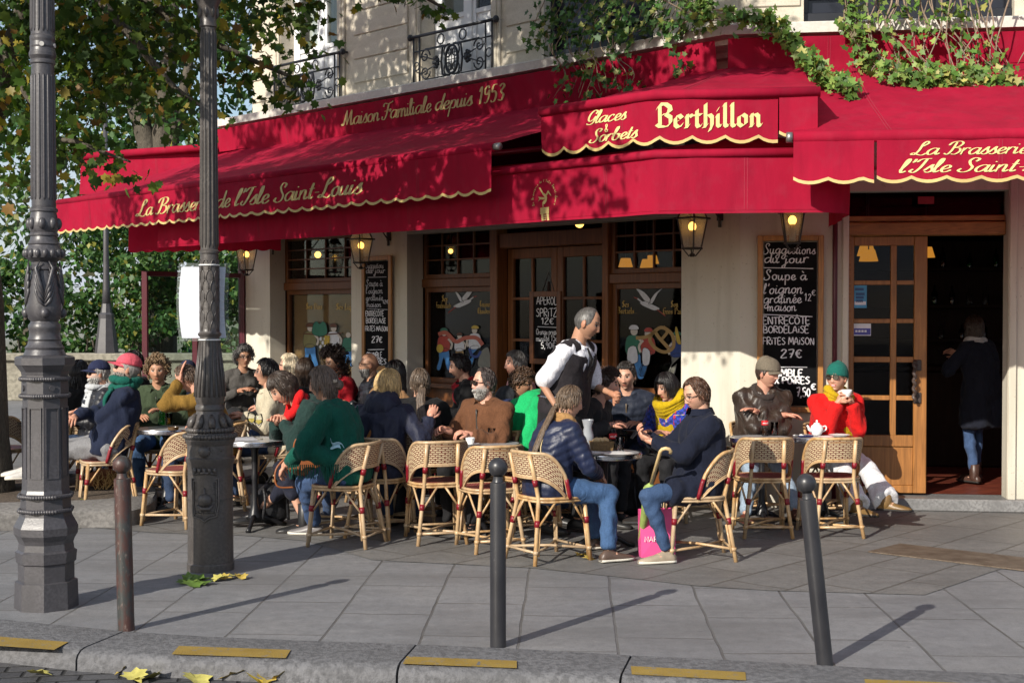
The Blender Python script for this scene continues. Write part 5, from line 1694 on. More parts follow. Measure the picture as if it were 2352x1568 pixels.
def wall_lantern(fac, px, py, d, label, h=.46):
 """px,py: centre of the glass body"""
 u, z = fac.px(px, py, d)
 p = fac.pt(u, z, d)
 e = empty('wall_lantern', p, math.atan2(fac.u.y, fac.u.x))
 tag(e, label, 'lantern', 'lanterns along the brasserie wall')
 a0, a1 = .056, .094      # half widths bottom, top
 zb, ztp = -h * .36, h * .22
 mb = MB()
 cs = [(-1, -1), (1, -1), (1, 1), (-1, 1)]
 for sx, sy in cs:
  mb.tube([(sx * a0, sy * a0, zb), (sx * a1, sy * a1, ztp)], .008, 5)
  mb.tube([(sx * a1, sy * a1, ztp), (sx * .055, sy * .055, ztp + .12)], .008, 5)
  mb.tube([(sx * .06, sy * .06, zb), (sx * .02, sy * .02, zb - .07)], .006, 5)
 for (w, z_, t_) in ((a0 + .006, zb, .014), (a1 + .018, ztp, .014), (.06, ztp + .12, .012)):
  for k in range(4):
   a, b = cs[k], cs[(k + 1) % 4]
   mb.tube([(a[0] * w, a[1] * w, z_), (b[0] * w, b[1] * w, z_)], t_ * .7, 5)
 mb.lathe([(.06, ztp + .125), (.075, ztp + .14), (.05, ztp + .18), (.02, ztp + .2), (.015, ztp + .24)], n=12)
 mb.lathe([(.02, zb - .075), (.028, zb - .06), (.02, zb - .045)], n=8)
 mb.build('frame', M_LFR, e, False, True)
 mb = MB()
 for k in range(4):
  a, b = cs[k], cs[(k + 1) % 4]
  mb.add([V((a[0] * a0, a[1] * a0, zb)), V((b[0] * a0, b[1] * a0, zb)), V((b[0] * a1, b[1] * a1, ztp)), V((a[0] * a1, a[1] * a1, ztp))], [[0, 1, 2, 3]])
  mb.add([V((a[0] * a1, a[1] * a1, ztp)), V((b[0] * a1, b[1] * a1, ztp)), V((b[0] * .055, b[1] * .055, ztp + .12)), V((a[0] * .055, a[1] * .055, ztp + .12))], [[0, 1, 2, 3]])
 mb.build('pane', M_LGL, e)
 mb = MB(); mb.ellipsoid((0, 0, .03), (.036, .036, .042), None, 14, 10); mb.build('bulb', M_BULB, e, True)
 mb = MB(); mb.lathe([(.028, zb + .005), (.024, -.02), (.02, -.0)], n=12); mb.build('lamp_holder', plain('cream_holder', (.55, .45, .3), .5, .05), e, True)
 mb = MB()
 mb.tube([(0, 0, ztp + .2), (0, .02, ztp + .26), (0, -d * .5, ztp + .25), (0, -d + .01, ztp + .2)], .013, 8)
 mb.tube([(0, -d + .02, ztp + .22), (0, -d + .02, ztp - .06)], .014, 8)
 mb.tube([(0, -d * .45, ztp + .24), (0, -d + .03, ztp + .02)], .009, 6)
 mb.box((0, -d + .012, ztp + .1), (.06, .02, .2))
 br = mb.build('bracket', M_LFR, e, False, True)
 if (fac.u.cross(fac.n)).z < 0:
  for c in e.children: c.scale = (1, -1, 1)
 for c in e.children:
  if c.name.startswith('bracket'): pass
 return e
wall_lantern(FL, 566, 590, .42, 'leftmost lit wall lantern beside the glass screen')
wall_lantern(FL, 829, 570, .42, 'lit wall lantern hanging above the small chalkboard')
wall_lantern(FL, 1590, 528, .42, 'lit wall lantern right of the stork window on bare wall')
wall_lantern(FR, 1820, 514, .42, 'lit wall lantern overlapping the top of the tall chalkboard')
mb = MB()
for (x, y) in ((1690, 470), (1723, 470)):
 fac = FL if x < 1697 else FR
 u, z = fac.px(x, y, .05)
 fbox(mb, fac, u - .03, u + .03, z - .06, z + .06, .0, .10, 0, .008)
 fbox(mb, fac, u - .02, u + .02, z + .0, z + .04, .10, .5, 0, .006)
bw(mb, 'awning_bracket', M_MAROON, low)
# ================================================================== chalkboards
M_SLATE = plain('chalk_slate', (.006, .006, .0065), .8, .4, 4, .1, spec=.1)
M_CHALK = plain('white_chalk', (.72, .72, .74), .8, .12, 60, .1)
M_CHALK2 = plain('thin_chalk', (.42, .42, .45), .8, .2, 60, .1)
def board_frame(mb, fac, x0, x1, y0, y1, d, fw, mi=0, th=.03):
 ua, za = fac.px(x0, y0, d); ub, _ = fac.px(x1, y0, d)
 _, zb = fac.px((x0 + x1) / 2, y1, d); _, za = fac.px((x0 + x1) / 2, y0, d)
 ua, ub = min(ua, ub), max(ua, ub)
 fbox(mb, fac, ua, ua + fw, zb, za, d, d + th, mi, .004); fbox(mb, fac, ub - fw, ub, zb, za, d, d + th, mi, .004)
 fbox(mb, fac, ua + fw, ub - fw, zb, zb + fw, d, d + th - .002, mi, .004); fbox(mb, fac, ua + fw, ub - fw, za - fw, za, d, d + th - .002, mi, .004)
 return ua, ub, zb, za
cb = empty('chalkboard', FR.pt(.35, .9, .03))
tag(cb, 'tall framed chalkboard menu between the two right-hand diners', 'chalkboard')
mb = MB(); ua, ub_, zb_, za_ = board_frame(mb, FR, 1740, 1892, 541, 946, .03, .048); bw(mb, 'frame', wood('bright_oak', (.42, .20, .06), .4), cb)
mb = MB(); fbox(mb, FR, ua + .06, ub_ - .06, zb_ + .06, za_ - .06, .03, .045); osl = bw(mb, 'slate', M_SLATE, cb)
def planefn(fac, d): return lambda x, y, l: fac.pt(*fac.px(x, -y, d), d + l)
f_ = planefn(FR, .047)
mb = MB()
kw = dict(pen='round', jit=.06)
def chalk(mb, t, x0, x1, y, size, f, font=SCRIPT, w=.17, **k):
 write(mb, t, f, x0, -y, size, x1 - x0, font=font, w=w, **{**kw, **k})
chalk(mb, 'Suggestions', 1753, 1873, 583, 11.5, f_, slant=.05)
chalk(mb, 'du jour', 1755, 1856, 604, 11.5, f_, slant=.05)
chalk(mb, 'Soupe à', 1755, 1854, 643, 12, f_)
chalk(mb, "l'oignon", 1753, 1843, 674, 12.5, f_, slant=.1)
chalk(mb, 'gratinée', 1754, 1841, 696, 11.5, f_)
chalk(mb, '12', 1847, 1864, 691, 8.5, f_)
chalk(mb, '€', 1864, 1874, 678, 6.5, f_, PRINT)
chalk(mb, 'maison', 1763, 1829, 714, 11, f_)
chalk(mb, 'ENTRECÔTE', 1752, 1861, 744, 8.2, f_, PRINT, .24)
chalk(mb, 'BORDELAiSE', 1753, 1858, 764, 7.6, f_, PRINT, .24)
chalk(mb, 'FRiTES MAiSON', 1752, 1871, 791, 8, f_, PRINT, .24)
chalk(mb, '27€', 1793, 1843, 821, 9.5, f_, PRINT, .22)
chalk(mb, 'CRUMBLE', 1753, 1845, 864, 7.8, f_, PRINT, .34)
chalk(mb, 'AUX POiRES', 1753, 1860, 881, 7.4, f_, PRINT, .34)
chalk(mb, '7,50', 1829, 1862, 910, 9.5, f_, PRINT, .3)
chalk(mb, '€', 1862, 1874, 894, 6.5, f_, PRINT, .34)
for x0, x1, y0, y1 in ((1752, 1868, 615, 617), (1751, 1866, 722, 727), (1780, 1854, 843, 843)):
 lay(mb, [[(x0, -y0), ((x0 + x1) / 2, -(y0 + y1) / 2 + .5), (x1, -y1)]], 1.0, f_, w=1.8)
mb.build('lettering', M_CHALK, osl)
cb2 = empty('chalkboard', FL.pt(4.5, .9, .03))
tag(cb2, 'narrow framed chalkboard on the pillar left of the stork window', 'chalkboard')
mb = MB(); ua, ub_, zb_, za_ = board_frame(mb, FL, 834, 902, 588, 850, .03, .052); bw(mb, 'frame', MATS['bright_oak'], cb2)
mb = MB(); fbox(mb, FL, ua + .06, ub_ - .06, zb_ + .06, za_ - .06, .03, .045); osl = bw(mb, 'slate', M_SLATE, cb2)
f2_ = planefn(FL, .047)
mb = MB()
chalk(mb, 'Suggestions', 841, 881, 616, 7, f2_, w=.2)
chalk(mb, 'du jour', 841, 885, 627, 7, f2_, w=.2)
chalk(mb, 'Soupe à', 841, 879, 657, 8, f2_, w=.2)
chalk(mb, "l'oignon", 841, 879, 674, 7.5, f2_, w=.2)
chalk(mb, 'gratinée', 841, 880, 690, 7, f2_, w=.2)
chalk(mb, 'maison', 843, 876, 705, 7, f2_, w=.2)
chalk(mb, '12€', 879, 893, 697, 4, f2_, PRINT, w=.3)
lay(mb, [[(845, -637), (888, -636)]], 1.0, f2_, w=1.3); lay(mb, [[(843, -709), (891, -711)]], 1.0, f2_, w=1.3)
mb.build('lettering', M_CHALK2, osl)
mb = MB()
chalk(mb, 'ENTRECÔTE', 840, 882, 726, 6, f2_, PRINT, .28)
chalk(mb, 'BORDELAiSE', 841, 887, 742, 5.6, f2_, PRINT, .28)
chalk(mb, 'FRiTES MAiSON', 839, 891, 760, 5.6, f2_, PRINT, .28)
chalk(mb, '27€', 854, 879, 786, 6.5, f2_, PRINT, .28)
chalk(mb, 'CRUMBLE', 842, 878, 821, 6, f2_, PRINT, .3)
chalk(mb, 'POiRES', 850, 888, 836, 6, f2_, PRINT, .3)
lay(mb, [[(845, -803), (883, -802)]], 1.0, f2_, w=1.6)
mb.build('lettering', M_CHALK, osl)
es = empty('chalkboard_easel', FL.pt(*FL.px(1256, 900, .12), .12))
es.location.z = 0
tag(es, 'small chalkboard on a stand advertising Aperol Spritz before the double door', 'chalkboard')
DEs = .12
mb = MB(); ua, ub_, zb_, za_ = board_frame(mb, FL, 1221, 1292, 669, 836, DEs, .055, 0, .035); bw(mb, 'frame', M_DKWOOD, es)
mb = MB(); fbox(mb, FL, ua + .05, ub_ - .05, zb_ + .05, za_ - .05, DEs + .002, DEs + .018); osl = bw(mb, 'slate', M_SLATE, es)
um = (ua + ub_) / 2
mb = MB(); mb.tube([FL.pt(um, .02, DEs - .03), FL.pt(um, za_ + .1, DEs - .03)], .016, 8)
for k in range(4):
 a = k * PI / 2 + .4
 c = FL.pt(um, .03, DEs - .03)
 mb.tube([c + ZU * .08, c + V((.26 * math.cos(a), .26 * math.sin(a), -.02))], .012, 6)
mb.tube([FL.pt(um - .09, za_ - .02, DEs - .02), FL.pt(um, za_ + .2, DEs - .03), FL.pt(um + .09, za_ - .02, DEs - .02)], .006, 6)
bw(mb, 'stand', plain('dark_iron', (.05, .035, .03)), es, True)
mb = MB()
f3_ = planefn(FL, DEs + .021)
chalk(mb, 'APEROL', 1233, 1280, 699, 9, f3_, PRINT, .2)
chalk(mb, 'SPRiTZ', 1232, 1280, 727, 9, f3_, PRINT, .2)
chalk(mb, '12€', 1243, 1273, 744, 7.2, f3_, PRINT, .2)
chalk(mb, 'Orange pressée', 1232, 1285, 768, 7, f3_, SCRIPT, .2)
chalk(mb, 'minute 15cl', 1232, 1284, 783, 7, f3_, SCRIPT, .2)
chalk(mb, '5,90€', 1243, 1276, 800, 7, f3_, PRINT, .2)
lay(mb, [[(1235, -750), (1281, -752)]], 1.0, f3_, w=1.3)
mb.build('lettering', M_CHALK, osl)
# ================================================================== painted shop windows
DPN = DI - .0485
PAINT = {'white': (.62, .64, .68), 'blue': (.06, .22, .52), 'red': (.38, .05, .035), 'green': (.03, .16, .10), 'tan': (.36, .23, .08), 'olive': (.20, .19, .08), 'yellow': (.50, .36, .05), 'grey': (.20, .20, .17), 'brown': (.12, .045, .02), 'skin': (.55, .5, .44), 'navy': (.02, .05, .22), 'coral': (.42, .11, .07), 'ink': (.015, .015, .02)}
def paints(win, shapes, texts, wordmat, backing=None):
 names = list(PAINT)
 mats = [plain('paint_' + n, PAINT[n], .5, .1, 20, .05) for n in names]
 mb = MB()
 for k, (c, pts) in enumerate(shapes):
  L = .001 + k * .0004
  if c.startswith('~'):
   c, w = c[1:].split(':')
   P = crom([V((x, y, 0)) for x, y in pts], 6)
   st = [(p.x, -p.y) for p in P]
   lay(mb, [st], 1.0, planefn(FL, DPN), w=float(w), lift=L, mi=names.index(c))
  elif c.startswith('@'):
   c = c[1:]
   (cx, cy), (rx, ry) = pts
   P = [(cx + rx * math.cos(a), cy + ry * math.sin(a)) for a in np.linspace(0, 2 * PI, 14, endpoint=False)]
   mb.add([FL.pt(*FL.px(x, y, DPN), DPN + L) for x, y in P], [list(range(len(P)))], names.index(c))
  else:
   P = [(p.x, p.y) for p in crom([V((x, y, 0)) for x, y in pts], 3, True)] if len(pts) > 3 else pts
   mb.add([FL.pt(*FL.px(x, y, DPN), DPN + L) for x, y in P], [list(range(len(P)))], names.index(c))
   lay(mb, [[(x, -y) for x, y in P + P[:1]]], 1.0, planefn(FL, DPN), w=1.0, lift=L + .0002, mi=names.index('ink'))
 mb.build('painted_figures', mats, win)
 mb = MB()
 for t, x0, x1, y, s_ in texts:
  mb = MB(); write(mb, t, planefn(FL, DPN), x0, -y, s_, x1 - x0, font=BLACK, smooth=False, pen='nib', w=.3, wmin=.14, nib=R(40), lift=.001); mb.build('lettering', wordmat, win)
M_WORD = plain('ochre_lettering', (.50, .33, .08), .5, .1)
def man(x, y, h, coat, legs, hat=None, dirn=1):
 """a simple painted folk figure; x,y feet centre; h height in survey px"""
 s = h / 100.0
 L = []
 L.append((legs, [(x - 11 * s, y - 50 * s), (x + 11 * s, y - 50 * s), (x + 15 * s * dirn, y - 22 * s), (x + 20 * s * dirn, y - 2 * s), (x + 8 * s * dirn, y), (x, y - 30 * s), (x - 9 * s, y), (x - 18 * s, y - 2 * s), (x - 12 * s, y - 25 * s)]))
 L.append((coat, [(x - 14 * s, y - 78 * s), (x, y - 84 * s), (x + 13 * s, y - 78 * s), (x + 14 * s, y - 48 * s), (x - 14 * s, y - 46 * s)]))
 L.append(('~skin:%.1f' % (5 * s), [(x + 11 * s * dirn, y - 76 * s), (x + 20 * s * dirn, y - 64 * s), (x + 17 * s * dirn, y - 50 * s)]))
 L.append(('@skin', ((x + 1 * s * dirn, y - 91 * s), (7 * s, 8 * s))))
 if hat: L.append((hat, [(x - 9 * s, y - 95 * s), (x - 5 * s, y - 103 * s), (x + 6 * s, y - 103 * s), (x + 10 * s, y - 95 * s)]))
 return L
def stork(x, y, s, d):
 X = lambda a, b: (x + a * s * d, y + b * s)
 return [('white', [X(-31, -31), (X(-12, -22)), X(2, -4), X(-4, 2), X(-14, -6), X(-24, -20)]), ('white', [X(30, -32), X(18, -20), X(6, 2), X(-3, 4), X(4, -10), X(14, -22)]),
   ('white', [X(-22, 0), X(-10, -2), X(8, 6), X(22, 14), X(10, 18), X(-6, 12), X(-18, 6)]), ('~white:%.1f' % (3.2 * s), [X(-14, 2), X(-22, -4), X(-27, -8)]), ('~red:%.1f' % (1.6 * s), [X(-27, -8), X(-35, -11)]), ('~red:%.1f' % (1.8 * s), [X(16, 16), X(24, 22), X(34, 30)])]
sh1 = man(712, 840, 95, 'olive', 'blue', 'brown') + man(766, 838, 92, 'white', 'blue', 'brown') + man(800, 842, 80, 'green', 'blue', None)
sh1 += [('~brown:3', [(697, 766), (740, 768), (786, 765)])] + [('green', [(718, 765), (722, 742), (730, 738), (735, 744), (742, 738), (750, 745), (752, 766), (735, 772)])]
for k in range(12): sh1.append(('@olive' if k % 2 else '@white', ((738 + (k % 3) * 5, 778 + (k // 3) * 9), (3.4, 4.4))))
for k in range(6): sh1.append(('@yellow', ((750 + (k % 2) * 6, 774 + (k // 2) * 7), (3.6, 4.2))))
paints(win1, sh1, [('Ses Vins', 703, 740, 710, 7.5), ('Ses Liqueurs', 772, 832, 711, 7.5)], M_WORD)
sh2 = stork(1062, 690, .95, -1) + man(1020, 848, 92, 'red', 'blue', 'green') + man(1056, 838, 72, 'white', 'tan', 'brown') + man(1092, 842, 92, 'white', 'blue', 'yellow', -1)
sh2 += [('~coral:9', [(1008, 768), (1026, 764), (1048, 784), (1070, 776), (1096, 776), (1110, 792)]), ('grey', [(1100, 842), (1104, 812), (1114, 800), (1124, 800), (1128, 842)]), ('~navy:6', [(1080, 800), (1086, 816), (1098, 818), (1106, 806)]), ('@yellow', ((1012, 800), (8, 10)))]
paints(win2, sh2, [('Ses', 1015, 1028, 692, 7.5), ('Franchouillards', 1002, 1036, 707, 7), ('Toujours', 1102, 1129, 704, 7), ('Chaudes', 1097, 1125, 720, 7)], M_WORD)
sh3 = stork(1493, 694, 1.05, 1) + man(1456, 868, 118, 'green', 'blue', 'white') + man(1490, 862, 106, 'red', 'blue', 'red', -1) + man(1556, 864, 100, 'navy', 'grey', 'green', -1)
sh3 += [('white', [(1444, 800), (1462, 796), (1466, 830), (1444, 832)]), ('white', [(1478, 800), (1494, 806), (1492, 836), (1478, 836)]), ('~tan:8', [(1462, 776), (1490, 772), (1520, 752), (1545, 768), (1548, 796), (1530, 808), (1508, 800), (1494, 780), (1504, 762), (1516, 776), (1538, 800)]), ('~tan:7', [(1520, 780), (1534, 762), (1525, 750)]), ('yellow', [(1552, 756), (1556, 750), (1562, 770), (1566, 790), (1556, 786)])]
paints(win3, sh3, [('Ses', 1429, 1445, 705, 7.5), ('Bretzels...', 1418, 1464, 720, 7.5), ('Son', 1541, 1558, 705, 7.5), ('Gros Pain', 1523, 1572, 721, 7.5)], M_WORD)
mb = MB()
fbox(mb, FL, w1[0] + .06, w1[1] - .06, .98, MR - .06, DI - .12, DI - .10)
mb.build('blind', plain('ochre_blind', (.30, .17, .06), .7, .12, 2), win1)
# ================================================================== glass wind screen, parapet, distant post
def screen():
 e = empty('glass_screen', at(445, 900, 17.4).x and V((at(445, 900, 17.4).x, 17.4, 0)))
 tag(e, 'maroon framed glass wind screen left of the building', 'glass screen')
 a = at(333, 627, 16.9); b = at(556, 640, 17.9)
 a.z = b.z = 2.28
 mb = MB()
 A0, B0 = V((a.x, a.y, 0)), V((b.x, b.y, 0))
 for p, r in ((A0, .034), (A0.lerp(B0, .50), .030), (B0, .036)):
  mb.box(p + ZU * 1.14, (.07, .07, 2.28), None, 0, .006)
 d = (B0 - A0).normalized()
 Mx = Mcols(d, V((-d.y, d.x, 0)), ZU)
 for z_, h_ in ((2.25, .06), (.08, .06)): mb.box((A0 + B0) / 2 + ZU * z_, ((B0 - A0).length - .07, .045, h_), Mx)
 bw(mb, 'frame', M_MAROON, e)
 mb = MB(); mb.box((A0 + B0) / 2 + ZU * 1.16, ((B0 - A0).length - .08, .008, 2.1), Mx); bw(mb, 'pane', glassy('screen_glass', (.80, .86, .84), 1.3), e)
screen()
M_PARA = plain('parapet_stone', (.27, .25, .20), .9, .22, 1.5, .4, 25, .01, var2=.25)
pw = empty('quay_parapet', (-10, 27, 0))
tag(pw, 'low weathered stone parapet along the quay behind the terrace', 'wall')
mb = MB()
for k in range(12): mb.box((-34 + k * 3.0, 27.3, .40), (2.985, .4, .80), None, 0, .015)
bw(mb, 'wall', M_PARA, pw)
mb = MB()
for k in range(18): mb.box((-34.5 + k * 2.0, 27.27, .878), (1.99, .52, .15), None, 0, .02)
bw(mb, 'coping', M_PARA, pw)
lp3 = empty('lamp_post', (at(245, 810, 27.3).x, 27.3, .95))
tag(lp3, 'distant dark lamp post standing on the quay parapet', 'lamp post')
S3 = FOC / 27.3
mb = MB(); mb.lathe([(27 / S3, 0), (26 / S3, .08), (17 / S3, .70), (18 / S3, .78), (13 / S3, .82), (10 / S3, 1.0)], n=8, rot=.2); mb.build('base', M_IRON, lp3)
mb = MB(); mb.lathe([(10 / S3, 1.0), (8 / S3, 1.3), (6.5 / S3, 2.0), (5 / S3, 5.2)], n=12); mb.build('shaft', M_IRON, lp3, True)
lantern_head(lp3, 5.2, M_IRON)
# ================================================================== foliage
rng = np.random.default_rng(11)
_h = [(.0, -.40), (.26, -.50), (.30, -.26), (.54, -.12), (.36, .06), (.40, .30), (.15, .26), (0, .62)]
_o = _h + [(-x, y) for x, y in _h[-2:0:-1]]
LEAF_LIME = (np.array([[x, y, .12 * abs(x) - .12 * y * y] for x, y in _o] + [[0, -.05, -.03]]), [[14, i, i + 1, (i + 2) % 14] for i in range(0, 14, 2)])
LEAF_IVY = (np.array([[0, -.45, 0], [.42, -.5, .04], [.28, -.1, 0], [.52, .12, .05], [.2, .2, 0], [0, .6, .0], [-.2, .2, 0], [-.52, .12, .05], [-.28, -.1, 0], [-.42, -.5, .04], [0, 0, -.05]]), [[10, 0, 1, 2], [10, 2, 3, 4], [10, 4, 5, 6], [10, 6, 7, 8], [10, 8, 9, 0]])
LEAF_PLAIN = (np.array([[0, -.5, 0], [.34, -.1, .05], [0, .5, -.03], [-.34, -.1, .05]]), [[0, 1, 2], [0, 2, 3]])
def leaf_cloud(name, P, size, cols, tpl, mat, parent=None, droop=.5, face=None, faceamt=0.0):
 T, F = tpl
 N = len(P)
 nrm = rng.normal(size=(N, 3)); nrm[:, 2] = np.abs(nrm[:, 2]) * .6 + .2
 if face is not None: nrm = nrm * (1 - faceamt) + np.array(face)[None, :] * faceamt * 2
 nrm /= np.linalg.norm(nrm, axis=1)[:, None]
 tip = rng.normal(size=(N, 3)); tip[:, 2] -= droop * 2
 tip -= nrm * (tip * nrm).sum(1)[:, None]
 tip /= np.linalg.norm(tip, axis=1)[:, None]
 sd = np.cross(tip, nrm)
 s = np.asarray(size)[:, None, None]
 vs_ = P[:, None, :] + s * (T[None, :, 0:1] * sd[:, None, :] + T[None, :, 1:2] * tip[:, None, :] + T[None, :, 2:3] * nrm[:, None, :])
 m = len(T)
 me = bpy.data.meshes.new(name)
 fl = [f for f in F]
 loops, starts, totals = [], [], []
 base = np.arange(N) * m
 fa = [np.array(f) for f in fl]
 li = np.concatenate([(base[:, None] + f[None, :]) for f in fa], axis=1).ravel()
 tot = np.tile(np.array([len(f) for f in fl]), N)
 st = np.concatenate([[0], np.cumsum(tot)[:-1]])
 me.vertices.add(N * m)
 me.vertices.foreach_set('co', vs_.ravel().astype(np.float32))
 me.loops.add(len(li)); me.loops.foreach_set('vertex_index', li.astype(np.int32))
 me.polygons.add(len(tot)); me.polygons.foreach_set('loop_start', st.astype(np.int32)); me.polygons.foreach_set('loop_total', tot.astype(np.int32))
 me.update(calc_edges=True)
 ca = me.color_attributes.new('Col', 'FLOAT_COLOR', 'POINT')
 c4 = np.ones((N, m, 4), np.float32); c4[:, :, :3] = np.asarray(cols)[:, None, :]
 ca.data.foreach_set('color', c4.ravel())
 me.materials.append(mat)
 return link(name, me, parent)
def mixcols(N, pal, wts, jit=.2):
 idx = rng.choice(len(pal), N, p=np.array(wts) / sum(wts))
 c = np.array(pal)[idx]
 return np.clip(c * (1 + rng.normal(size=(N, 1)) * jit), .004, .9)
def clumps(centers, rad, per):
 out = []
 for c, r in zip(centers, rad):
  d = rng.normal(size=(per, 3)); d /= np.linalg.norm(d, axis=1)[:, None]
  out.append(np.array(c)[None, :] + d * (rng.random((per, 1)) ** .45) * r * np.array([1, 1, .75])[None, :])
 return np.concatenate(out)
M_LEAF = leafmat('lime_leaf', .38)
M_LEAF2 = leafmat('poplar_leaf', .3)
M_IVYL = leafmat('ivy_leaf', .25)
M_BARK = plain('tree_bark', (.10, .085, .065), .9, .3, 9, .9, 22, .03, stretch=(1, 1, .3), var2=.4)
TB = V((-4.86, 12.4, 0))
tree = empty('lime_tree', TB)
tag(tree, 'near autumn lime tree whose yellowing crown overhangs the terrace', 'tree')
mb = MB()
mb.tube([TB + V((0, 0, -.05)), TB + V((.0, 0, .15)), TB + V((.0, 0, .6)), TB + V((.02, -.1, 1.8)), TB + V((-.05, -.2, 3.0)), TB + V((.05, -.5, 4.2)), TB + V((.3, -1.2, 5.6)), TB + V((.6, -2.0, 7.6))], [.34, .27, .22, .2, .19, .17, .13, .07], 16)
limbs = [[TB + V((-.02, -.2, 3.0)), at(40, 90, 11.6), at(120, -60, 11.2), V((-2.4, 10.6, 5.4)), V((-1.2, 10.2, 6.0))],
         [TB + V((0, -.4, 3.8)), V((-4.4, 9.8, 4.6)), V((-3.6, 8.4, 5.4)), V((-3.0, 7.0, 6.2))],
         [TB + V((0, -.3, 3.4)), V((-6.0, 11.0, 4.9)), V((-6.6, 9.6, 6.2))],
         [V((-3.6, 10.8, 4.75)), at(420, 60, 10.8), at(560, 130, 10.9), at(700, 190, 11.2)],
         [V((-4.3, 10.4, 4.6)), at(90, 270, 10.5), at(190, 330, 10.4), at(300, 372, 10.4)],
         [V((-3.6, 10.2, 4.7)), at(330, 120, 10.2), at(400, 200, 10.2), at(470, 250, 10.3)],
         [V((-2.4, 10.6, 5.4)), at(800, -80, 11.0), at(930, -30, 11.2), at(1020, 20, 11.4)]]
for i, L_ in enumerate(limbs):
 L2 = crom(L_, 5); n = len(L2)
 r0 = (.14, .11, .10, .045, .032, .04, .04)[i]
 mb.tube(L2, [r0 * (1 - .8 * k / n) for k in range(n)], 9)
bw(mb, 'trunk', M_BARK, tree, True)
cen, rad = [], []
EC, ER = np.array([-4.0, 9.8, 6.9]), np.array([4.4, 4.0, 3.4])
while len(cen) < 330:
 d = rng.normal(size=3); d /= np.linalg.norm(d)
 f = rng.random() ** .4
 p = EC + d * ER * f
 if p[2] < 3.5: continue
 cen.append(p); rad.append(rng.uniform(.28, .55))
hi_ = [k for k in range(len(cen)) if cen[k][2] > 5.2]
P1 = np.concatenate([clumps(cen, rad, 80), clumps([cen[k] for k in hi_], [rad[k] for k in hi_], 60)])
fr_ = []
def fringe(poly, n, r, hang):
 L2 = crom([V(p) for p in poly], 8)
 for _ in range(n):
  q = L2[min(len(L2) - 1, int(rng.random() ** .8 * len(L2)))]
  fr_.append([q.x + rng.normal() * r, q.y + rng.normal() * r, q.z - rng.random() * hang + rng.normal() * r * .4])
for a, n, r, h in ((limbs[3], 190, .11, .26), (limbs[4], 120, .12, .22), (limbs[5], 90, .12, .24), (limbs[6], 70, .08, .12)): fringe(a, n, r, h)
for (x0, y0, x1, y1, n) in ((0, 60, 330, 80, 520), (0, 180, 300, 190, 520), (0, 300, 200, 320, 260), (130, 30, 560, 60, 480), (130, 150, 380, 170, 330), (420, 20, 640, 40, 200), (560, 50, 740, 60, 90), (600, 110, 720, 130, 25), (330, 200, 470, 180, 50), (20, 400, 120, 380, 70)):
 for _ in range(n):
  f = rng.random()
  p = at(x0 + (x1 - x0) * f, y0 + (y1 - y0) * f, rng.uniform(9.9, 12.2))
  fr_.append([p.x + rng.normal() * .12, p.y, p.z + rng.normal() * .17])
P2 = np.array(fr_)
P = np.concatenate([P1, P2])
cl = mixcols(len(P), [(.032, .07, .012), (.05, .10, .016), (.10, .15, .024), (.27, .22, .035), (.20, .11, .03)], [.34, .34, .18, .10, .04], .22)
leaf_cloud('crown', P, rng.uniform(.055, .105, len(P)), cl, LEAF_LIME, M_LEAF, tree, .7).matrix_parent_inverse = root_mat(tree).inverted()
def wood_tree(name, label, base, segs, cl_c, cl_r, per, lsize, pal, wts, group=None):
 e = empty(name, base)
 tag(e, label, 'tree', group)
 mb = MB()
 for pts, rs in segs: mb.tube(crom(pts, 4), list(np.interp(np.linspace(0, 1, (len(pts) - 1) * 4 + 1), np.linspace(0, 1, len(rs)), rs)), 12)
 bw(mb, 'trunk', M_BARK, e, True)
 P = clumps(cl_c, cl_r, per)
 c = mixcols(len(P), pal, wts, .25)
 o = leaf_cloud('crown', P, rng.uniform(lsize * .7, lsize * 1.25, len(P)), c, LEAF_PLAIN, M_LEAF2, e, .5)
 o.matrix_parent_inverse = root_mat(e).inverted()
PAL = [(.03, .085, .022), (.05, .12, .03), (.085, .16, .04), (.22, .22, .04)]
W4 = [.35, .35, .22, .08]
def rand_c(n, x0, x1, y0, y1, z0, z1, r0, r1):
 return [(rng.uniform(x0, x1), rng.uniform(y0, y1), rng.uniform(z0, z1)) for _ in range(n)], [rng.uniform(r0, r1) for _ in range(n)]
pb = V((at(362, 700, 31).x, 31, -2.5))
c1, r1 = rand_c(62, -11, -5.0, 30.5, 34, 5.6, 12, .5, 1.0)
ca_, ra_ = rand_c(12, -9.6, -7.2, 29.5, 31, 2.8, 4.6, .35, .6)
wood_tree('poplar_tree', 'big forked poplar with a pale trunk beyond the parapet', pb,
          [([pb, pb + V((0, 0, 4)), at(368, 560, 31), at(360, 420, 31)], [.50, .44, .40, .36]), ([at(358, 430, 31), at(338, 330, 31), at(310, 240, 31), at(268, 120, 31), at(230, -60, 31)], [.3, .24, .2, .16, .1]),
           ([at(364, 430, 31), at(372, 330, 31), at(376, 230, 31), at(392, 90, 31), at(400, -100, 31)], [.28, .24, .22, .18, .1]), ([at(370, 400, 31), at(398, 320, 31), at(418, 230, 31), at(440, 120, 31)], [.2, .16, .14, .08])],
          c1 + ca_, r1 + ra_, 85, .20, PAL, [.3, .35, .22, .13])
c2, r2 = rand_c(120, -16.5, -8.6, 29, 35, 1.0, 9.5, .5, 1.1)
b2 = V((-11.4, 32, -2.5))
wood_tree('quay_tree', 'leafy quay tree left of the distant lamp post', b2, [([b2, b2 + V((.1, 0, 4)), b2 + V((.4, 0, 8)), b2 + V((.3, 0, 11))], [.32, .28, .2, .1])], c2, r2, 80, .19, PAL, W4)
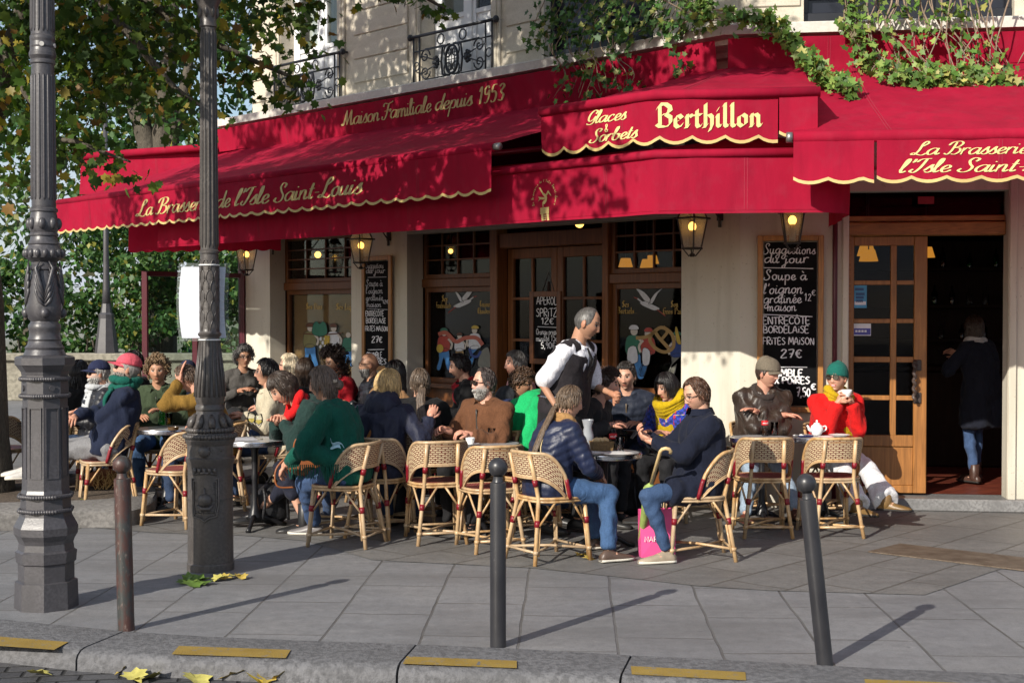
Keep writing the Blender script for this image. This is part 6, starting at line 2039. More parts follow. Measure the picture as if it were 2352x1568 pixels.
c3, r3 = rand_c(34, -6.9, -4.4, 30, 33, 1.8, 5.2, .4, .8)
c3b, r3b = rand_c(44, -7.6, -4.2, 32, 36, 5.2, 11.5, .5, .9)
b3 = V((-5.2, 33, -2.5))
wood_tree('quay_tree', 'quay tree showing between the second lamp post and the building', b3, [([b3, b3 + V((0, 0, 5)), b3 + V((-.3, 0, 10))], [.3, .22, .1])], c3 + c3b, r3 + r3b, 80, .18, PAL, W4)
def shrub(label, c, r, per, ls, base):
 e = empty('shrub', base)
 tag(e, label, 'shrub', None)
 P = clumps(c, r, per)
 o = leaf_cloud('foliage', P, rng.uniform(ls * .7, ls * 1.25, len(P)), mixcols(len(P), PAL, W4, .28), LEAF_PLAIN, M_LEAF2, e, .4)
 o.matrix_parent_inverse = root_mat(e).inverted()
 mb = MB()
 for k in range(6): mb.tube([V(base) + V((k * .3 - .8, 0, 0)), V(base) + V((k * .5 - 1.2, .1, 2.2))], [.04, .02], 6)
 bw(mb, 'stem', M_BARK, e)
for (x0, x1, lab) in ((-15.5, -10.2, 'dense shrub behind the parapet at the far left'), (-10.3, -8.6, 'dense shrub behind the parapet right of the octagonal lamp post'), (-8.7, -7.0, 'dense shrub behind the parapet right of the distant lamp post'), (-7.1, -4.6, 'dense shrub behind the glass screen')):
 c, r = rand_c(int((x1 - x0) * 13), x0 + .2, x1 - .2, 28.4, 30.0, .5, 3.1, .4, .65)
 shrub(lab, c, r, 95, .15, V(((x0 + x1) / 2, 29, -1.0)))
c, r = rand_c(60, -60, 10, 85, 95, 0, 9, 2.5, 4.5)
P = clumps(c, r, 60)
o = leaf_cloud('far_bank_trees', P, rng.uniform(.5, .9, len(P)), mixcols(len(P), [(.06, .10, .04), (.10, .13, .05), (.13, .12, .06)], [.4, .4, .2]), LEAF_PLAIN, M_LEAF2)
tag(o, 'hazy tree line on the far river bank', 'trees', None, 'stuff')
def ivy(label, stems, nleaf, spread, lsize, base, pal, fac_n):
 """stems: list of (points 3D); leaves scattered along them"""
 e = empty('ivy', base)
 tag(e, label, 'ivy')
 mb = MB()
 P = []
 allp = []
 for s_ in stems:
  L2 = crom(s_[0], 6)
  L2 = [p + V((noise.noise(p * 5), noise.noise(p * 5 + V((9, 0, 0))), noise.noise(p * 5 + V((0, 9, 0))))) * .02 for p in L2]
  mb.tube(L2, [s_[1] * (1 - .6 * k / len(L2)) for k in range(len(L2))], 5)
  for _ in range(int(nleaf * s_[2])):
   q = L2[int(rng.random() * len(L2))]
   P.append([q.x + rng.normal() * spread, q.y + rng.normal() * spread * .5 - abs(rng.normal()) * .02, q.z + rng.normal() * spread])
 bw(mb, 'stem', plain('ivy_stem', (.24, .18, .13), .8, .25, 20, .3), e, True)
 P = np.array(P)
 o = leaf_cloud('foliage', P, rng.uniform(lsize * .6, lsize * 1.3, len(P)), mixcols(len(P), pal, [.35, .35, .2, .1], .25), LEAF_IVY, M_IVYL, e, .5, tuple(fac_n), .35)
 o.matrix_parent_inverse = root_mat(e).inverted()
def fpx(fac, d, pts): return [fac.pt(*fac.px(x, y, d), d) for x, y in pts]
PIV = [(.03, .085, .02), (.055, .13, .026), (.11, .18, .04), (.24, .25, .07)]
PIV2 = [(.07, .15, .025), (.12, .21, .04), (.19, .27, .06), (.33, .32, .09)]
st = []
rnd = random.Random(5)
for k in range(20):      # mass spilling along the ledge
 x0 = 1215 + k * 19
 st.append((fpx(FL, .52, [(x0 + 60, -60 + rnd.uniform(-30, 10)), (x0 + 40, -5), (x0 + 15, 40 + rnd.uniform(-10, 25)), (x0 - 5, 70 + rnd.uniform(-10, 50) * (1 if x0 < 1450 else .4))]), .006, 1.0))
for k in range(13):      # bare tangle hanging over the pelmet
 x0 = 1262 + k * 13
 st.append((fpx(FL, .60, [(x0, 80), (x0 + rnd.uniform(-12, 12), 120), (x0 + rnd.uniform(0, 40), 170), (x0 + rnd.uniform(10, 60), 205 + rnd.uniform(0, 26))]), .006, .42))
st.append((fpx(FL, .62, [(1540, 110), (1556, 140), (1562, 165), (1573, 166)]), .005, .5))
st.append((fpx(FL, .60, [(1555, 60), (1600, 45), (1650, 45), (1700, 55)]), .008, .3))
ivy('green ivy clump hanging over the pelmet right of the railings', st, 40, .05, .066, FL.pt(1.2, ZC, .5), PIV, FL.n)
st = []
for k in range(9):
 o_ = rnd.uniform(-16, 16)
 st.append((fpx(FR, .62, [(1500 + k * 22, -20 + o_), (1620, 30 + o_), (1720, 42 + o_ * .6), (1790, 70 + o_), (1830, 115 + o_)]) + fpx(FR, 1.0, [(1865, 150 + o_ * .6), (1905, 185 + o_ * .3)]) + fpx(FR, 1.3, [(1955, 202 + o_ * .2)]), .006, 2.0))
ivy('sunlit ivy strand trailing diagonally down the corner awning', st, 40, .042, .066, FR.pt(.3, ZC, .5), PIV2, FR.n)
st = []
for k in range(26):
 x0 = 1945 + k * 12
 st.append((fpx(FR, .60, [(x0 + rnd.uniform(-10, 30), -80), (x0 + rnd.uniform(-10, 20), 0), (x0 + rnd.uniform(-15, 25), 60), (x0 + 30 + rnd.uniform(-20, 40), 120)]) + fpx(FR, .8, [(x0 + 60 + rnd.uniform(-20, 50), 165 + rnd.uniform(-15, 10) + k * 1.2)]) + fpx(FR, 1.0, [(x0 + 100 + rnd.uniform(-20, 60), 185 + rnd.uniform(-10, 18) + k * 1.4)]), rnd.choice((.005, .007, .010)), .62))
for k in range(14):
 x0 = 2010 + k * 30
 st.append((fpx(FR, .95, [(x0, 165 + k * 2 + rnd.uniform(-14, 14)), (x0 + 60, 180 + k * 3 + rnd.uniform(-14, 14)), (x0 + 120, 200 + k * 3 + rnd.uniform(-16, 16))]), .005, 1.5))
for k in range(10):
 x0 = 2160 + k * 34
 st.append((fpx(FR, .64, [(x0, -40), (x0 + rnd.uniform(-40, 40), 60), (x0 + rnd.uniform(-50, 50), 150)]), .009, .12))
for k in range(5): st.append((fpx(FR, .62, [(1940 + k * 6, -20), (1950 + k * 4, 60), (1965 + k * 4, 110), (1990 + k * 8, 165)]), .005, 1.0))
ivy('large bare stemmed ivy spilling over the right awning', st, 30, .05, .064, FR.pt(3.0, ZC, .5), PIV2, FR.n)
# ================================================================== rattan bistro chairs
def mat_weave(name, c_a, c_b, w=.026, h=.0125, m=.0036):
 t = NT(name)
 br = t.n('ShaderNodeTexBrick')
 tc = t.n('ShaderNodeTexCoord')
 t.l(tc.outputs['UV'], br.inputs['Vector'])
 for k, x in (('Scale', 1.0), ('Brick Width', w), ('Row Height', h), ('Mortar Size', m), ('Mortar Smooth', .15)): br.inputs[k].default_value = x
 br.inputs['Color1'].default_value = (*c_a, 1); br.inputs['Color2'].default_value = (*col2(c_a, .82), 1); br.inputs['Mortar'].default_value = (*c_b, 1)
 n = t.noise(t.coord('Object'), 14, 4)
 c = t.mix(t.ramp(n, [(.4, .25), (.6, 0.0)]), br.outputs[0], col2(c_a, .5))
 b = t.bump(t.math('SUBTRACT', 1.0, br.outputs['Fac']), .6, .004)
 return t.done(t.pbr(c, .5, 0, b, .4))
M_WV_CREAM = mat_weave('cream_weave', (.70, .57, .36), (.13, .03, .02), .030, .0145, .0034)
M_WV_RED = mat_weave('burgundy_weave', (.21, .012, .018), (.40, .27, .18), .024, .0125, .0022)
M_WV_SEAT = mat_weave('burgundy_seat_weave', (.24, .014, .02), (.36, .2, .15), .022, .022, .002)
def mat_cane():
 t = NT('varnished_cane')
 v = t.coord('Object', (1, 1, .5))
 n = t.noise(v, 22, 5, .6)
 n2 = t.noise(t.coord('Object'), 5, 3)
 c = t.mix(t.ramp(n, [(.36, 0.0), (.64, 1.0)]), (.34, .175, .058), (.56, .36, .17))
 c = t.mix(t.ramp(n2, [(.45, 0.0), (.7, .55)]), c, (.60, .47, .30))
 c = t.mix(t.ramp(n, [(.26, .7), (.34, 0.0)]), c, (.12, .07, .03))
 oi = t.n('ShaderNodeObjectInfo')
 c = t.mix(t.ramp(oi.outputs['Random'], [(.2, 0.0), (1.0, .6)]), c, (.40, .32, .23))
 return t.done(t.pbr(c, .33, 0, t.bump(n, .2, .003), .5))
M_CANE = mat_cane()
M_BIND = plain('burgundy_binding', (.19, .008, .016), .4, .1, 30, .2, 120)
def make_chair():
 root = empty('bistro_chair')
 out = []
 N = 36
 for k in range(N):
  a = 2 * PI * k / N
  x, y = math.cos(a), math.sin(a)
  e = .62
  sx = abs(x) ** e * (1 if x > 0 else -1); sy = abs(y) ** e * (1 if y > 0 else -1)
  out.append(V((sx * (.212 - .018 * sy), sy * .205 - .0, 0)))
 mb = MB()
 zt_, zb_ = .462, .432
 for z_, fl in ((zt_, 1), (zb_, 0)):
  for r_ in range(3):
   pass
 top = [V((p.x * .96, p.y * .96, zt_)) for p in out]
 c = V((0, 0, zt_ - .012))
 vs_ = [c] + [c.lerp(p, .5) + V((0, 0, -.004)) for p in top] + top + [V((p.x * .96, p.y * .96, zb_)) for p in out]
 fs, uv = [], []
 for k in range(N):
  l = (k + 1) % N
  fs += [[0, 1 + k, 1 + l], [1 + k, 1 + N + k, 1 + N + l, 1 + l], [1 + N + k, 1 + 2 * N + k, 1 + 2 * N + l, 1 + N + l]]
 fs.append([1 + 2 * N + k for k in range(N)][::-1])
 uv = [[(vs_[i].x + .001 * vs_[i].z, vs_[i].y) for i in f] for f in fs]
 mb.add(vs_, fs, 0, uv)
 mb.build('seat', M_WV_SEAT, root, False, True)
 mb = MB()
 mb.tube([V((p.x, p.y, .455)) for p in out], .0115, 7, closed=True)
 mb.tube([V((p.x * .985, p.y * .985, .434)) for p in out], .010, 7, closed=True)
 mb.build('seat_rim', M_CANE, root, True)
 def hoop(a):       # a in -1..1
  th = a * R(104)
  x = .224 * math.copysign(abs(math.sin(th)) ** .8, th)
  y = .012 + .228 * (math.cos(th) if abs(th) < PI / 2 else math.cos(th) * .5)
  s_ = abs(a)
  z = .778 - .318 * max(0, (s_ - .42) / .58) ** 2.5 - .010 * s_
  return V((x, y + (z - .46) * .10, z))
 def arch(a):
  th = a * R(92)
  x = .203 * math.copysign(abs(math.sin(th)) ** .8, th)
  y = .012 + .212 * math.cos(th)
  s_ = abs(a)
  z = .608 - .150 * max(0, (s_ - .25) / .75) ** 2.3
  return V((x, y + (z - .46) * .10, z))
 mb = MB()
 hs = [hoop(-1 + 2 * k / 40) for k in range(41)]
 mb.tube(hs, .0135, 8)
 mb.tube([p + V((p.x * -.05, (p.y) * -.02 - .003, -.026)) for p in hs], .0105, 8)
 ar = [arch(-1 + 2 * k / 32) for k in range(33)]
 mb.tube(ar, .011, 8)
 mb.tube([p + V((p.x * .055, .004, -.012)) for p in ar], .007, 6)
 o = mb.build('back_frame', M_CANE, root, True)
 mb = MB()
 for sgn in (-1, 1):      # burgundy wrapping low on the hoop ends
  pts = [hoop(sgn * (1 - .10 * q)) for q in (0, .3, .6, .9, 1.2)]
  mb.tube(pts, .0155, 8)
 mb.build('binding', M_BIND, root, True)
 mb = MB()
 NU, NV = 34, 6
 def pan(off):
  def fn(a, b):
   q = -1 + 2 * a
   p = arch(q * .93).lerp(hoop(q * .80), b)
   n = V((p.x, p.y, 0)).normalized()
   return p + n * off
  return fn
 mb.sheet(pan(.006), NU, NV, 0, (.56, .165))
 mb.sheet(pan(-.004), NU, NV, 1, (.54, .16))
 mb.build('backrest', [M_WV_CREAM, M_WV_RED], root, True)
 def leg(pts, bind, double=None):
  mb = MB()
  mb.tube(pts, .0155, 8)
  if double:
   for d in double: mb.tube(d, .0085, 6)
  for c0, c1 in bind: mb.tube([c0, c1], .0205, 9, 1)
  mb.build('leg', [M_CANE, M_BIND], root, True)
 for s in (-1, 1):
  f0, f1 = V((s * .205, -.205, 0)), V((s * .183, -.165, .445))
  L = lambda q: f0.lerp(f1, q)
  leg([f0, f1], [(L(.60), L(.70))], [[L(.08) + V((s * -.02, .004, 0)), L(.60) + V((s * -.022, .004, 0))], [L(.62) + V((s * -.02, 0, 0)), V((s * .10, -.17, .435))], [L(.62) + V((0, .02, 0)), V((s * .19, -.05, .435))]])
  b0, b1, b2 = V((s * .188, .262, 0)), V((s * .128, .190, .45)), V((s * .120, .262, .765))
  Lb = lambda q: b0.lerp(b1, q)
  leg([b0, b0.lerp(b1, .5), b1, b1.lerp(b2, .5) + V((0, -.004, 0)), b2], [(Lb(.58), Lb(.68)), (b1.lerp(b2, .30), b1.lerp(b2, .44))], [[Lb(.14) + V((s * .004, -.022, 0)), Lb(.58) + V((s * .002, -.022, 0))], [Lb(.60) + V((s * -.01, 0, 0)), V((0, .205, .435)) + V((s * .03, 0, 0))], [Lb(.60) + V((s * .012, -.01, 0)), V((s * .195, .09, .435))]])
 mb = MB()
 q = .21
 pf = [V((s * .205, -.205, 0)).lerp(V((s * .183, -.165, .445)), .20) for s in (-1, 1)]
 pb_ = [V((s * .188, .262, 0)).lerp(V((s * .128, .19, .45)), .20) for s in (-1, 1)]
 mb.tube([pf[0], pf[1]], .010, 7); mb.tube([pb_[0], pb_[1]], .010, 7)
 mb.tube([pf[0], (pf[0] + pb_[1]) / 2 + V((0, 0, .012)), pb_[1]], .010, 7); mb.tube([pf[1], (pf[1] + pb_[0]) / 2 + V((0, 0, -.012)), pb_[0]], .010, 7)
 for p in pf + pb_: mb.tube([p + V((0, 0, -.012)), p + V((0, 0, .012))], .021, 8)
 mb.build('stretcher', M_CANE, root, True)
 return root
chair_proto = [make_chair(), 0]
def chair(x, y, rot, label, jig=0):
 c = chair_proto[0] if chair_proto[1] == 0 else copy_tree(chair_proto[0])
 chair_proto[1] += 1
 c.location = (x, y, .004)
 c.rotation_euler = (0, 0, R(rot))
 tag(c, label, 'chair', 'rattan bistro chairs on the terrace')
 return c
# ================================================================== tables
M_TTOP = plain('grey_table_top', (.34, .34, .35), .3, .08, 6, .05, spec=.5)
def make_table(r):
 e = empty('bistro_table')
 mb = MB()
 mb.lathe([(.01, .716), (r - .02, .716), (r - .019, .72), (.01, .7205)], n=48); mb.build('table_top', M_TTOP, e, False, True)
 mb = MB()
 mb.lathe([(r - .020, .684), (r - .004, .684), (r, .688), (r, .694), (r - .004, .697), (r - .004, .699), (r, .702), (r, .708), (r - .004, .711), (r - .004, .713), (r, .716), (r - .002, .723), (r - .020, .7235)], n=48, caps=False)
 mb.build('rim', M_CHROME, e, True, True, 50)
 mb = MB()
 mb.lathe([(.04, .68), (.045, .66), (.028, .63), (.024, .45), (.032, .42), (.024, .39), (.026, .2), (.045, .14), (.06, .09), (.05, .07)], n=16)
 mb.lathe([(.13, .68), (.12, .684)], n=20)
 mb.build('column', M_BLACK, e, True, True, 40)
 for k in range(3):
  a = k * 2 * PI / 3 + .5
  mb = MB()
  d = V((math.cos(a), math.sin(a), 0))
  mb.tube([d * .03 + V((0, 0, .10)), d * .12 + V((0, 0, .075)), d * .20 + V((0, 0, .03)), d * .26 + V((0, 0, .012))], [.024, .02, .018, .022], 8)
  mb.build('foot', M_BLACK, e, True)
 return e
tables = {}
tproto = {}
def table(px, py, label, r=.29, rot=0):
 p = G(px, py, .722)
 if r not in tproto:
  tproto[r] = make_table(r); t = tproto[r]
 else: t = copy_tree(tproto[r])
 t.location = (p.x, p.y, .004); t.rotation_euler = (0, 0, rot)
 tag(t, label, 'table', 'round bistro tables on the terrace')
 return V((p.x, p.y, .7275))
TP = [table(382, 984, 'round table with a green bottle in front of the green-shirted woman', .29),
      table(585, 1010, 'round table with two wine glasses beside the round-footed lamp post', .29),
      table(1100, 1018, 'round table in front of the man in brown jacket', .34, .4),
      table(1388, 1039, 'round table with a bread basket between the two jeans wearers', .28),
      table(1750, 1005, 'round table with a cola bottle in front of the flat-capped man', .27),
      table(1890, 1004, 'round table with a white teapot in front of the red-coated woman', .27),
      table(1066, 944, 'round table deeper in the terrace behind the brown-jacketed man', .28),
      table(1480, 985, 'round table before the couple with the yellow scarf', .29),
      table(100, 965, 'round table at the far left behind the octagonal lamp post', .29),
      table(560, 898, 'round table in front of the grey-haired woman by the wall', .28)]
# ================================================================== things on the tables
def onT(i, px, py):
 p = G(px, py, .7275)
 return V((p.x, p.y, .7275 + .0005))
def simple(name, prof, mat, pos, label, cat, n=16, caps=True, group=None):
 mb = MB(); mb.lathe(prof, (0, 0, 0), n, caps=caps)
 o = mb.build(name, mat, None, True, True, 60)
 o.location = pos
 return tag(o, label, cat, group)
M_GREENGL = NT('green_bottle_glass'); M_GREENGL = M_GREENGL.done(M_GREENGL.pbr((.02, .42, .05), .06, 0, None, .6, Transmission_Weight=.75))
M_COLA = plain('dark_cola', (.02, .008, .004), .1, .1, 3, 0)
M_JUICE = plain('orange_juice', (.75, .32, .02), .3, .05, 3, 0)
M_WINE = glassy('white_wine', (.9, .85, .5), 1.3)
def bottle(pos, label, glass, lab=None):
 e = empty('bottle', pos)
 tag(e, label, 'bottle')
 mb = MB(); mb.lathe([(.026, 0), (.029, .006), (.029, .03), (.026, .06), (.029, .10), (.028, .125), (.014, .165), (.0115, .20), (.0135, .202), (.0135, .212), (.011, .213)], n=18); mb.build('glass', glass, e, True, True)
 if lab:
  mb = MB(); mb.lathe([(.0288, .088), (.0298, .09), (.0298, .124), (.0288, .126)], n=18, caps=False); mb.build('label', plain('red_label', (.55, .01, .015), .5, .05), e, True)
  mb = MB()
  write(mb, 'Coca-Cola', lambda x, y, l: V((.0302 * math.sin(x / .0302), -.0302 * math.cos(x / .0302), .107 + y)) + V((0, -l * .2, 0)), -.026, -.006, .0085, .052, pen='point', w=.3, wmin=.15, slant=.2)
  mb.build('lettering', M_WHITE, e)
  mb = MB(); mb.lathe([(.024, .006), (.026, .02), (.024, .05), (.023, .055)], n=14); mb.build('drink', M_COLA, e, True)
 return e
bottle(onT(0, 372, 975), 'green glass bottle on the table before the green-shirted woman', M_GREENGL)
bottle(onT(3, 1408, 1034), 'open cola bottle beside the bread basket', M_CLEAR, True)
bottle(onT(4, 1757, 1000), 'open cola bottle standing before the flat-capped man', M_CLEAR, True)
def tumbler(pos, label, drink=None, h=.11, r=.034, lvl=.5, mat=None):
 e = empty('drinking_glass', pos); tag(e, label, 'glass')
 mb = MB(); mb.lathe([(r * .8, 0), (r * .82, .004), (r, h), (r * .95, h), (r * .76, .01), (.002, .009)], n=18); mb.build('glass', M_CLEAR, e, True, True)
 if drink:
  mb = MB(); mb.lathe([(r * .72, .011), (r * (.74 + .2 * lvl), h * lvl), (.002, h * lvl)], n=16); mb.build('drink', drink, e, True, True)
 return e
tumbler(onT(0, 388, 976), 'glass of orange juice next to the green bottle', M_JUICE, lvl=.55)
tumbler(onT(3, 1424, 1037), 'glass half full of cola beside the bread basket', M_COLA, lvl=.45)
tumbler(onT(4, 1779, 999), 'glass of cola with a lemon slice before the flat-capped man', M_COLA, lvl=.5)
def wineglass(pos, label):
 e = empty('wine_glass', pos); tag(e, label, 'wine glass', None)
 mb = MB(); mb.lathe([(.034, 0), (.034, .003), (.006, .008), (.004, .09), (.018, .105), (.036, .14), (.036, .165), (.029, .205), (.028, .205), (.034, .165), (.033, .14), (.003, .108)], n=18, caps=True); mb.build('glass', M_CLEAR, e, True, True)
 mb = MB(); mb.lathe([(.003, .109), (.0325, .139), (.034, .155), (.002, .155)], n=16); mb.build('wine', M_WINE, e, True, True)
wineglass(onT(1, 578, 1004), 'left wine glass on the table by the round-footed post')
wineglass(onT(1, 594, 1008), 'right wine glass on the table by the round-footed post')
simple('salt_shaker', [(.02, 0), (.022, .005), (.019, .05), (.014, .07), (.002, .075)], plain('mustard_pot', (.5, .33, .08), .3), onT(6, 1078, 941), 'small mustard pot on the deeper terrace table', 'condiment')
simple('dinner_plate', [(.06, 0), (.062, .004), (.115, .018), (.118, .02), (.114, .021), (.062, .008), (.002, .007)], M_PORC, onT(3, 1418, 1046), 'white dinner plate at the edge of the bread basket table', 'plate', 30)
simple('dinner_plate', [(.05, 0), (.052, .004), (.095, .014), (.097, .016), (.052, .008), (.002, .007)], M_PORC, onT(3, 1362, 1044), 'white plate half hidden behind the puffer-jacketed woman', 'plate', 30)
e = empty('bread_basket', onT(3, 1382, 1034), .2); tag(e, 'small wicker basket holding bread slices', 'basket')
mb = MB()
def rr_(s, z): return [V((sx * (.085 * s) , sy * (.055 * s), z)) for sx, sy in ((-1, -1), (1, -1), (1, 1), (-1, 1))]
mb.rings([rr_(.85, 0), rr_(1, .07), rr_(.93, .07), rr_(.8, .012)], caps=True); mb.build('basket', plain('wicker', (.26, .16, .07), .8, .3, 60, .8, 90, .006, var2=.3), e, False, True)
mb = MB();
for k in range(3): mb.ellipsoid((-.04 + k * .035, 0, .075), (.03, .045, .022), Matrix.Rotation(.4 * k - .3, 3, 'Y'), 12, 8)
mb.build('bread', plain('bread_crust', (.58, .40, .20), .8, .2, 20, .4), e, True)
e = empty('teapot', onT(5, 1876, 999), R(10)); tag(e, 'white porcelain teapot on the red-coated woman\'s table', 'teapot')
mb = MB(); mb.lathe([(.035, 0), (.038, .006), (.052, .03), (.055, .055), (.045, .08), (.03, .09), (.002, .091)], n=22); mb.build('body', M_PORC, e, True, True)
mb = MB(); mb.lathe([(.031, .0905), (.026, .1), (.01, .106), (.006, .112), (.011, .122), (.002, .128)], n=16); mb.build('lid', M_PORC, e, True, True)
mb = MB(); mb.tube([(-.045, 0, .03), (-.07, 0, .05), (-.078, 0, .075), (-.088, 0, .082)], [.014, .011, .009, .008], 10); mb.build('spout', M_PORC, e, True)
mb = MB(); mb.tube(crom([(.05, 0, .07), (.078, 0, .075), (.084, 0, .05), (.054, 0, .028)], 5), .006, 8); mb.build('handle', M_PORC, e, True)
simple('saucer', [(.03, 0), (.032, .003), (.066, .012), (.068, .014), (.03, .006), (.002, .005)], M_PORC, onT(5, 1897, 1006), 'small white saucer at the front of the teapot table', 'saucer', 26)
simple('dinner_plate', [(.05, 0), (.052, .004), (.085, .014), (.087, .016), (.052, .008), (.002, .007)], M_PORC, onT(5, 1928, 1002), 'white plate right of the teapot', 'plate', 26)
mb = MB(); mb.box((0, 0, .007), (.12, .06, .012), None, 0, .003); o = mb.build('phone', plain('dark_blue_phone', (.01, .02, .10), .25), None); o.location = onT(5, 1850, 1003); o.rotation_euler = (0, 0, .3); tag(o, 'dark blue phone lying left of the teapot', 'phone')
mb = MB(); mb.sheet(lambda a, b: V(((a - .5) * .10, (b - .5) * .07, .012 + .012 * math.sin(a * 7) * math.cos(b * 5))), 10, 8); o = mb.build('napkin', M_WHITE, None, True); o.location = onT(5, 1836, 1003); tag(o, 'crumpled white napkin at the left edge of the teapot table', 'napkin')
mb = MB(); mb.box((0, 0, .0015), (.19, .28, .003)); o = mb.build('menu_card', plain('menu_paper', (.5, .5, .54), .4), None); o.location = onT(1, 560, 1008); o.rotation_euler = (0, 0, .35); tag(o, 'grey menu card lying on the wine glass table', 'menu')
simple('carafe', [(.04, 0), (.05, .01), (.045, .1), (.03, .16), (.045, .22), (.043, .22), (.026, .16), (.041, .1), (.04, .012)], plain('frosted_carafe', (.5, .52, .56), .25, .05, 4, 0, Transmission_Weight=.4), onT(3, 1350, 1030), 'frosted water carafe on the bread basket table', 'carafe')
# ================================================================== bags and things on the ground
M_STRAW = plain('straw', (.46, .30, .12), .8, .25, 40, .9, 70, .008, var2=.35)
def bag_blob(name, pos, size, mat, label, cat, rz=0, dent=.12, seed=0):
 e = empty(name, pos, rz); tag(e, label, cat)
 mb = MB()
 rings = []
 for i in range(13):
  f = i / 12
  w = (1 - abs(2 * f - 1) ** 5) * (1 - .25 * f)
  w = max(w, .05)
  ring = []
  for k in range(22):
   a = 2 * PI * k / 22
   p = V((size[0] / 2 * w * math.copysign(abs(math.cos(a)) ** .7, math.cos(a)), size[1] / 2 * w * math.copysign(abs(math.sin(a)) ** .7, math.sin(a)), f * size[2]))
   nn = noise.noise(p * 9 + V((seed, 0, 0)))
   ring.append(V((p.x * (1 + dent * nn), p.y * (1 + dent * nn), max(.002, p.z + dent * .1 * nn))))
  rings.append(ring)
 mb.rings(rings)
 mb.build('bag_body', mat, e, True, True)
 return e
b = bag_blob('straw_bag', G(237, 1118, .13), (.34, .2, .17), plain('red_straw', (.26, .10, .045), .8, .3, 60, 1.0, 60, .01, var2=.5), 'round straw basket bag with raffia fringe beside the tree bed', 'bag', .3)
mb = MB()
for k in range(60):
 a = random.uniform(-.08, .17); z = random.uniform(.06, .17)
 mb.tube([(a, -.09, z), (a + random.uniform(-.02, .04), -.12, z - .03), (a + random.uniform(-.03, .06), -.11, z - .09)], .004, 4)
mb.build('fringe', M_STRAW, b)
mb = MB(); mb.tube(crom([(-.12, 0, .14), (-.08, -.02, .27), (.06, -.02, .27), (.12, 0, .14)], 5), .008, 6); mb.build('handle', M_STRAW, b, True)
M_NYLON = plain('black_nylon', (.012, .012, .014), .5, .3, 12, .5, 40, .01)
def backpack(px, py, label, rz, s=1.0):
 b = bag_blob('backpack', G(px, py, .004), (.30 * s, .2 * s, .36 * s), M_NYLON, label, 'backpack', rz, .14, px)
 mb = MB()
 for sx in (-.09, .09): mb.tube(crom([(sx * s, -.09 * s, .32 * s), (sx * s, -.15 * s, .22 * s), (sx * 1.2 * s, -.12 * s, .06 * s)], 5), .014, 6)
 mb.tube(crom([(-.04 * s, 0, .35 * s), (0, -.01, .40 * s), (.04 * s, 0, .35 * s)], 4), .01, 6)
 mb.build('strap', M_NYLON, b, True)
 return b
backpack(625, 1205, 'black backpack on the ground under the bowing woman', .4)
backpack(1440, 1190, 'black backpack with straps leaning under the bread basket table', -.3, 1.15)
backpack(912, 1200, 'dark backpack under the chair of the woman in the hooded raincoat', .2, .9)
pbg = empty('shopping_bag', G(1508, 1276, .004), R(8)); tag(pbg, 'pink paper shopping bag between the man\'s legs', 'shopping bag')
mb = MB()
w_, d_, h_ = .25, .10, .34
mb.add([V(p) for p in ((-w_ / 2, -d_ / 2, 0), (w_ / 2, -d_ / 2, 0), (w_ / 2, d_ / 2, 0), (-w_ / 2, d_ / 2, 0), (-w_ / 2 - .01, -d_ / 2, h_), (w_ / 2 + .005, -d_ / 2, h_ + .008), (w_ / 2 + .01, d_ / 2, h_), (-w_ / 2, d_ / 2, h_ - .004), (0, -d_ / 2 - .012, h_ * .5), (w_ / 2 - .02, 0, h_ * .55))],
       [[3, 2, 1, 0], [0, 1, 8], [1, 5, 8], [5, 4, 8], [4, 0, 8], [2, 3, 7, 6], [1, 2, 9], [2, 6, 9], [6, 5, 9], [5, 1, 9], [0, 4, 7, 3]])
mb.build('bag_body', plain('pink_paper', (.80, .10, .30), .35, .05, 6, .1), pbg, False, True)
mb = MB()
for y in (-.05, .05): mb.tube(crom([(-.05, y, h_), (-.04, y, h_ + .09), (.04, y, h_ + .09), (.05, y, h_)], 5), .004, 6)
mb.build('handle', plain('grey_cord', (.2, .2, .21), .7), pbg, True)
mb = MB(); write(mb, 'NAF NAF', lambda x, y, l: V((x, -.064 - l, y)), -.105, .115, .019, .21, font=PRINT, w=.22, smooth=False)
mb.build('lettering', M_WHITE, pbg)
um_ = empty('umbrella', G(1490, 1290, .004)); tag(um_, 'folded pale green umbrella with a wooden crook handle', 'umbrella')
def cross_(p, q): return p
uA = at(1450, 1285, 9.42); uB = at(1502, 1085, 9.32); uC = at(1527, 1038, 9.30)
uA = at(1466, 1268, 9.80); uB = at(1492, 1122, 9.45); uC = at(1517, 1036, 9.18)
mb = MB(); mb.tube([uA, uA.lerp(uB, .3), uA.lerp(uB, .7), uB, uB.lerp(uC, .15)], [.006, .022, .034, .045, .012], 10); bw(mb, 'canopy', plain('sage_cloth', (.27, .36, .10), .7, .15, 8, .5, 30, .01), um_, True)
up_ = (uC - uB).normalized()
sd_ = V((1, 0, -.1)).normalized()
hk = [uB, uC] + [uC + up_ * (.035 * math.sin(a)) + sd_ * (.035 * (1 - math.cos(a))) for a in (R(40), R(80), R(120), R(160), R(195))]
mb = MB(); mb.tube(hk, .0125, 10); bw(mb, 'handle', plain('pale_wood', (.62, .45, .22), .35, .1, 12, .1), um_, True)
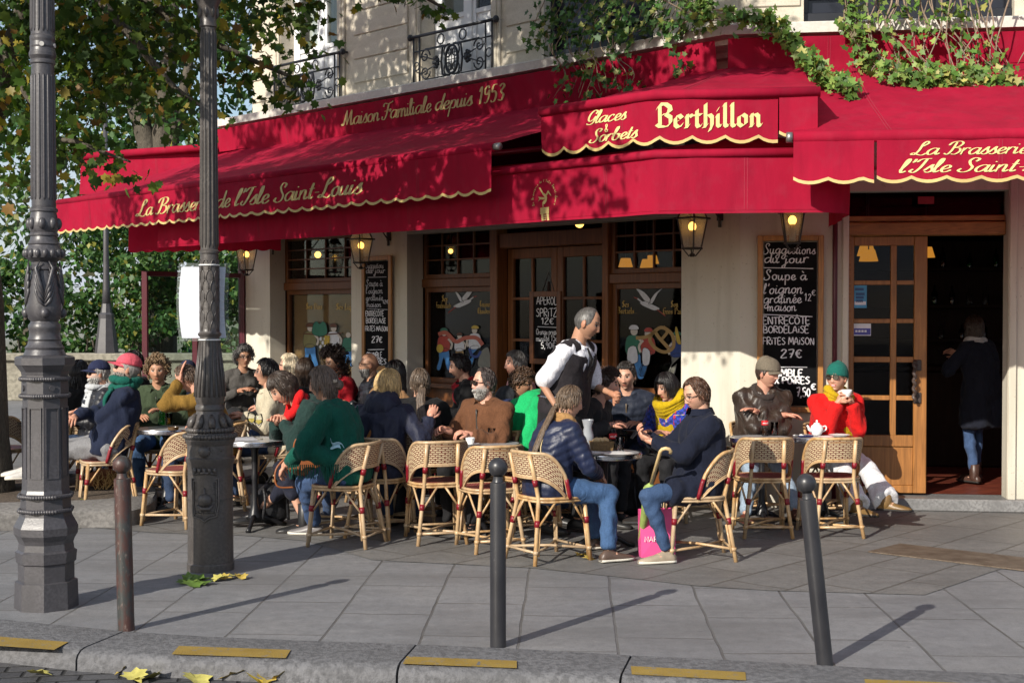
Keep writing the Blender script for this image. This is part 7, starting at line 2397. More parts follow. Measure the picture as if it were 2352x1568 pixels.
# ================================================================== tree bed and fallen leaves
tb = empty('tree_bed', G(90, 1170)); tag(tb, 'raised stone kerbed tree bed with bare soil at the lime trunk', 'tree bed')
ring_px = [(-60, 1222), (60, 1217), (200, 1212), (290, 1210), (340, 1195), (362, 1168), (345, 1140), (300, 1124), (200, 1112), (60, 1100), (-60, 1100)]
inn_px = [(-60, 1196), (60, 1192), (180, 1188), (255, 1183), (292, 1170), (300, 1156), (285, 1143), (250, 1133), (180, 1124), (60, 1112), (-60, 1112)]
ro_ = [G(x, y, .0) for x, y in ring_px]; ri_ = [G(x, y, .0) for x, y in inn_px]
n_ = len(ro_)
h_ = .15
mb = MB()
c_ = [[V((a.x, a.y, .002)), V((a.x, a.y, h_ - .02)), V((a.x, a.y, h_)).lerp(V((b_.x, b_.y, h_)), .08), V((b_.x, b_.y, h_)), V((b_.x, b_.y, .03))] for a, b_ in zip(crom(ro_, 5), crom(ri_, 5))]
mb.rings(c_)
bw(mb, 'kerb_ring', plain('bed_stone', (.20, .19, .18), .85, .2, 3, .5, 40, .01, var2=.3), tb, True, True, 40)
mb = MB()
mb.add([V((p.x, p.y, h_ - .03)) for p in crom(ri_, 5)], [list(range((n_ - 1) * 5 + 1))])
bw(mb, 'soil', plain('dry_soil', (.10, .075, .055), .95, .35, 4, .8, 30, .02, var2=.3), tb)
def fallen(pxs, name, lab, cols, base_z, lsz, seed):
 rr = random.Random(seed)
 for k, (x, y) in enumerate(pxs):
  mb = MB()
  T, F = LEAF_LIME
  s_ = lsz * rr.uniform(.8, 1.2)
  curl = rr.uniform(.1, .5)
  mb.add([V((p[0] * s_, p[1] * s_, (abs(p[0]) * curl + p[2] * .3 + .08 * rr.random()) * s_)) for p in T], F)
  c = rr.choice(cols)
  o = mb.build('fallen_leaf', plain('leaf_' + '_'.join('%02d' % int(v * 100) for v in c), c, .6, .25, 30, .2), None, True)
  o.location = G(x, y, base_z) + V((0, 0, .006)); o.rotation_euler = (rr.uniform(-.3, .3), rr.uniform(-.3, .3), rr.uniform(0, 6))
  tag(o, lab, 'leaf', lab)
YL = [(.55, .40, .05), (.45, .33, .07), (.5, .45, .12)]
fallen([(425, 1338), (438, 1335), (448, 1340), (460, 1336), (470, 1342), (440, 1345), (454, 1330)], 'fallen_leaf', 'green fallen leaf in the heap beside the round-footed lamp post', [(.10, .17, .03), (.15, .22, .04)], .004, .12, 1)
fallen([(506, 1332), (514, 1330), (540, 1326), (552, 1328)], 'fallen_leaf', 'yellow fallen leaf on the paving right of the round-footed lamp post', YL, .004, .09, 2)
fallen([(90, 1550), (285, 1542), (310, 1558), (340, 1560), (450, 1561), (540, 1556), (590, 1562), (612, 1562), (640, 1562)], 'fallen_leaf', 'yellow fallen leaf in the gutter', YL, -.095, .13, 3)
fallen([(1352, 1284), (1335, 1278)], 'fallen_leaf', 'yellow fallen leaf beside the bronze shoes', YL, .004, .10, 4)
fallen([(215, 1166), (205, 1172), (190, 1150), (228, 1163)], 'fallen_leaf', 'small yellow green leaf on the tree bed soil', [(.3, .33, .04)], .12, .07, 5)
# ================================================================== people
def vnorm(me):
 n = np.empty(len(me.vertices) * 3, np.float32); me.vertices.foreach_get('normal', n)
 return n.reshape(-1, 3)
def remesh(mb, voxel, smooth=5, folds=0.0, seed=0.0, puff=None, fscale=(11, 11, 6)):
 me = mb.mesh('tmp')
 o = bpy.data.objects.new('tmp', me); COL.objects.link(o)
 m = o.modifiers.new('r', 'REMESH'); m.mode = 'VOXEL'; m.voxel_size = voxel; m.use_smooth_shade = True
 if smooth:
  s = o.modifiers.new('s', 'SMOOTH'); s.factor = .5; s.iterations = smooth
 dg = bpy.context.evaluated_depsgraph_get()
 out = bpy.data.meshes.new_from_object(o.evaluated_get(dg))
 bpy.data.objects.remove(o); bpy.data.meshes.remove(me)
 if folds or puff:
  N = len(out.vertices)
  co = np.empty(N * 3, np.float32); out.vertices.foreach_get('co', co); co = co.reshape(-1, 3)
  nr = vnorm(out)
  d = np.zeros(N, np.float32)
  if folds:
   fx, fy, fz = fscale
   nz = noise.noise
   for i in range(N):
    x, y, z = co[i]
    a = nz((x * fx + seed, y * fy, z * fz))
    b = nz((x * fx * 2.3, y * fy * 2.3 + seed, z * fz * 2.0))
    d[i] = folds * (1.0 - 2.6 * abs(a)) * 1.05 + folds * .6 * b
  if puff:
   pitch, amp, segs = puff
   best = np.full(N, 1e9, np.float32); ax = np.zeros(N, np.float32)
   for p, q in segs:
    p = np.array(p, np.float32); q = np.array(q, np.float32)
    L = np.linalg.norm(q - p); dd = (q - p) / L
    t = (co - p) @ dd
    tc = np.clip(t, 0, L)
    dist = np.linalg.norm(co - (p + tc[:, None] * dd), axis=1)
    m_ = dist < best
    best[m_] = dist[m_]; ax[m_] = t[m_]
   d += amp * (np.abs(np.sin(ax * PI / pitch)) ** .6 - .6)
  co = co + nr * d[:, None]
  out.vertices.foreach_set('co', co.ravel())
  out.update()
 return out
def ik(a, t, l1, l2, pole):
 a, t = V(a), V(t)
 d = t - a
 L = d.length
 mx = (l1 + l2) * .985
 if L > mx: t = a + d * (mx / L); d = t - a; L = mx
 L = max(L, abs(l1 - l2) + .02)
 x = (l1 * l1 - l2 * l2 + L * L) / (2 * L)
 h = math.sqrt(max(l1 * l1 - x * x, 0))
 dn = d.normalized()
 p = V(pole) - dn * V(pole).dot(dn)
 if p.length < 1e-5: p = dn.orthogonal()
 return a + dn * x + p.normalized() * h, t
def lc(l, f, z): return V((l, -f, z))
class Pose: pass
def solve(q):
 J = Pose()
 st = q.get('stand', False)
 sc_ = q.get('w', 1.0)          # body width factor
 J.w = sc_
 pelz = q.get('pelz', .95 if st else .545)
 J.pel = lc(0, 0, pelz)
 le, sd, sl = R(q.get('lean', 4)), R(q.get('side', 0)), R(q.get('slouch', 8))
 d1 = lc(math.sin(sd), math.sin(le), math.cos(le)).normalized()
 d2 = lc(math.sin(sd), math.sin(le + sl), math.cos(le + sl)).normalized()
 J.mid = J.pel + d1 * .25
 J.neck = J.mid + d2 * .25
 tw = q.get('twist', 0)
 J.d1, J.d2 = d1, d2
 J.axP = V((1, 0, 0))
 J.axC = Matrix.Rotation(R(tw), 3, 'Z') @ V((1, 0, 0))
 J.axC = (J.axC - d2 * J.axC.dot(d2)).normalized()
 J.fwC = J.axC.cross(d2) * 1.0
 if J.fwC.dot(Matrix.Rotation(R(tw), 3, 'Z') @ V((0, -1, 0))) < 0: J.fwC = -J.fwC
 sh = .178 * sc_
 J.sh = {s: J.neck - d2 * .062 + J.axC * s * sh for s in (1, -1)}
 J.shin = {s: J.neck - d2 * .045 + J.axC * s * .06 for s in (1, -1)}
 hd = (d2 * .6 + V((0, 0, 1)) * .4).normalized()
 hyaw = R(tw + q.get('hyaw', 0)); hp = R(q.get('hpitch', 0)); hr = R(q.get('hroll', 0))
 J.HM = Matrix.Rotation(hyaw, 3, 'Z') @ Matrix.Rotation(hp, 3, 'X') @ Matrix.Rotation(hr, 3, 'Y')
 fw = Matrix.Rotation(hyaw, 3, 'Z') @ V((0, -1, 0))
 J.head = J.neck + hd * .088 + fw * (.018 + .025 * math.sin(max(hp, 0))) + J.HM @ V((0, 0, .065))
 J.hs = q.get('hs', 1.0)
 for s, k in ((1, 'LH'), (-1, 'RH')): pass
 J.el, J.wr = {}, {}
 dflt = lambda s: (s * .13, .36, .77) if not st else (s * .24, .08, .80)
 for s, k in ((1, 'LH'), (-1, 'RH')):
  t = q.get(k) or dflt(s)
  pole = q.get(k + 'p') or (s * .6, -.35, -.8)
  J.el[s], J.wr[s] = ik(J.sh[s], lc(*t), .285, .255, lc(*pole))
 J.hip = {s: J.pel + V((s * .088 * sc_, 0, -.015)) for s in (1, -1)}
 J.kn, J.an = {}, {}
 dl = lambda s: (s * .12, .40, .085) if not st else (s * .10, -.02, .085)
 for s, k in ((1, 'LF'), (-1, 'RF')):
  t = q.get(k) or dl(s)
  pole = q.get(k + 'p') or (s * .12, 1.0, .6)
  J.kn[s], J.an[s] = ik(J.hip[s], lc(*t), .43, .42, lc(*pole))
 J.toe = {s: q.get('LT' if s == 1 else 'RT') or (0.06 * s, 1.0) for s in (1, -1)}
 return J
SECT = [(-.20, .150, .105), (-.06, .176, .128), (.10, .172, .126), (.32, .158, .118), (.55, .166, .122), (.74, .178, .122), (.88, .160, .102), (.97, .10, .078), (1.03, .062, .062)]
def torso(mb, J, g=0.0, belly=0.0, t0=-.25, t1=1.1, flare=0.0, breast=0.0, n=26):
 rings = []
 for t, hw, hd in SECT:
  if t < t0 or t > t1: continue
  if t < 0: c = J.pel + J.d1 * (t * .5)
  elif t < .5: c = J.pel.lerp(J.mid, t * 2)
  else: c = J.mid.lerp(J.neck, (t - .5) * 2)
  f = min(max(t, 0), 1)
  ax = J.axP.lerp(J.axC, f).normalized()
  d = J.d1.lerp(J.d2, f).normalized()
  ax = (ax - d * ax.dot(d)).normalized()
  fw = ax.cross(d)
  if fw.dot(J.fwC) < 0: fw = -fw
  hw2 = hw * J.w + g + (flare * (.3 - t) if t < .3 else 0)
  b = belly * math.exp(-((t - .18) / .22) ** 2) + breast * math.exp(-((t - .66) / .13) ** 2)
  ring = []
  for k in range(n):
   a = 2 * PI * k / n
   ca, sa = math.cos(a), math.sin(a)
   e = .82
   x = math.copysign(abs(ca) ** e, ca) * hw2
   y = math.copysign(abs(sa) ** e, sa) * (hd + g + (b if sa > 0 else 0))
   ring.append(c + ax * x + fw * y)
  rings.append(ring)
 mb.rings(rings)
def arms(mb, J, g=0.0, upto=1.0, r=(.052, .044, .040, .031), cuffs=0.0):
 for s in (1, -1):
  mb.capsule(J.shin[s], J.sh[s], r[0] + g + .008, r[0] + g + .004)
  if upto <= .5:
   mb.capsule(J.sh[s], J.sh[s].lerp(J.el[s], upto * 2), r[0] + g, r[1] + g + .012)
  else:
   mb.capsule(J.sh[s], J.el[s], r[0] + g, r[1] + g)
   mb.capsule(J.el[s], J.el[s].lerp(J.wr[s], (upto - .5) * 2), r[2] + g, r[3] + g + cuffs, e1=.25)
def legs(mb, J, g=0.0, upto=1.0, flare=0.0, r=(.086, .058, .056, .038)):
 for s in (1, -1):
  mb.capsule(J.hip[s] + V((0, 0, .01)), J.kn[s], r[0] * (.5 + .5 * J.w) + g, r[1] + g)
  mb.capsule(J.kn[s], J.kn[s].lerp(J.an[s], upto), r[2] + g, r[3] + g + flare * .4, e1=.3)
  if flare: mb.tube([J.kn[s], J.kn[s].lerp(J.an[s], .5), J.kn[s].lerp(J.an[s], upto + .06)], [r[2] + g, r[3] + g + flare * .55, r[3] + g + flare], 16)
 c = J.pel
 mb.capsule(J.hip[1], J.hip[-1], .10 + g, .10 + g)
# ------------------------------------------------------------------ head
def skull(d):
 """unit direction (x left, -y front, z up) -> head surface point in metres"""
 x, y, z = d
 p = [x * .077, y * .098, z * .120]
 if z < 0:
  t = min(1, -z * 1.0)
  p[0] *= 1 - .36 * t ** 1.5
  if y > 0: p[1] *= 1 - .62 * t
  else: p[1] *= 1 - .06 * t
 if y < -.2 and -.75 < z < .55: p[1] += .006 * (1 - abs(x))          # flatter face
 return p
def g_(v, s): return math.exp(-(v / s) ** 2)
SKIN = {'fair': (.52, .285, .195), 'tan': (.40, .21, .13), 'olive': (.36, .19, .115), 'pink': (.55, .29, .205)}
def head_geo(mb, J, skin, hair, o):
 """sculpted head appended to mb with vertex colours; o: options"""
 NU, NV = 80, 60
 H = J.head; M = J.HM; S = J.hs
 sk = SKIN[skin]
 lip = o.get('lip', (sk[0] * .78, sk[1] * .50, sk[2] * .50))
 beard = o.get('beard'); bc = o.get('beardc', hair)
 bald = o.get('bald', 0)
 smile = o.get('smile', 0)
 rows = []
 cols = []
 rr = random.Random(int(H.x * 1000))
 for j in range(NV + 1):
  th = PI * j / NV
  row = []
  for i in range(NU):
   ph = 2 * PI * i / NU
   d = (math.sin(th) * math.sin(ph), -math.sin(th) * math.cos(ph), math.cos(th))
   p = skull(d)
   x, y, z = p
   c = list(sk)
   if d[1] < 0:
    fr = -d[1]
    nz_ = (1 if z < .022 else g_(z - .022, .012)) * (1 if z > -.030 else g_(z + .030, .009))
    pr = max(0, min(1, (.022 - z) / .052)) if z > -.030 else 1
    y -= (.005 + .0175 * pr) * g_(x, .0085 + .0055 * pr) * nz_
    for s in (-1, 1): y -= .007 * g_(x - s * .012, .007) * g_(z + .030, .008)
    for s in (-1, 1):
     y += .011 * g_(x - s * .031, .014) * g_(z - .012, .011)
     y -= .0055 * g_(x - s * .031, .010) * g_(z - .011, .0065)
     y -= .0045 * g_(x - s * .030, .020) * g_(z - .034, .008)
     y -= .004 * g_(x - s * .042, .016) * g_(z + .020, .018)
    w = .021 + .006 * smile
    zm = -.060 + smile * .004 * min(1, (x / .025) ** 2)
    y -= .007 * g_(x, w) * (g_(z - zm - .006, .006) + g_(z - zm + .007, .006)) - .004 * g_(x, w) * g_(z - zm, .0028)
    y += .004 * g_(z + .078, .007) * g_(x, .02)
    y -= .012 * g_(x, .022) * g_(z + .100, .020)
    if abs(x) < w and abs(z - zm) < .0105 * (1 - (x / w) ** 2) ** .5: c = list(lip)
    if smile > .5 and abs(x) < w * .62 and abs(z - zm + .001) < .0036: c = [.8, .78, .74]
    elif abs(x) < w * .8 and abs(z - zm) < .0016: c = [lip[0] * .35, lip[1] * .3, lip[2] * .3]
    for s in (-1, 1):
     ex = (x - s * .031)
     if abs(ex) < .019 and abs(z - .032 - .004 * (1 - (ex / .019) ** 2)) < .0046: c = [v * .6 for v in hair] if not o.get('pale_brow') else [.35, .32, .28]
     if abs(ex) < .0145 and abs(z - .011) < .0062 * (1 - (ex / .0145) ** 2) ** .5 + .001:
      c = [.42, .38, .34]
      if abs(ex) < .0075: c = [.02, .014, .01]
     elif abs(ex) < .017 and abs(z - .0175) < .0026: c = [sk[0] * .25, sk[1] * .2, sk[2] * .2]
    wm = .25 * (g_(abs(x) - .04, .02) * g_(z + .018, .02) + g_(x, .012) * g_(z + .028, .012))
    if c == list(sk): c = [sk[0] * (1 + .1 * wm), sk[1] * (1 - .35 * wm), sk[2] * (1 - .3 * wm)]
   if beard:
    inb = (z < -.030 - .02 * g_(x, .03) * 0) and d[1] < .25 and not (abs(x) < .019 and abs(z + .060) < .007)
    up = (-.036 - .006 * rr.random()) if abs(x) < .03 else (-.020 + .25 * (abs(x) - .03) * 1.5)
    if z < up and d[1] < .28 and not (abs(x) < .018 and abs(z + .060) < .0075) and not (abs(x) < .026 and z > -.043 and abs(x) < .008):
     k = beard * (.55 + .35 * rr.random()) * min(1, max(.25, (up - z) / .012))
     c = [c[q_] * (1 - k) + bc[q_] * k for q_ in range(3)]
     if beard > .7: y -= .008 * (1 if d[1] < 0 else 0); z -= .010 * max(0, -d[2])
   tm = hairline(ph, o)
   if th < tm:
    k = 1.0 if not bald else .55
    c = [v * .8 * k + sk[q_] * (1 - k) for q_, v in enumerate(hair)]
   if th < R(o.get('baldtop', 0)): c = list(sk)
   row.append(H + M @ (V((x, y, z)) * S)); cols.append(c)
  rows.append(row)
 b = len(mb.v)
 vs_ = [p for r in rows for p in r]
 fs = []
 for j in range(NV):
  for i in range(NU):
   k = (i + 1) % NU
   if j == 0: fs.append([j * NU, (j + 1) * NU + i, (j + 1) * NU + k])
   elif j == NV - 1: fs.append([j * NU + i, NV * NU, j * NU + k])
   else: fs.append([j * NU + i, (j + 1) * NU + i, (j + 1) * NU + k, j * NU + k])
 mb.add(vs_, fs); mb.col.extend(cols)
 for s in (-1, 1):     # ears
  n0 = len(mb.v)
  R3 = M @ Matrix.Rotation(R(s * 18), 3, 'Z') @ Matrix.Rotation(R(-8), 3, 'X')
  mb.ellipsoid(H + M @ (V((s * .0765, .006, -.004)) * S), (.011 * S, .021 * S, .033 * S), R3, 12, 9)
  mb.ellipsoid(H + M @ (V((s * .083, -.002, -.002)) * S), (.006 * S, .010 * S, .018 * S), R3, 8, 6)
  mb.col.extend([[sk[0] * .95, sk[1] * .82, sk[2] * .8]] * (len(mb.v) - n0))
def hairline(ph, o):
 a = abs(((ph + PI) % (2 * PI)) - PI)
 rec = R(o.get('recede', 0))
 pts = [(0, R(50) - rec), (R(30), R(48) - rec * 1.3), (R(48), R(56) - rec), (R(62), R(74)), (R(78), R(96)), (R(92), R(92)), (R(108), R(112)), (R(140), R(128)), (PI, R(130))]
 for (a0, t0), (a1, t1) in zip(pts, pts[1:]):
  if a <= a1: return t0 + (t1 - t0) * (a - a0) / (a1 - a0)
 return pts[-1][1]
def hair_mat(c):
 nm = 'hair_%02d_%02d_%02d' % tuple(int(v * 100) for v in c)
 if nm in MATS: return MATS[nm]
 t = NT(nm)
 v = t.coord('Object', (1, 1, .25))
 n = t.noise(v, 90, 4, .6)
 n2 = t.noise(t.coord('Object'), 16, 3)
 cc = t.mix(t.ramp(n, [(.35, 0.0), (.65, 1.0)]), col2(c, .5), col2(c, 1.45))
 cc = t.mix(t.ramp(n2, [(.4, .35), (.6, 0.0)]), cc, col2(c, .45))
 m = t.done(t.pbr(cc, .42, 0, t.bump(n, .5, .004), .45))
 MATS[nm] = m
 return m
def hair_geo(J, o, seed):
 """shell plus locks; returns an MB in person space"""
 rr = random.Random(seed)
 mb = MB()
 H, M, S = J.head, J.HM, J.hs
 st = o.get('style', 'short')
 ln = o.get('len', .05)
 vol = o.get('vol', .012) * .62
 def surf(th, ph, off):
  d = (math.sin(th) * math.sin(ph), -math.sin(th) * math.cos(ph), math.cos(th))
  p = V(skull(d)); n = V((d[0], d[1], d[2] * .8)).normalized()
  return H + M @ ((p + n * off) * S)
 NU, NV = 56, 16
 b0 = R(o.get('baldtop', 0))
 rings = []
 for j in range(NV + 1):
  row = []
  for i in range(NU):
   ph = 2 * PI * i / NU
   tm = hairline(ph, o) + (R(6) * noise.noise(V((ph * 4, seed, 0))))
   th = b0 + (tm - b0) * j / NV
   edge = min(1, (NV - j) / 3.0) * (1 if not b0 else min(1, j / 4.0))
   off = (vol * (1 + .5 * noise.noise(V((ph * 3, th * 4, seed)))) + .004 * noise.noise(V((ph * 14, th * 5, seed)))) * edge + .0015
   row.append(surf(th, ph, off))
  rings.append(row)
 mb.rings(rings, caps=False)
 if b0 == 0:
  pass
 if st == 'curly':
  for _ in range(int(o.get('n', 170) * 2.6)):
   ph = rr.uniform(0, 2 * PI); tm = hairline(ph, o)
   th = tm * rr.random() ** .6
   off = rr.uniform(.3, 1.0) * ln
   r = rr.uniform(.007, .014)
   c = surf(th, ph, off)
   if ln > .06 and th > R(70): c = c - V((0, 0, rr.uniform(0, ln * 1.6)))
   ax = V((rr.uniform(-1, 1), rr.uniform(-1, 1), rr.uniform(-1, 1))).normalized()
   u = ax.orthogonal().normalized(); w = ax.cross(u)
   mb.tube([c + u * r * math.cos(a) + w * r * math.sin(a) + ax * (a * .003) for a in np.linspace(0, 5.2, 8)], [.003, .0042, .0042, .0042, .0042, .0042, .004, .002], 4)
 else:
  n = int(o.get('n', 170) * (2.3 if ln >= .03 else .8))
  part_ = o.get('part', 0)
  for _ in range(n):
   ph = rr.uniform(0, 2 * PI)
   a = abs(((ph + PI) % (2 * PI)) - PI)
   tm = hairline(ph, o)
   th = max(b0, tm * rr.random() ** .7 * .92)
   pts = []
   off = vol * rr.uniform(.9, 1.3) + .004
   L = ln * rr.uniform(.75, 1.2)
   step = .016
   k = 0; lnow = 0
   stop = tm + R(4) if (a < R(62) and not o.get('fringe')) else (R(o.get('fringe', 66)) if a < R(50) else PI)
   drift = rr.uniform(-.25, .25) + o.get('sweep', 0)
   p = None
   while lnow < L and k < 40:
    if th < stop and th < R(105):
     p = surf(th, ph, off)
     th += step / .10; ph += drift * step / .1 / max(.3, math.sin(th))
    elif a < R(62) and th >= stop: break
    else:
     if p is None: p = surf(th, ph, off)
     w = o.get('wave', .002)
     p = p + V((rr.uniform(-w, w), rr.uniform(-w, w), -step)) + (M @ V((0, .10, 0))) * (.012 if lnow < .2 else 0) * 0
    pts.append(p); lnow += step; k += 1
   if len(pts) >= 3:
    m = len(pts)
    w0 = o.get('lock', .0085) * .68
    mb.tube(pts, [w0 * (.6 if q == 0 else 1 - .75 * (q / (m - 1)) ** 2) for q in range(m)], 5, flat=.55)
 if st == 'ponytail':
  b = surf(R(o.get('tailth', 92)), PI, .012)
  bk = (M @ V((0, 1, 0)))
  sdx = M @ V((1, 0, 0))
  TL = o.get('tail', .30)
  for _ in range(34):
   dx, dy = rr.uniform(-1, 1), rr.uniform(-.6, .6)
   sw = o.get('tailside', 0)
   kl = TL * rr.uniform(.85, 1.08)
   ctl = [b, b + bk * .035 + V((0, 0, -.03)), J.neck - J.fwC * (.125 + .015 * dy) + J.axC * (sw * .05) - J.d2 * .01, J.neck - J.fwC * (.158 + .015 * dy) + J.axC * (sw * .10) - J.d2 * (kl * .55), J.neck - J.fwC * (.165 + .012 * dy) + J.axC * (sw * .15) - J.d2 * kl]
   cv = crom(ctl, 3)
   pts = [cv[int(q * (len(cv) - 1) / 7)] + sdx * (dx * .017 * (1 + q * .22)) for q in range(8)]
   mb.tube(pts, [.007, .012, .013, .013, .012, .011, .008, .003], 5)
  mb.ellipsoid(b + bk * .012, (.02, .02, .02), None, 10, 8)
 if st == 'bun':
  b = surf(R(100), PI, .025)
  for _ in range(14):
   ax = V((rr.uniform(-1, 1), rr.uniform(-1, 1), rr.uniform(-1, 1))).normalized(); u = ax.orthogonal().normalized(); w = ax.cross(u)
   mb.tube([b + (u * math.cos(a) + w * math.sin(a)) * .030 for a in np.linspace(0, 2 * PI, 14)], .012, 6)
 return mb
def beard_geo(J, seed):
 rr = random.Random(seed); mb = MB(); k = 0
 while k < 420:
  ph = rr.uniform(-1.5, 1.5); th = rr.uniform(1.85, 2.75)
  d = (math.sin(th) * math.sin(ph), -math.sin(th) * math.cos(ph), math.cos(th))
  x, y, z = skull(d)
  if z > (-.040 if abs(x) < .03 else -.030 + .3 * (abs(x) - .03)) or (abs(x) < .020 and abs(z + .060) < .009): continue
  if d[1] < 0: y -= .006 + .012 * g_(x, .022) * g_(z + .1, .02) + .004 * g_(x, .022) * g_(z + .05, .012)
  k += 1
  n = V((d[0], d[1], -.5)).normalized()
  p = V((x, y, z)); q = p + n * .010 + V((rr.uniform(-.003, .003), rr.uniform(-.003, .003), -.011)); e = q + V((rr.uniform(-.004, .004), .003, -.010))
  mb.tube([J.head + J.HM @ (v * J.hs) for v in (p, q, e)], [.0042, .0036, .001], 4)
 return mb
# ------------------------------------------------------------------ hands
def hand_geo(mb, w, d, n, side, curl, skin, spread=.14, S=1.0):
 """w wrist, d pointing direction, n palm normal, side +1 left / -1 right, curl 0..1"""
 n0 = len(mb.v)
 d = V(d).normalized(); n = V(n); n = (n - d * n.dot(d)).normalized()
 x = d.cross(n).normalized()
 th_dir = x * side      # thumb side
 M = Mcols(x, n, d)
 mb.ellipsoid(w + d * .045 * S, (.040 * S, .016 * S, .052 * S), M, 12, 8)
 mb.capsule(w - d * .03, w + d * .03 * S, .025 * S, .024 * S, 10)
 for k in range(4):
  o = (k - 1.5) * .0195 * S
  b = w + d * (.082 - abs(k - 1.2) * .004) * S - th_dir * o
  l = (.040, .045, .042, .032)[k] * S
  dirn = (d - th_dir * (k - 1.5) * spread * .5).normalized()
  pts = [b - dirn * .012]
  ang = 0
  p = b
  pts.append(p)
  for q in range(3):
   ang += curl * (R(62), R(70), R(45))[q]
   p = p + (dirn * math.cos(ang) + n * math.sin(ang)) * l * (1, .72, .55)[q]
   pts.append(p)
  r = (.0088, .0092, .0088, .0078)[k] * S
  mb.tube(pts, [r, r * 1.05, r, r * .92, r * .62], 8)
 b = w + d * .022 * S + th_dir * .026 * S
 t1 = (d * .62 + th_dir * .78 + n * .25).normalized(); t2 = (d * .9 + th_dir * .25 + n * (.3 + .5 * curl)).normalized()
 mb.tube([b - t1 * .01, b + t1 * .03 * S, b + t1 * .036 * S + t2 * .026 * S, b + t1 * .036 * S + t2 * .05 * S], [.013 * S, .0125 * S, .0105 * S, .006 * S], 8)
 mb.col.extend([[SKIN[skin][0], SKIN[skin][1] * .9, SKIN[skin][2] * .88]] * (len(mb.v) - n0))
def shoe_geo(mb, mbs, an, dirn, h=.0, boot=0.0, L=.27):
 """upper in mb, sole in mbs"""
 d = V((dirn[0], -dirn[1], h)).normalized()
 up = V((0, 0, 1)); up = (up - d * up.dot(d)).normalized()
 x = d.cross(up)
 base = an - up * .085 - d * .06
 secs = [(-.01, .030, .055), (.02, .036, .085), (.06, .038, .098), (.10, .040, .080), (.15, .045, .060), (.20, .045, .048), (.245, .036, .038), (.268, .016, .026)]
 k = L / .268
 rings, rs = [], []
 for t, w, hh in secs:
  c = base + d * t * k
  rings.append([c + x * w * math.cos(a) + up * (.016 + (hh - .016) * max(0, math.sin(a)) ** .8 - .010 * max(0, -math.sin(a))) for a in [2 * PI * q / 14 for q in range(14)]])
  rs.append([c + x * (w + .004) * math.cos(a) + up * (.012 + .011 * math.copysign(abs(math.sin(a)) ** .3, math.sin(a))) for a in [2 * PI * q / 14 for q in range(14)]])
 mb.rings(rings); mbs.rings(rs)
 if boot: mb.capsule(an - up * .03, an + up * boot, .05, .052, 12, e1=.15)
M_SKIN = vcol('skin', .48, .35, .0, .12, 220.)
M_FR = plain('dark_spectacle_frame', (.02, .012, .008), .3, .1, 10, 0)
M_LENS = plain('dark_lens', (.02, .014, .010), .08, .05, 3, 0, spec=.7)
M_SOLEW = plain('pale_sole', (.62, .58, .50), .7, .1, 10, .1)
M_SOLED = plain('dark_sole', (.02, .017, .015), .7, .1, 10, .1)
PCOUNT = [0]
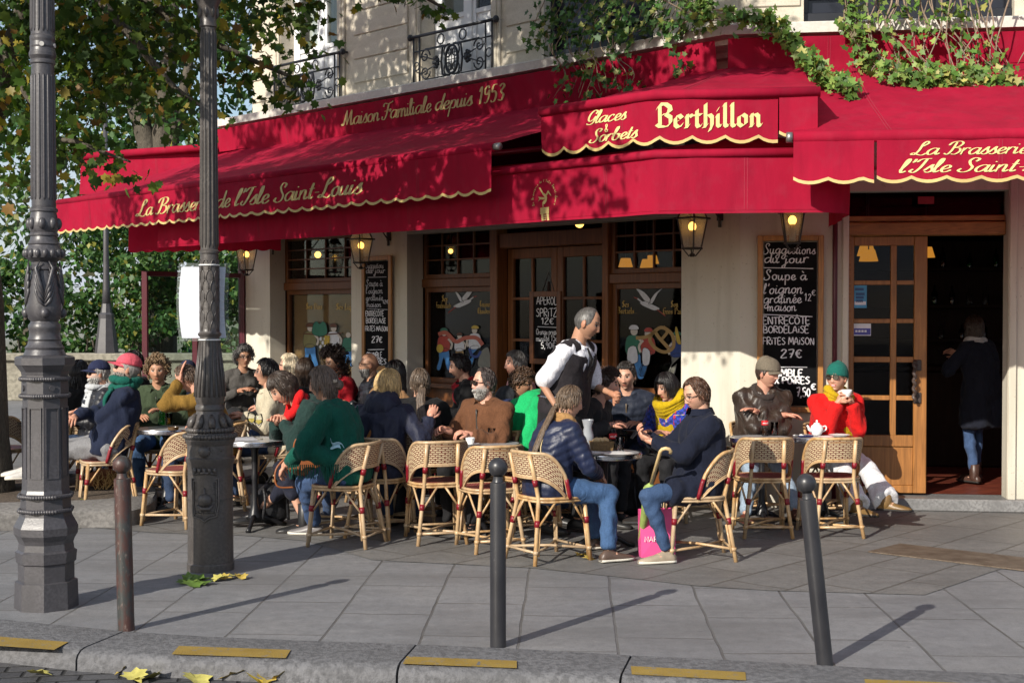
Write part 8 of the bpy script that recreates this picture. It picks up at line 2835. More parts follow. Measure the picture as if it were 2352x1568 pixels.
def person(label, px, ytop, Y, rot, q, skin='fair', hair=(.05, .03, .02), hairo=None, face=None, top=None, bottom=(.05, .08, .16), shoes=((.02, .02, .02), 0, None), extras=(), chair_label=None, chair_rot=None, chair_off=0.0, scale=None, hands=(.35, .35), nrm=None, kneefix=None, feet_px=None, floor=.004):
 PCOUNT[0] += 1
 seed = PCOUNT[0] * 17
 q = dict(q)
 hairo = hairo or {}
 fo = dict(face or {})
 for k in ('recede', 'baldtop'):
  if k in hairo: fo[k] = hairo[k]
 J = solve(q)
 RZ = Matrix.Rotation(R(rot), 3, 'Z')
 htop = J.head.z + .125
 tz = at(px, ytop, Y).z - floor
 s = scale or min(1.09, max(.90, tz / htop))
 hw = at(px, ytop, Y)
 off = RZ @ (J.head * s)
 rx, ry = hw.x - off.x, Y - off.y
 if feet_px:
  for k, (fx, fy, fz) in feet_px.items():
   g = G(fx, fy, fz)
   l = RZ.inverted() @ (V((g.x - rx, g.y - ry, 0))) / s
   q[k] = (l.x, -l.y, (fz + .085) / s)
  J = solve(q)
 # ---- body
 mb = MB()
 torso(mb, J, -.014)
 arms(mb, J, -.008)
 legs(mb, J, -.010)
 mb.capsule(J.neck - J.d2 * .05, J.head + J.HM @ V((0, .022, -.055)), .064 * J.hs, .054 * J.hs)
 for s_ in (1, -1):
  mb.ellipsoid(J.an[s_] + V((0, 0, -.04)) + V((J.toe[s_][0], -J.toe[s_][1], 0)).normalized() * .05, (.04, .04, .03))
 me = remesh(mb, .014, 4)
 mb2 = MB(); mb2.col = []
 N = len(me.vertices)
 co = np.empty(N * 3, np.float32); me.vertices.foreach_get('co', co)
 mb2.v = [V(p) for p in co.reshape(-1, 3)]
 mb2.f = [list(p.vertices) for p in me.polygons]; mb2.m = [0] * len(mb2.f)
 mb2.col = [list(SKIN[skin])] * N
 bpy.data.meshes.remove(me)
 head_geo(mb2, J, skin, hair, fo)
 for s_, cu in ((1, hands[0]), (-1, hands[1])):
  d = (J.wr[s_] - J.el[s_]).normalized()
  kk = 'L' if s_ == 1 else 'R'
  hd = q.get(kk + 'Hd'); hn = q.get(kk + 'Hn')
  d2 = lc(*hd).normalized() if hd else d
  nn = lc(*hn) if hn else (V((-s_ * .5, -.2, -.8)) if not q.get('stand') else V((-s_, 0, 0)))
  hand_geo(mb2, J.wr[s_] + d * .012, d2, nn, s_, cu, skin)
 root = mb2.build('person', M_SKIN, None, True)
 root.location = (rx, ry, floor)
 root.rotation_euler = (0, 0, R(rot))
 root.scale = (s, s, s)
 tag(root, label, 'person')
 # ---- hair
 if hairo.get('style') != 'none':
  hair_geo(J, hairo, seed).build('hair', hair_mat(hair), root, True)
 if fo.get('beard', 0) > .6: beard_geo(J, seed).build('beard', hair_mat(fo['beardc']), root, True)
 # ---- trousers
 if bottom is not None:
  bo = bottom if isinstance(bottom, dict) else {'c': bottom}
  mb = MB(); legs(mb, J, bo.get('g', .008), bo.get('upto', .95), bo.get('flare', 0)); torso(mb, J, .006, t1=.2)
  me = remesh(mb, .013, 4, bo.get('fold', .0085), seed, None, (9, 9, 9))
  me.materials.append(fabric(bo.get('n', 'cloth_%02d_%02d_%02d' % tuple(int(v * 100) for v in bo['c'])), bo['c'], .8, fold=.5))
  link(bo.get('name', 'trousers'), me, root)
 # ---- shoes
 c, boot, sole = shoes
 for s_ in (1, -1):
  mb, ms = MB(), MB()
  shoe_geo(mb, ms, J.an[s_], J.toe[s_], q.get('toeup%d' % s_, 0), boot)
  o = mb.build('shoe', plain('shoe_%02d_%02d_%02d' % tuple(int(v * 100) for v in c), c, .4, .2, 12, .2), root, True, True)
  ms.build('sole', M_SOLEW if sole else M_SOLED, o, True, True)
 # ---- upper clothes
 if top:
  mb = MB()
  g = top.get('g', .014)
  torso(mb, J, g, top.get('belly', 0), flare=top.get('flare', 0), breast=top.get('breast', 0), t1=.98)
  arms(mb, J, g * top.get('armk', .62), top.get('upto', .97), cuffs=top.get('cuffs', 0))
  if top.get('long'):        # coat skirts over the thighs
   L = top['long']
   for s_ in (1, -1):
    if q.get('stand'):
     mb.capsule(J.hip[s_], J.hip[s_] - V((0, 0, L)), .12 + g * .5, .13 + g, e1=.2)
    else:
     mb.capsule(J.hip[s_], J.hip[s_].lerp(J.kn[s_], L), .105 + g * .5, .088 + g * .5, e1=.2)
  if top.get('poncho'):
   for s_ in (1, -1):
    mb.capsule(J.sh[s_], J.el[s_], .075, .075)
    mb.capsule(J.el[s_], J.pel + V((s_ * .12, .02, .05)), .06, .07)
    mb.capsule(J.el[s_], J.el[s_].lerp(J.wr[s_], .8), .06, .05)
  pf = None
  if top.get('puff'):
   segs = [(J.pel - J.d1 * .1, J.neck)] + [(J.sh[s_], J.el[s_]) for s_ in (1, -1)] + [(J.el[s_], J.wr[s_]) for s_ in (1, -1)]
   pf = (top['puff'], .008, [(tuple(a), tuple(b)) for a, b in segs])
  me = remesh(mb, .0125, 3, top.get('fold', .010) * 1.15, seed, pf, (9, 9, 6))
  me.materials.append(top['m'])
  jk = link(top.get('name', 'jacket'), me, root)
  if top.get('collar'):
   mb = MB()
   cm = top.get('collar_m') or top['m']
   r_, h_ = (.074, .055) if top['collar'] is True else top['collar']
   def cf(a, b):
    th = R(-150) + a * R(300) + PI / 2
    rad = r_ + .016 * (1 - b) + .006 * b
    p = J.neck - J.d2 * .03 + J.axC * (rad * 1.08 * math.cos(th)) - J.fwC * (rad * math.sin(th)) * 1 + J.d2 * (h_ * b)
    return p + J.fwC * .012
   mb.sheet(cf, 30, 4)
   mb.sheet(lambda a, b: cf(a, 1 - b * .7) + (cf(a, 1) - J.neck).normalized() * (.006 + .018 * b), 30, 4)
   mb.build('collar', cm, jk, True)
  if top.get('placket'):
   mb = MB()
   pc = top['placket']
   pts = []
   for k in range(9):
    t = .93 - k * .1
    c = J.mid.lerp(J.neck, (t - .5) * 2) if t > .5 else J.pel.lerp(J.mid, t * 2)
    pts.append(c + J.fwC * (.118 + g + .006 + top.get('belly', 0) * math.exp(-((t - .18) / .22) ** 2) - .03 * max(0, t - .75)))
   mb.tube(pts, .007, 6); mb.build('zip', plain('zip_%02d_%02d_%02d' % tuple(int(v * 100) for v in pc), pc, .4), jk, True)
 for ex in extras: ex(J, root, seed)
 if chair_label:
  cr = rot if chair_rot is None else chair_rot
  f = Matrix.Rotation(R(cr), 3, 'Z') @ V((0, -1, 0))
  pw_ = V((rx, ry, 0))
  c0 = pw_ + f * (.03 + chair_off)
  chair(c0.x, c0.y, cr, chair_label, PCOUNT[0])
 root['_j'] = 0
 del root['_j']
 return root, J
# ------------------------------------------------------------------ wearables
def hp(J, x, y, z): return J.head + J.HM @ (V((x, y, z)) * J.hs)
def cap(color, brim=True):
 def f(J, root, seed):
  m = fabric('cap_%02d_%02d_%02d' % tuple(int(v * 100) for v in color), color, .85)
  mb = MB()
  rings = []
  for j in range(9):
   th = PI / 2 * (1 - j / 8.0) * .98 + .02
   rings.append([hp(J, .087 * math.sin(th) * math.sin(a), .008 - .108 * math.sin(th) * math.cos(a), .040 + .098 * math.cos(th)) for a in [2 * PI * k / 28 for k in range(28)]])
  mb.rings(rings); o = mb.build('cap', m, root, True, True)
  if brim:
   mb = MB()
   def bf(a, b):
    t = -1 + 2 * a
    x = .078 * t
    y0 = -.098 * math.sqrt(max(0, 1 - (t * .9) ** 2)) + .008
    y = y0 - b * .078 * (1 - t * t) ** .5
    return hp(J, x, y, .046 - .012 * b - .016 * t * t)
   mb.sheet(bf, 16, 5)
   mb.sheet(lambda a, b: bf(1 - a, b) + J.HM @ V((0, 0, -.004)), 16, 5)
   mb.build('brim', m, o, True)
 return f
def flatcap(color):
 def f(J, root, seed):
  m = fabric('tweed', color, .95, var=.3)
  mb = MB()
  rings = []
  for j in range(10):
   t = j / 9
   th = PI / 2 * (1 - t) + .03
   rings.append([hp(J, (.090 + .006 * math.sin(t * PI)) * math.sin(th) ** .7 * math.sin(a), .0 - (.118 if math.cos(a) > 0 else .105) * math.sin(th) ** .7 * math.cos(a), .030 + .012 * (math.cos(a) < 0) * 0 + .104 * math.cos(th) * (1.06 - .08 * math.cos(a))) for a in [2 * PI * k / 30 for k in range(30)]])
  mb.rings(rings); o = mb.build('flat_cap', m, root, True, True)
  mb = MB()
  def bf(a, b):
   t = -1 + 2 * a
   return hp(J, .075 * t, -.105 * math.sqrt(max(0, 1 - (t * .85) ** 2)) - b * .045 * (1 - t * t) ** .5, .036 - .016 * b - .012 * t * t)
  mb.sheet(bf, 14, 4); mb.sheet(lambda a, b: bf(1 - a, b) + J.HM @ V((0, 0, -.006)), 14, 4)
  mb.build('brim', m, o, True)
 return f
def beanie(color):
 def f(J, root, seed):
  m = fabric('knit_beanie', color, .95, fold=.2)
  mb = MB()
  rings = []
  for j in range(14):
   t = j / 13
   th = PI * .56 * (1 - t) + .02
   k_ = 1 + .03 * math.sin(t * 30)
   rings.append([hp(J, .092 * math.sin(th) ** .8 * math.sin(a), .014 - .112 * math.sin(th) ** .8 * math.cos(a), .046 + .095 * math.cos(th) - .010 * math.cos(a) * 0 - .03 * (1 - t) * (1 - math.cos(a)) * .5 + .018 * t * (1 - math.cos(a)) * .5) for a in [2 * PI * k / 32 for k in range(32)]])
  mb.rings(rings); mb.build('beanie', m, root, True, True)
 return f
def glasses(dark=True, round_=False):
 def f(J, root, seed):
  mb = MB(); ml = MB()
  for s in (-1, 1):
   pts = []
   for k in range(16):
    a = 2 * PI * k / 16
    ex = .024 * math.copysign(abs(math.cos(a)) ** (.9 if round_ else .7), math.cos(a)); ez = (.020 if round_ else .0175) * math.copysign(abs(math.sin(a)) ** (.9 if round_ else .7), math.sin(a))
    pts.append(hp(J, s * .032 + ex, -.1035 + .35 * abs(s * .032 + ex) ** 1.5 * 1.6, .010 + ez))
   mb.tube(pts, .0015 if not dark else .0034, 6, closed=True)
   if dark: ml.add([p for p in pts], [list(range(16))])
   mb.tube([hp(J, s * .054, -.092, .014), hp(J, s * .074, -.055, .013), hp(J, s * .080, .004, .010)], .0028, 6)
  mb.tube([hp(J, -.010, -.103, .013), hp(J, 0, -.108, .015), hp(J, .010, -.103, .013)], .0026, 6)
  o = mb.build('sunglasses' if dark else 'glasses', M_FR, root, True)
  if dark: ml.build('lens', M_LENS, o)
 return f
def scarf(color, loops=3, r=.034, ends=(), name='scarf', mat=None, rad=.088, up=0.0):
 def f(J, root, seed):
  m = mat or fabric('scarf_%02d_%02d_%02d' % tuple(int(v * 100) for v in color), color, .95, fold=.8)
  rr = random.Random(seed)
  mb = MB()
  for l in range(loops):
   ph = rr.uniform(0, 6)
   pts = []
   for k in range(26):
    a = 2 * PI * k / 26
    ra = rad + .010 * math.sin(2 * a + ph) + l * .004
    p = J.neck + J.axC * ra * 1.05 * math.cos(a) + J.fwC * (ra * math.sin(a) + .018) + J.d2 * (-.012 + up + l * .030 + .014 * math.sin(a + ph) - .022 * max(0, math.sin(a)))
    pts.append(p)
   mb.tube(pts, [r * (.85 + .25 * math.sin(3 * k * .24 + ph)) for k in range(26)], 10, closed=True)
  for (l0, l1, dn, w) in ends:
   pts = []
   for k in range(9):
    t = k / 8
    pts.append(J.neck + J.axC * (l0 + (l1 - l0) * t) + J.fwC * (.105 + .045 * math.sin(t * PI * .8)) - J.d2 * (.02 + dn * t))
   mb.tube(pts, [w * (.8 + .25 * t / 8) for t in range(9)], 12, flat=.35, up=tuple(J.axC))
   e_ = pts[-1]
   for k in range(12):
    x = e_ + J.axC * (w * (-1 + 2 * k / 11))
    mb.tube([x, x - J.d2 * .045], .003, 4)
  mb.build(name, m, root, True, True)
 return f
def tie(color=(.012, .012, .014)):
 def f(J, root, seed):
  mb = MB()
  pts = [J.neck + J.fwC * .085 - J.d2 * .005]
  for t in (.86, .74, .6, .45): pts.append((J.mid.lerp(J.neck, (t - .5) * 2) if t > .5 else J.pel.lerp(J.mid, t * 2)) + J.fwC * .150)
  mb.tube(pts, [.014, .020, .026, .030, .026], 8, flat=.3, up=tuple(J.axC)); mb.build('tie', fabric('black_silk', color, .5), root, True)
 return f
def strap(color, l0, l1, w=.014, back=True):
 def f(J, root, seed):
  mb = MB()
  sgn = -1 if back else 1
  pts = []
  for k in range(11):
   t = k / 10
   z = .98 - t * .95
   c = J.mid.lerp(J.neck, (z - .5) * 2) if z > .5 else J.pel.lerp(J.mid, z * 2)
   pts.append(c + J.axC * (l0 + (l1 - l0) * t) + J.fwC * sgn * (.075 + .080 * math.sin(min(1, t * 2.2) * PI / 2)))
  mb.tube(pts, w, 8, flat=.35, up=tuple(J.axC)); mb.build('bag_strap', plain('strap_%02d_%02d_%02d' % tuple(int(v * 100) for v in color), color, .5), root, True)
 return f
def hood(color, m):
 def f(J, root, seed):
  mb = MB()
  for k, (rd, dz, th) in enumerate(((.105, -.02, .045), (.100, .03, .040), (.085, .065, .030))):
   pts = [J.neck + J.axC * rd * 1.2 * math.cos(a) - J.fwC * (rd * .9 * math.sin(a) + .02) + J.d2 * (dz + .012 * math.sin(3 * a)) for a in np.linspace(-.5, PI + .5, 18)]
   mb.tube(pts, [th * (.6 + .4 * math.sin(PI * i / 17)) for i in range(18)], 10)
  mb.ellipsoid(J.neck - J.fwC * .115 - J.d2 * .03, (.13, .055, .10), Mcols(J.axC, J.fwC, J.d2), 18, 12)
  me = remesh(mb, .012, 3, .007, seed)
  me.materials.append(m); link('hood', me, root)
 return f
def vest(m):
 def f(J, root, seed):
  mb = MB(); torso(mb, J, .034, .03, t0=-.2, t1=.93)
  for s in (1, -1): mb.capsule(J.shin[s], J.shin[s].lerp(J.sh[s], .62), .082, .078)
  me = remesh(mb, .012, 3, .004, seed)
  bm = bmesh.new(); bm.from_mesh(me)
  kill = []
  for fc in bm.faces:
   c = fc.calc_center_median() - J.neck
   dn = -c.dot(J.d2); lat = abs(c.dot(J.axC)); fr = c.dot(J.fwC)
   if fr > 0 and dn < .24 and lat < .062 * (1 - dn / .24) + .004: kill.append(fc)
  bmesh.ops.delete(bm, geom=kill, context='FACES')
  bm.to_mesh(me); bm.free()
  me.materials.append(m); link('waistcoat', me, root)
  mb = MB()
  ring = []
  rings = []
  for z, gg in ((-.05, .055), (.02, .040)):
   pass
 return f
def apron(m, L=.45):
 def f(J, root, seed):
  mb = MB()
  rings = []
  for k in range(8):
   t = k / 7
   c = J.pel + V((0, 0, .08 - t * L))
   rings.append([c + J.axP * (.205 + .03 * t) * math.cos(a) + V((0, -1, 0)) * (.165 + .03 * t) * math.sin(a) for a in [2 * PI * i / 26 for i in range(26)]])
  mb.rings(rings, caps=False)
  mb.build('apron', m, root, True)
  mb = MB(); mb.tube([J.pel + V((0, 0, .085)) + J.axP * .208 * math.cos(a) + V((0, -1, 0)) * .168 * math.sin(a) for a in np.linspace(0, 2 * PI, 26, endpoint=False)], .010, 6, closed=True)
  mb.build('apron_string', M_CHROME, root, True)
 return f
def earring(color=(.8, .78, .7)):
 def f(J, root, seed):
  mb = MB()
  for s in (-1, 1): mb.ellipsoid(hp(J, s * .082, .0, -.042), (.007, .007, .007), None, 8, 6)
  mb.build('earring', plain('pearl', color, .2), root, True)
 return f
def clip_():
 def f(J, root, seed):
  mb = MB(); mb.box(hp(J, .055, .092, .008), (.012, .06, .024), J.HM, 0, .004)
  mb.build('hair_clip', plain('tortoise', (.30, .26, .22), .25, .5, 60, 0), root)
 return f
def fringe_(m):
 def f(J, root, seed):
  mb = MB(); rr = random.Random(seed)
  for s in (1, -1):
   a0 = J.sh[s] + J.fwC * .05; a1 = J.el[s].lerp(J.wr[s], .55)
   for k in range(26):
    t = k / 25
    p = J.el[s].lerp(J.wr[s], .75).lerp(J.pel + V((s * .19, .02, .10)), t) + V((s * .055, 0, -.03))
    mb.tube([p, p + V((rr.uniform(-.006, .006), rr.uniform(-.006, .006), -.05)), p + V((rr.uniform(-.01, .01), rr.uniform(-.01, .01), -.105))], [.0045, .004, .002], 4)
   for k in range(22):
    t = k / 21
    p = (J.sh[s] - J.fwC * .10).lerp(J.el[s] - J.fwC * .02, t) + V((s * .085, 0, .0))
    mb.tube([p, p + V((s * .008, .004, -.045)), p + V((s * .006, .006, -.085))], [.0045, .004, .002], 4)
  mb.build('fringe', m, root)
 return f
# ================================================================== the people at the brasserie
CH = 'rattan bistro chair '
F_ = fabric
navy = F_('navy_wool', (.009, .012, .026), .9)
navy_rain = F_('navy_rain_shell', (.020, .023, .045), .55, fold=.6)
puff_navy = F_('navy_puffer_nylon', (.010, .016, .048), .40, fold=.25, spec=.45)
puff_dark = F_('dark_puffer_nylon', (.014, .015, .02), .42, fold=.3, spec=.45)
leather = F_('dark_brown_leather', (.040, .026, .019), .40, fold=.7, spec=.5)
suede = F_('brown_suede', (.135, .058, .028), .9, fold=.6)
redwool = F_('bright_red_wool', (.62, .012, .012), .9, fold=.5)
greenw = F_('bottle_green_wool', (.006, .085, .060), .92, fold=.6)
teddy = F_('dark_teddy_fleece', (.018, .040, .036), 1.0, fold=.9)
olivef = F_('olive_green_cotton', (.045, .065, .035), .9, fold=.6)
mustard = F_('mustard_corduroy', (.22, .125, .025), .9, fold=.6)
cream = F_('cream_fleece', (.52, .46, .34), 1.0, fold=.7)
blackc = F_('black_wool', (.012, .012, .013), .9, fold=.5)
kelly = F_('kelly_green_knit', (.012, .42, .13), .9, fold=.5)
whitec = F_('white_shirt_cotton', (.78, .78, .82), .8, fold=.6)
greyb = F_('grey_blazer_wool', (.085, .08, .075), .9)
tanc = F_('tan_wool', (.24, .13, .06), .9)
JEAN = (.045, .095, .20); JEAN_D = (.03, .05, .10); JEAN_L = (.28, .36, .46); GREYJ = (.20, .20, .21); BLK = (.015, .015, .017)
DKBR = (.045, .026, .016); BRN = (.10, .055, .028); BLKH = (.012, .010, .010); GREY = (.22, .20, .18); BLOND = (.50, .34, .15); PLAT = (.66, .56, .40); DKBL = (.20, .13, .07)
person('person with long dark hair seen from behind beside the octagonal lamp post', 182, 829, 13.2, 205, dict(lean=3), 'olive', BLKH, dict(style='long', len=.34, vol=.02, wave=.006, lock=.014), top=dict(m=blackc), bottom=BLK, chair_label=CH + 'of the long dark haired person at far left')
person('man in navy cap and sunglasses with a pale grey fringed scarf', 226, 828, 12.75, -58, dict(lean=-10, hyaw=-4, LH=(.10, .30, .80), RH=(-.12, .30, .78)), 'fair', (.35, .33, .31), dict(style='short', len=.03, baldtop=66), dict(beard=.8, beardc=(.45, .44, .42)), dict(m=puff_dark, puff=.055, g=.026), JEAN_D, extras=(cap((.02, .026, .07)), glasses(True), scarf((.50, .52, .54), 3, .03, [(.05, .10, .36, .06), (-.03, .0, .30, .055)])), chair_label=CH + 'of the grey scarf man')
person('man in pink cap and green scarf reclining with outstretched grey trousers', 292, 821, 11.95, -72, dict(lean=-24, slouch=14, hyaw=0, hpitch=-12, LH=(-.10, .24, .82), RH=(.14, .26, .80), LF=(.06, .86, .09), RF=(-.10, .92, .10), LFp=(0, .3, 1), RFp=(0, .3, 1), LHd=(-.9, .2, -.2), RHd=(.9, .2, -.1)), 'fair', (.30, .28, .26), dict(style='short', len=.02, baldtop=66), dict(beard=.65, beardc=(.34, .31, .28)), dict(m=F_('navy_jersey', (.014, .020, .045), .9), g=.02, belly=.03), dict(c=GREYJ, g=.02), ((.55, .53, .5), 0, True), extras=(cap((.62, .10, .14)), glasses(True), scarf((.008, .10, .075), 4, .034, [(.06, .04, .16, .07)])), chair_label=CH + 'of the pink-capped man', chair_rot=-66, scale=1.07, feet_px={'LF': (-40, 1128, .12), 'RF': (-55, 1120, .14)})
person('dark haired man in sunglasses mostly hidden behind the pink cap', 306, 806, 14.6, -80, dict(lean=2), 'olive', BLKH, dict(style='short', len=.05, vol=.016), top=dict(m=blackc), extras=(glasses(True),), chair_label=CH + 'deep in the terrace behind the pink cap')
person('woman with curly dark blonde hair and olive green shirt facing the street', 362, 821, 12.75, 4, dict(lean=12, hpitch=4, hyaw=2, LH=(.10, .34, .80), RH=(-.16, .30, .76)), 'tan', DKBL, dict(style='curly', len=.05, n=260, vol=.022), dict(), dict(m=olivef, g=.022, collar=True, breast=.03, placket=(.02, .03, .016)), JEAN, chair_label=CH + 'under the woman in the olive shirt')
person('balding man in mustard jacket leaning his face on his hand behind the lamp post', 430, 836, 12.0, -82, dict(lean=18, hpitch=32, hyaw=-2, LH=(.08, .33, 1.12), LHd=(0, -.1, 1), LHn=(0, -1, .1), LHp=(.7, .4, -1), RH=(-.12, .20, .74)), 'pink', (.10, .065, .045), dict(style='short', len=.05, vol=.012, recede=14, n=210, wave=.006), dict(), dict(m=mustard, g=.026, collar=True), JEAN_D, extras=(), chair_label=CH + 'of the mustard-jacketed man behind the lamp post', hands=(.15, .5))
person('person in a navy cap glimpsed behind the mustard jacket', 432, 828, 13.9, 170, dict(lean=4), 'fair', DKBR, dict(style='short', len=.04), top=dict(m=navy), extras=(cap((.02, .026, .06)),), chair_label=CH + 'of the navy cap wearer at the back')
person('older woman with curly grey hair and grey blazer near the glass screen', 560, 797, 16.2, 24, dict(lean=10, hyaw=4, LH=(.1, .3, .80), RH=(-.1, .3, .80)), 'tan', (.15, .145, .14), dict(style='curly', len=.045, n=220, vol=.024), dict(), dict(m=greyb, collar=True, breast=.03), BLK, extras=(glasses(False),), chair_label=CH + 'of the grey-haired woman by the wall')
person('young man in cream fleece with dark hair looking left', 612, 825, 12.45, -78, dict(lean=6, hpitch=-2, LH=(.12, .32, .80), RH=(-.1, .34, .78)), 'fair', BLKH, dict(style='short', len=.06, vol=.022, n=190), dict(lip=(.5, .18, .16)), dict(m=cream, g=.034, placket=(.02, .02, .03), collar=True), JEAN_D, chair_label=CH + 'of the cream fleece man')
person('woman with short platinum hair and glasses behind the cream fleece', 664, 813, 14.0, -88, dict(lean=4), 'pink', PLAT, dict(style='short', len=.08, vol=.016, n=200), top=dict(m=olivef), extras=(glasses(False),), chair_label=CH + 'of the platinum-haired woman')
person('woman with straight dark brown hair seen from behind in the middle of the terrace', 700, 823, 13.1, 178, dict(lean=4), 'fair', DKBR, dict(style='long', len=.36, vol=.016), top=dict(m=blackc), bottom=BLK, chair_label=CH + 'of the straight dark-haired woman')
person('woman bowing over the table in red scarf and dark teddy coat', 652, 853, 10.75, -72, dict(lean=26, slouch=26, hpitch=34, hyaw=6, LH=(.10, .42, .80), RH=(-.06, .46, .80), LHp=(.9, -.2, -.5), RHp=(-.9, -.2, -.5), LF=(.02, .42, .13), RF=(-.12, .30, .09)), 'fair', (.045, .03, .022), dict(style='short', len=.11, vol=.022, fringe=66, n=230, sweep=.2), dict(lip=(.42, .08, .09)), dict(m=teddy, g=.036, fold=.012, collar=True, long=.35), dict(c=(.014, .016, .03), upto=.55, g=.012), ((.016, .016, .017), .13, None), extras=(scarf((.62, .012, .014), 3, .034, [(.02, .03, .24, .055)]),), chair_label=CH + 'of the bowing woman in the red scarf', hands=(.3, .4), feet_px={'LF': (590, 1200, .03), 'RF': (700, 1222, 0)})
M_PON = greenw
r13, J13 = person('older woman in fringed bottle green poncho and jeans seated side-on', 742, 843, 10.25, -104, dict(lean=12, slouch=8, hpitch=10, hyaw=8, LH=(.16, .40, .60), RH=(-.06, .42, .64), LHp=(.9, -.3, -.4), RHp=(-.9, -.2, -.5), LF=(.10, .34, .09), RF=(-.06, .22, .09)), 'fair', (.13, .095, .075), dict(style='bun', len=.10, vol=.020, n=240), dict(), dict(m=M_PON, g=.030, poncho=True, collar=True, breast=.04, name='poncho', fold=.012), dict(c=(.05, .09, .19), g=.014), ((.15, .14, .14), 0, True), extras=(glasses(False), clip_(), fringe_(M_PON)), chair_label=CH + 'of the woman in the green poncho', hands=(.45, .45), chair_rot=-108, feet_px={'LF': (722, 1228, 0), 'RF': (748, 1208, 0)})
person('woman with big dark curly hair and crimson coat by the chalkboard pillar', 768, 806, 14.3, -52, dict(lean=8, hpitch=10), 'tan', (.03, .018, .014), dict(style='curly', len=.085, n=330, vol=.034), dict(), dict(m=F_('crimson_wool', (.36, .01, .018), .9), collar=True), BLK, chair_label=CH + 'of the curly-haired woman in crimson')
person('bald bearded man with glasses and dark puffer below the small chalkboard', 848, 810, 14.0, -72, dict(lean=2, LH=(.1, .3, .8)), 'tan', (.10, .09, .085), dict(style='none'), dict(beard=.85, beardc=(.24, .23, .22), baldtop=180), dict(m=puff_dark, puff=.05, g=.026), JEAN_D, extras=(glasses(False),), chair_label=CH + 'of the bald bearded man')
person('person with long black hair and tan coat turned away in the second row', 908, 829, 12.7, 150, dict(lean=14, side=-8), 'tan', BLKH, dict(style='long', len=.40, vol=.018, lock=.013), top=dict(m=tanc, collar=True), bottom=BLK, chair_label=CH + 'of the long black-haired person in tan')
person('blond woman in hooded navy raincoat with a tan shoulder strap seen from behind', 892, 851, 10.75, 160, dict(lean=8, hyaw=-34, hpitch=4, RH=(-.34, .22, .92), RHd=(-.3, .2, .9), RHp=(-.7, -.2, -.8), LH=(.12, .34, .76)), 'pink', BLOND, dict(style='bob', len=.15, vol=.026, n=300, wave=.008), dict(), dict(m=navy_rain, g=.036, long=.3), JEAN_D, extras=(hood(None, navy_rain), strap((.30, .12, .03), -.10, .14, .016)), chair_label=CH + 'of the blond woman in the raincoat', hands=(.4, .8))
person('woman with long brown ponytail and black coat turned towards the facade', 965, 847, 11.4, 172, dict(lean=6, hyaw=20), 'fair', (.12, .085, .06), dict(style='ponytail', len=.07, vol=.012, tail=.33, tailth=100, tailside=-.6), dict(), dict(m=blackc, g=.03, collar=True), BLK, extras=(earring(),), chair_label=CH + 'of the ponytailed woman in black')
person('dark haired man in black coat with red plaid scarf in profile', 1056, 813, 13.4, -82, dict(lean=8, hpitch=12, LH=(.12, .34, .78)), 'fair', BLKH, dict(style='short', len=.045, vol=.018), dict(beard=.35, beardc=(.03, .02, .02)), dict(m=blackc, g=.028, collar=True), BLK, extras=(scarf((.28, .012, .02), 2, .026, [(.02, .03, .16, .04)]),), chair_label=CH + 'of the man with the red plaid scarf')
person('grey bearded man in brown suede jacket and sunglasses', 1112, 846, 10.95, -34, dict(lean=2, slouch=4, hyaw=-32, LH=(.06, .34, .80), RH=(-.16, .36, .82), RHd=(-.3, .8, .3)), 'pink', (.07, .055, .05), dict(style='short', len=.04, vol=.012, recede=16), dict(beard=.95, beardc=(.40, .385, .36)), dict(m=suede, g=.032, collar=True, belly=.05, placket=(.05, .045, .04)), BLK, extras=(glasses(True), scarf((.16, .19, .22), 1, .022, [(.0, .02, .3, .035)], name='shirt_front', rad=.078)), chair_label=CH + 'of the grey-bearded man in suede', hands=(.7, .6))
person('grey haired man in pink shirt half hidden near the easel board', 1184, 806, 13.2, -70, dict(lean=6), 'pink', (.13, .125, .12), dict(style='short', len=.055, vol=.018), dict(), dict(m=F_('pink_cotton', (.55, .30, .32), .85)), BLK, chair_label=CH + 'of the grey-haired man in the pink shirt')
person('young man with curly brown hair and navy hoodie in profile', 1198, 848, 11.7, 72, dict(lean=16, hpitch=14, slouch=14), 'olive', (.075, .04, .022), dict(style='curly', len=.028, n=190, vol=.014), dict(), dict(m=F_('blue_sweatshirt', (.014, .026, .09), .9), g=.024), JEAN_D, extras=(hood(None, F_('charcoal_jersey', (.025, .027, .032), .9)),), chair_label=CH + 'of the young man in the navy hoodie')
person('person in bright green sweater bending forward behind the waiter\'s arm', 1296, 836, 11.2, 74, dict(lean=30, slouch=26, hpitch=30), 'fair', BLKH, dict(style='short', len=.05), dict(), dict(m=kelly, g=.03, belly=.02), JEAN_D, chair_label=CH + 'of the person in the bright green sweater', scale=1.13)
r24, J24 = person('waiter standing in white short sleeved shirt, black waistcoat and tie', 1348, 704, 10.6, 58, dict(stand=True, lean=12, slouch=8, hpitch=20, hyaw=16, RH=(-.24, .12, .93), RHp=(-.25, -1, -.1), LH=(.16, .34, 1.05), LHp=(.6, -.6, -.6), LF=(.12, .06, .085), RF=(-.11, -.08, .085)), 'tan', (.09, .085, .08), dict(style='short', len=.016, vol=.004, recede=18, n=160), dict(beard=.15, beardc=(.1, .09, .09)), dict(m=whitec, g=.018, upto=.42, name='shirt', collar=(.060, .038), belly=.03), BLK, ((.012, .012, .012), 0, None), extras=(vest(F_('black_waistcoat', (.020, .017, .020), .75)), tie(), apron(blackc, .5)), hands=(.5, .5))
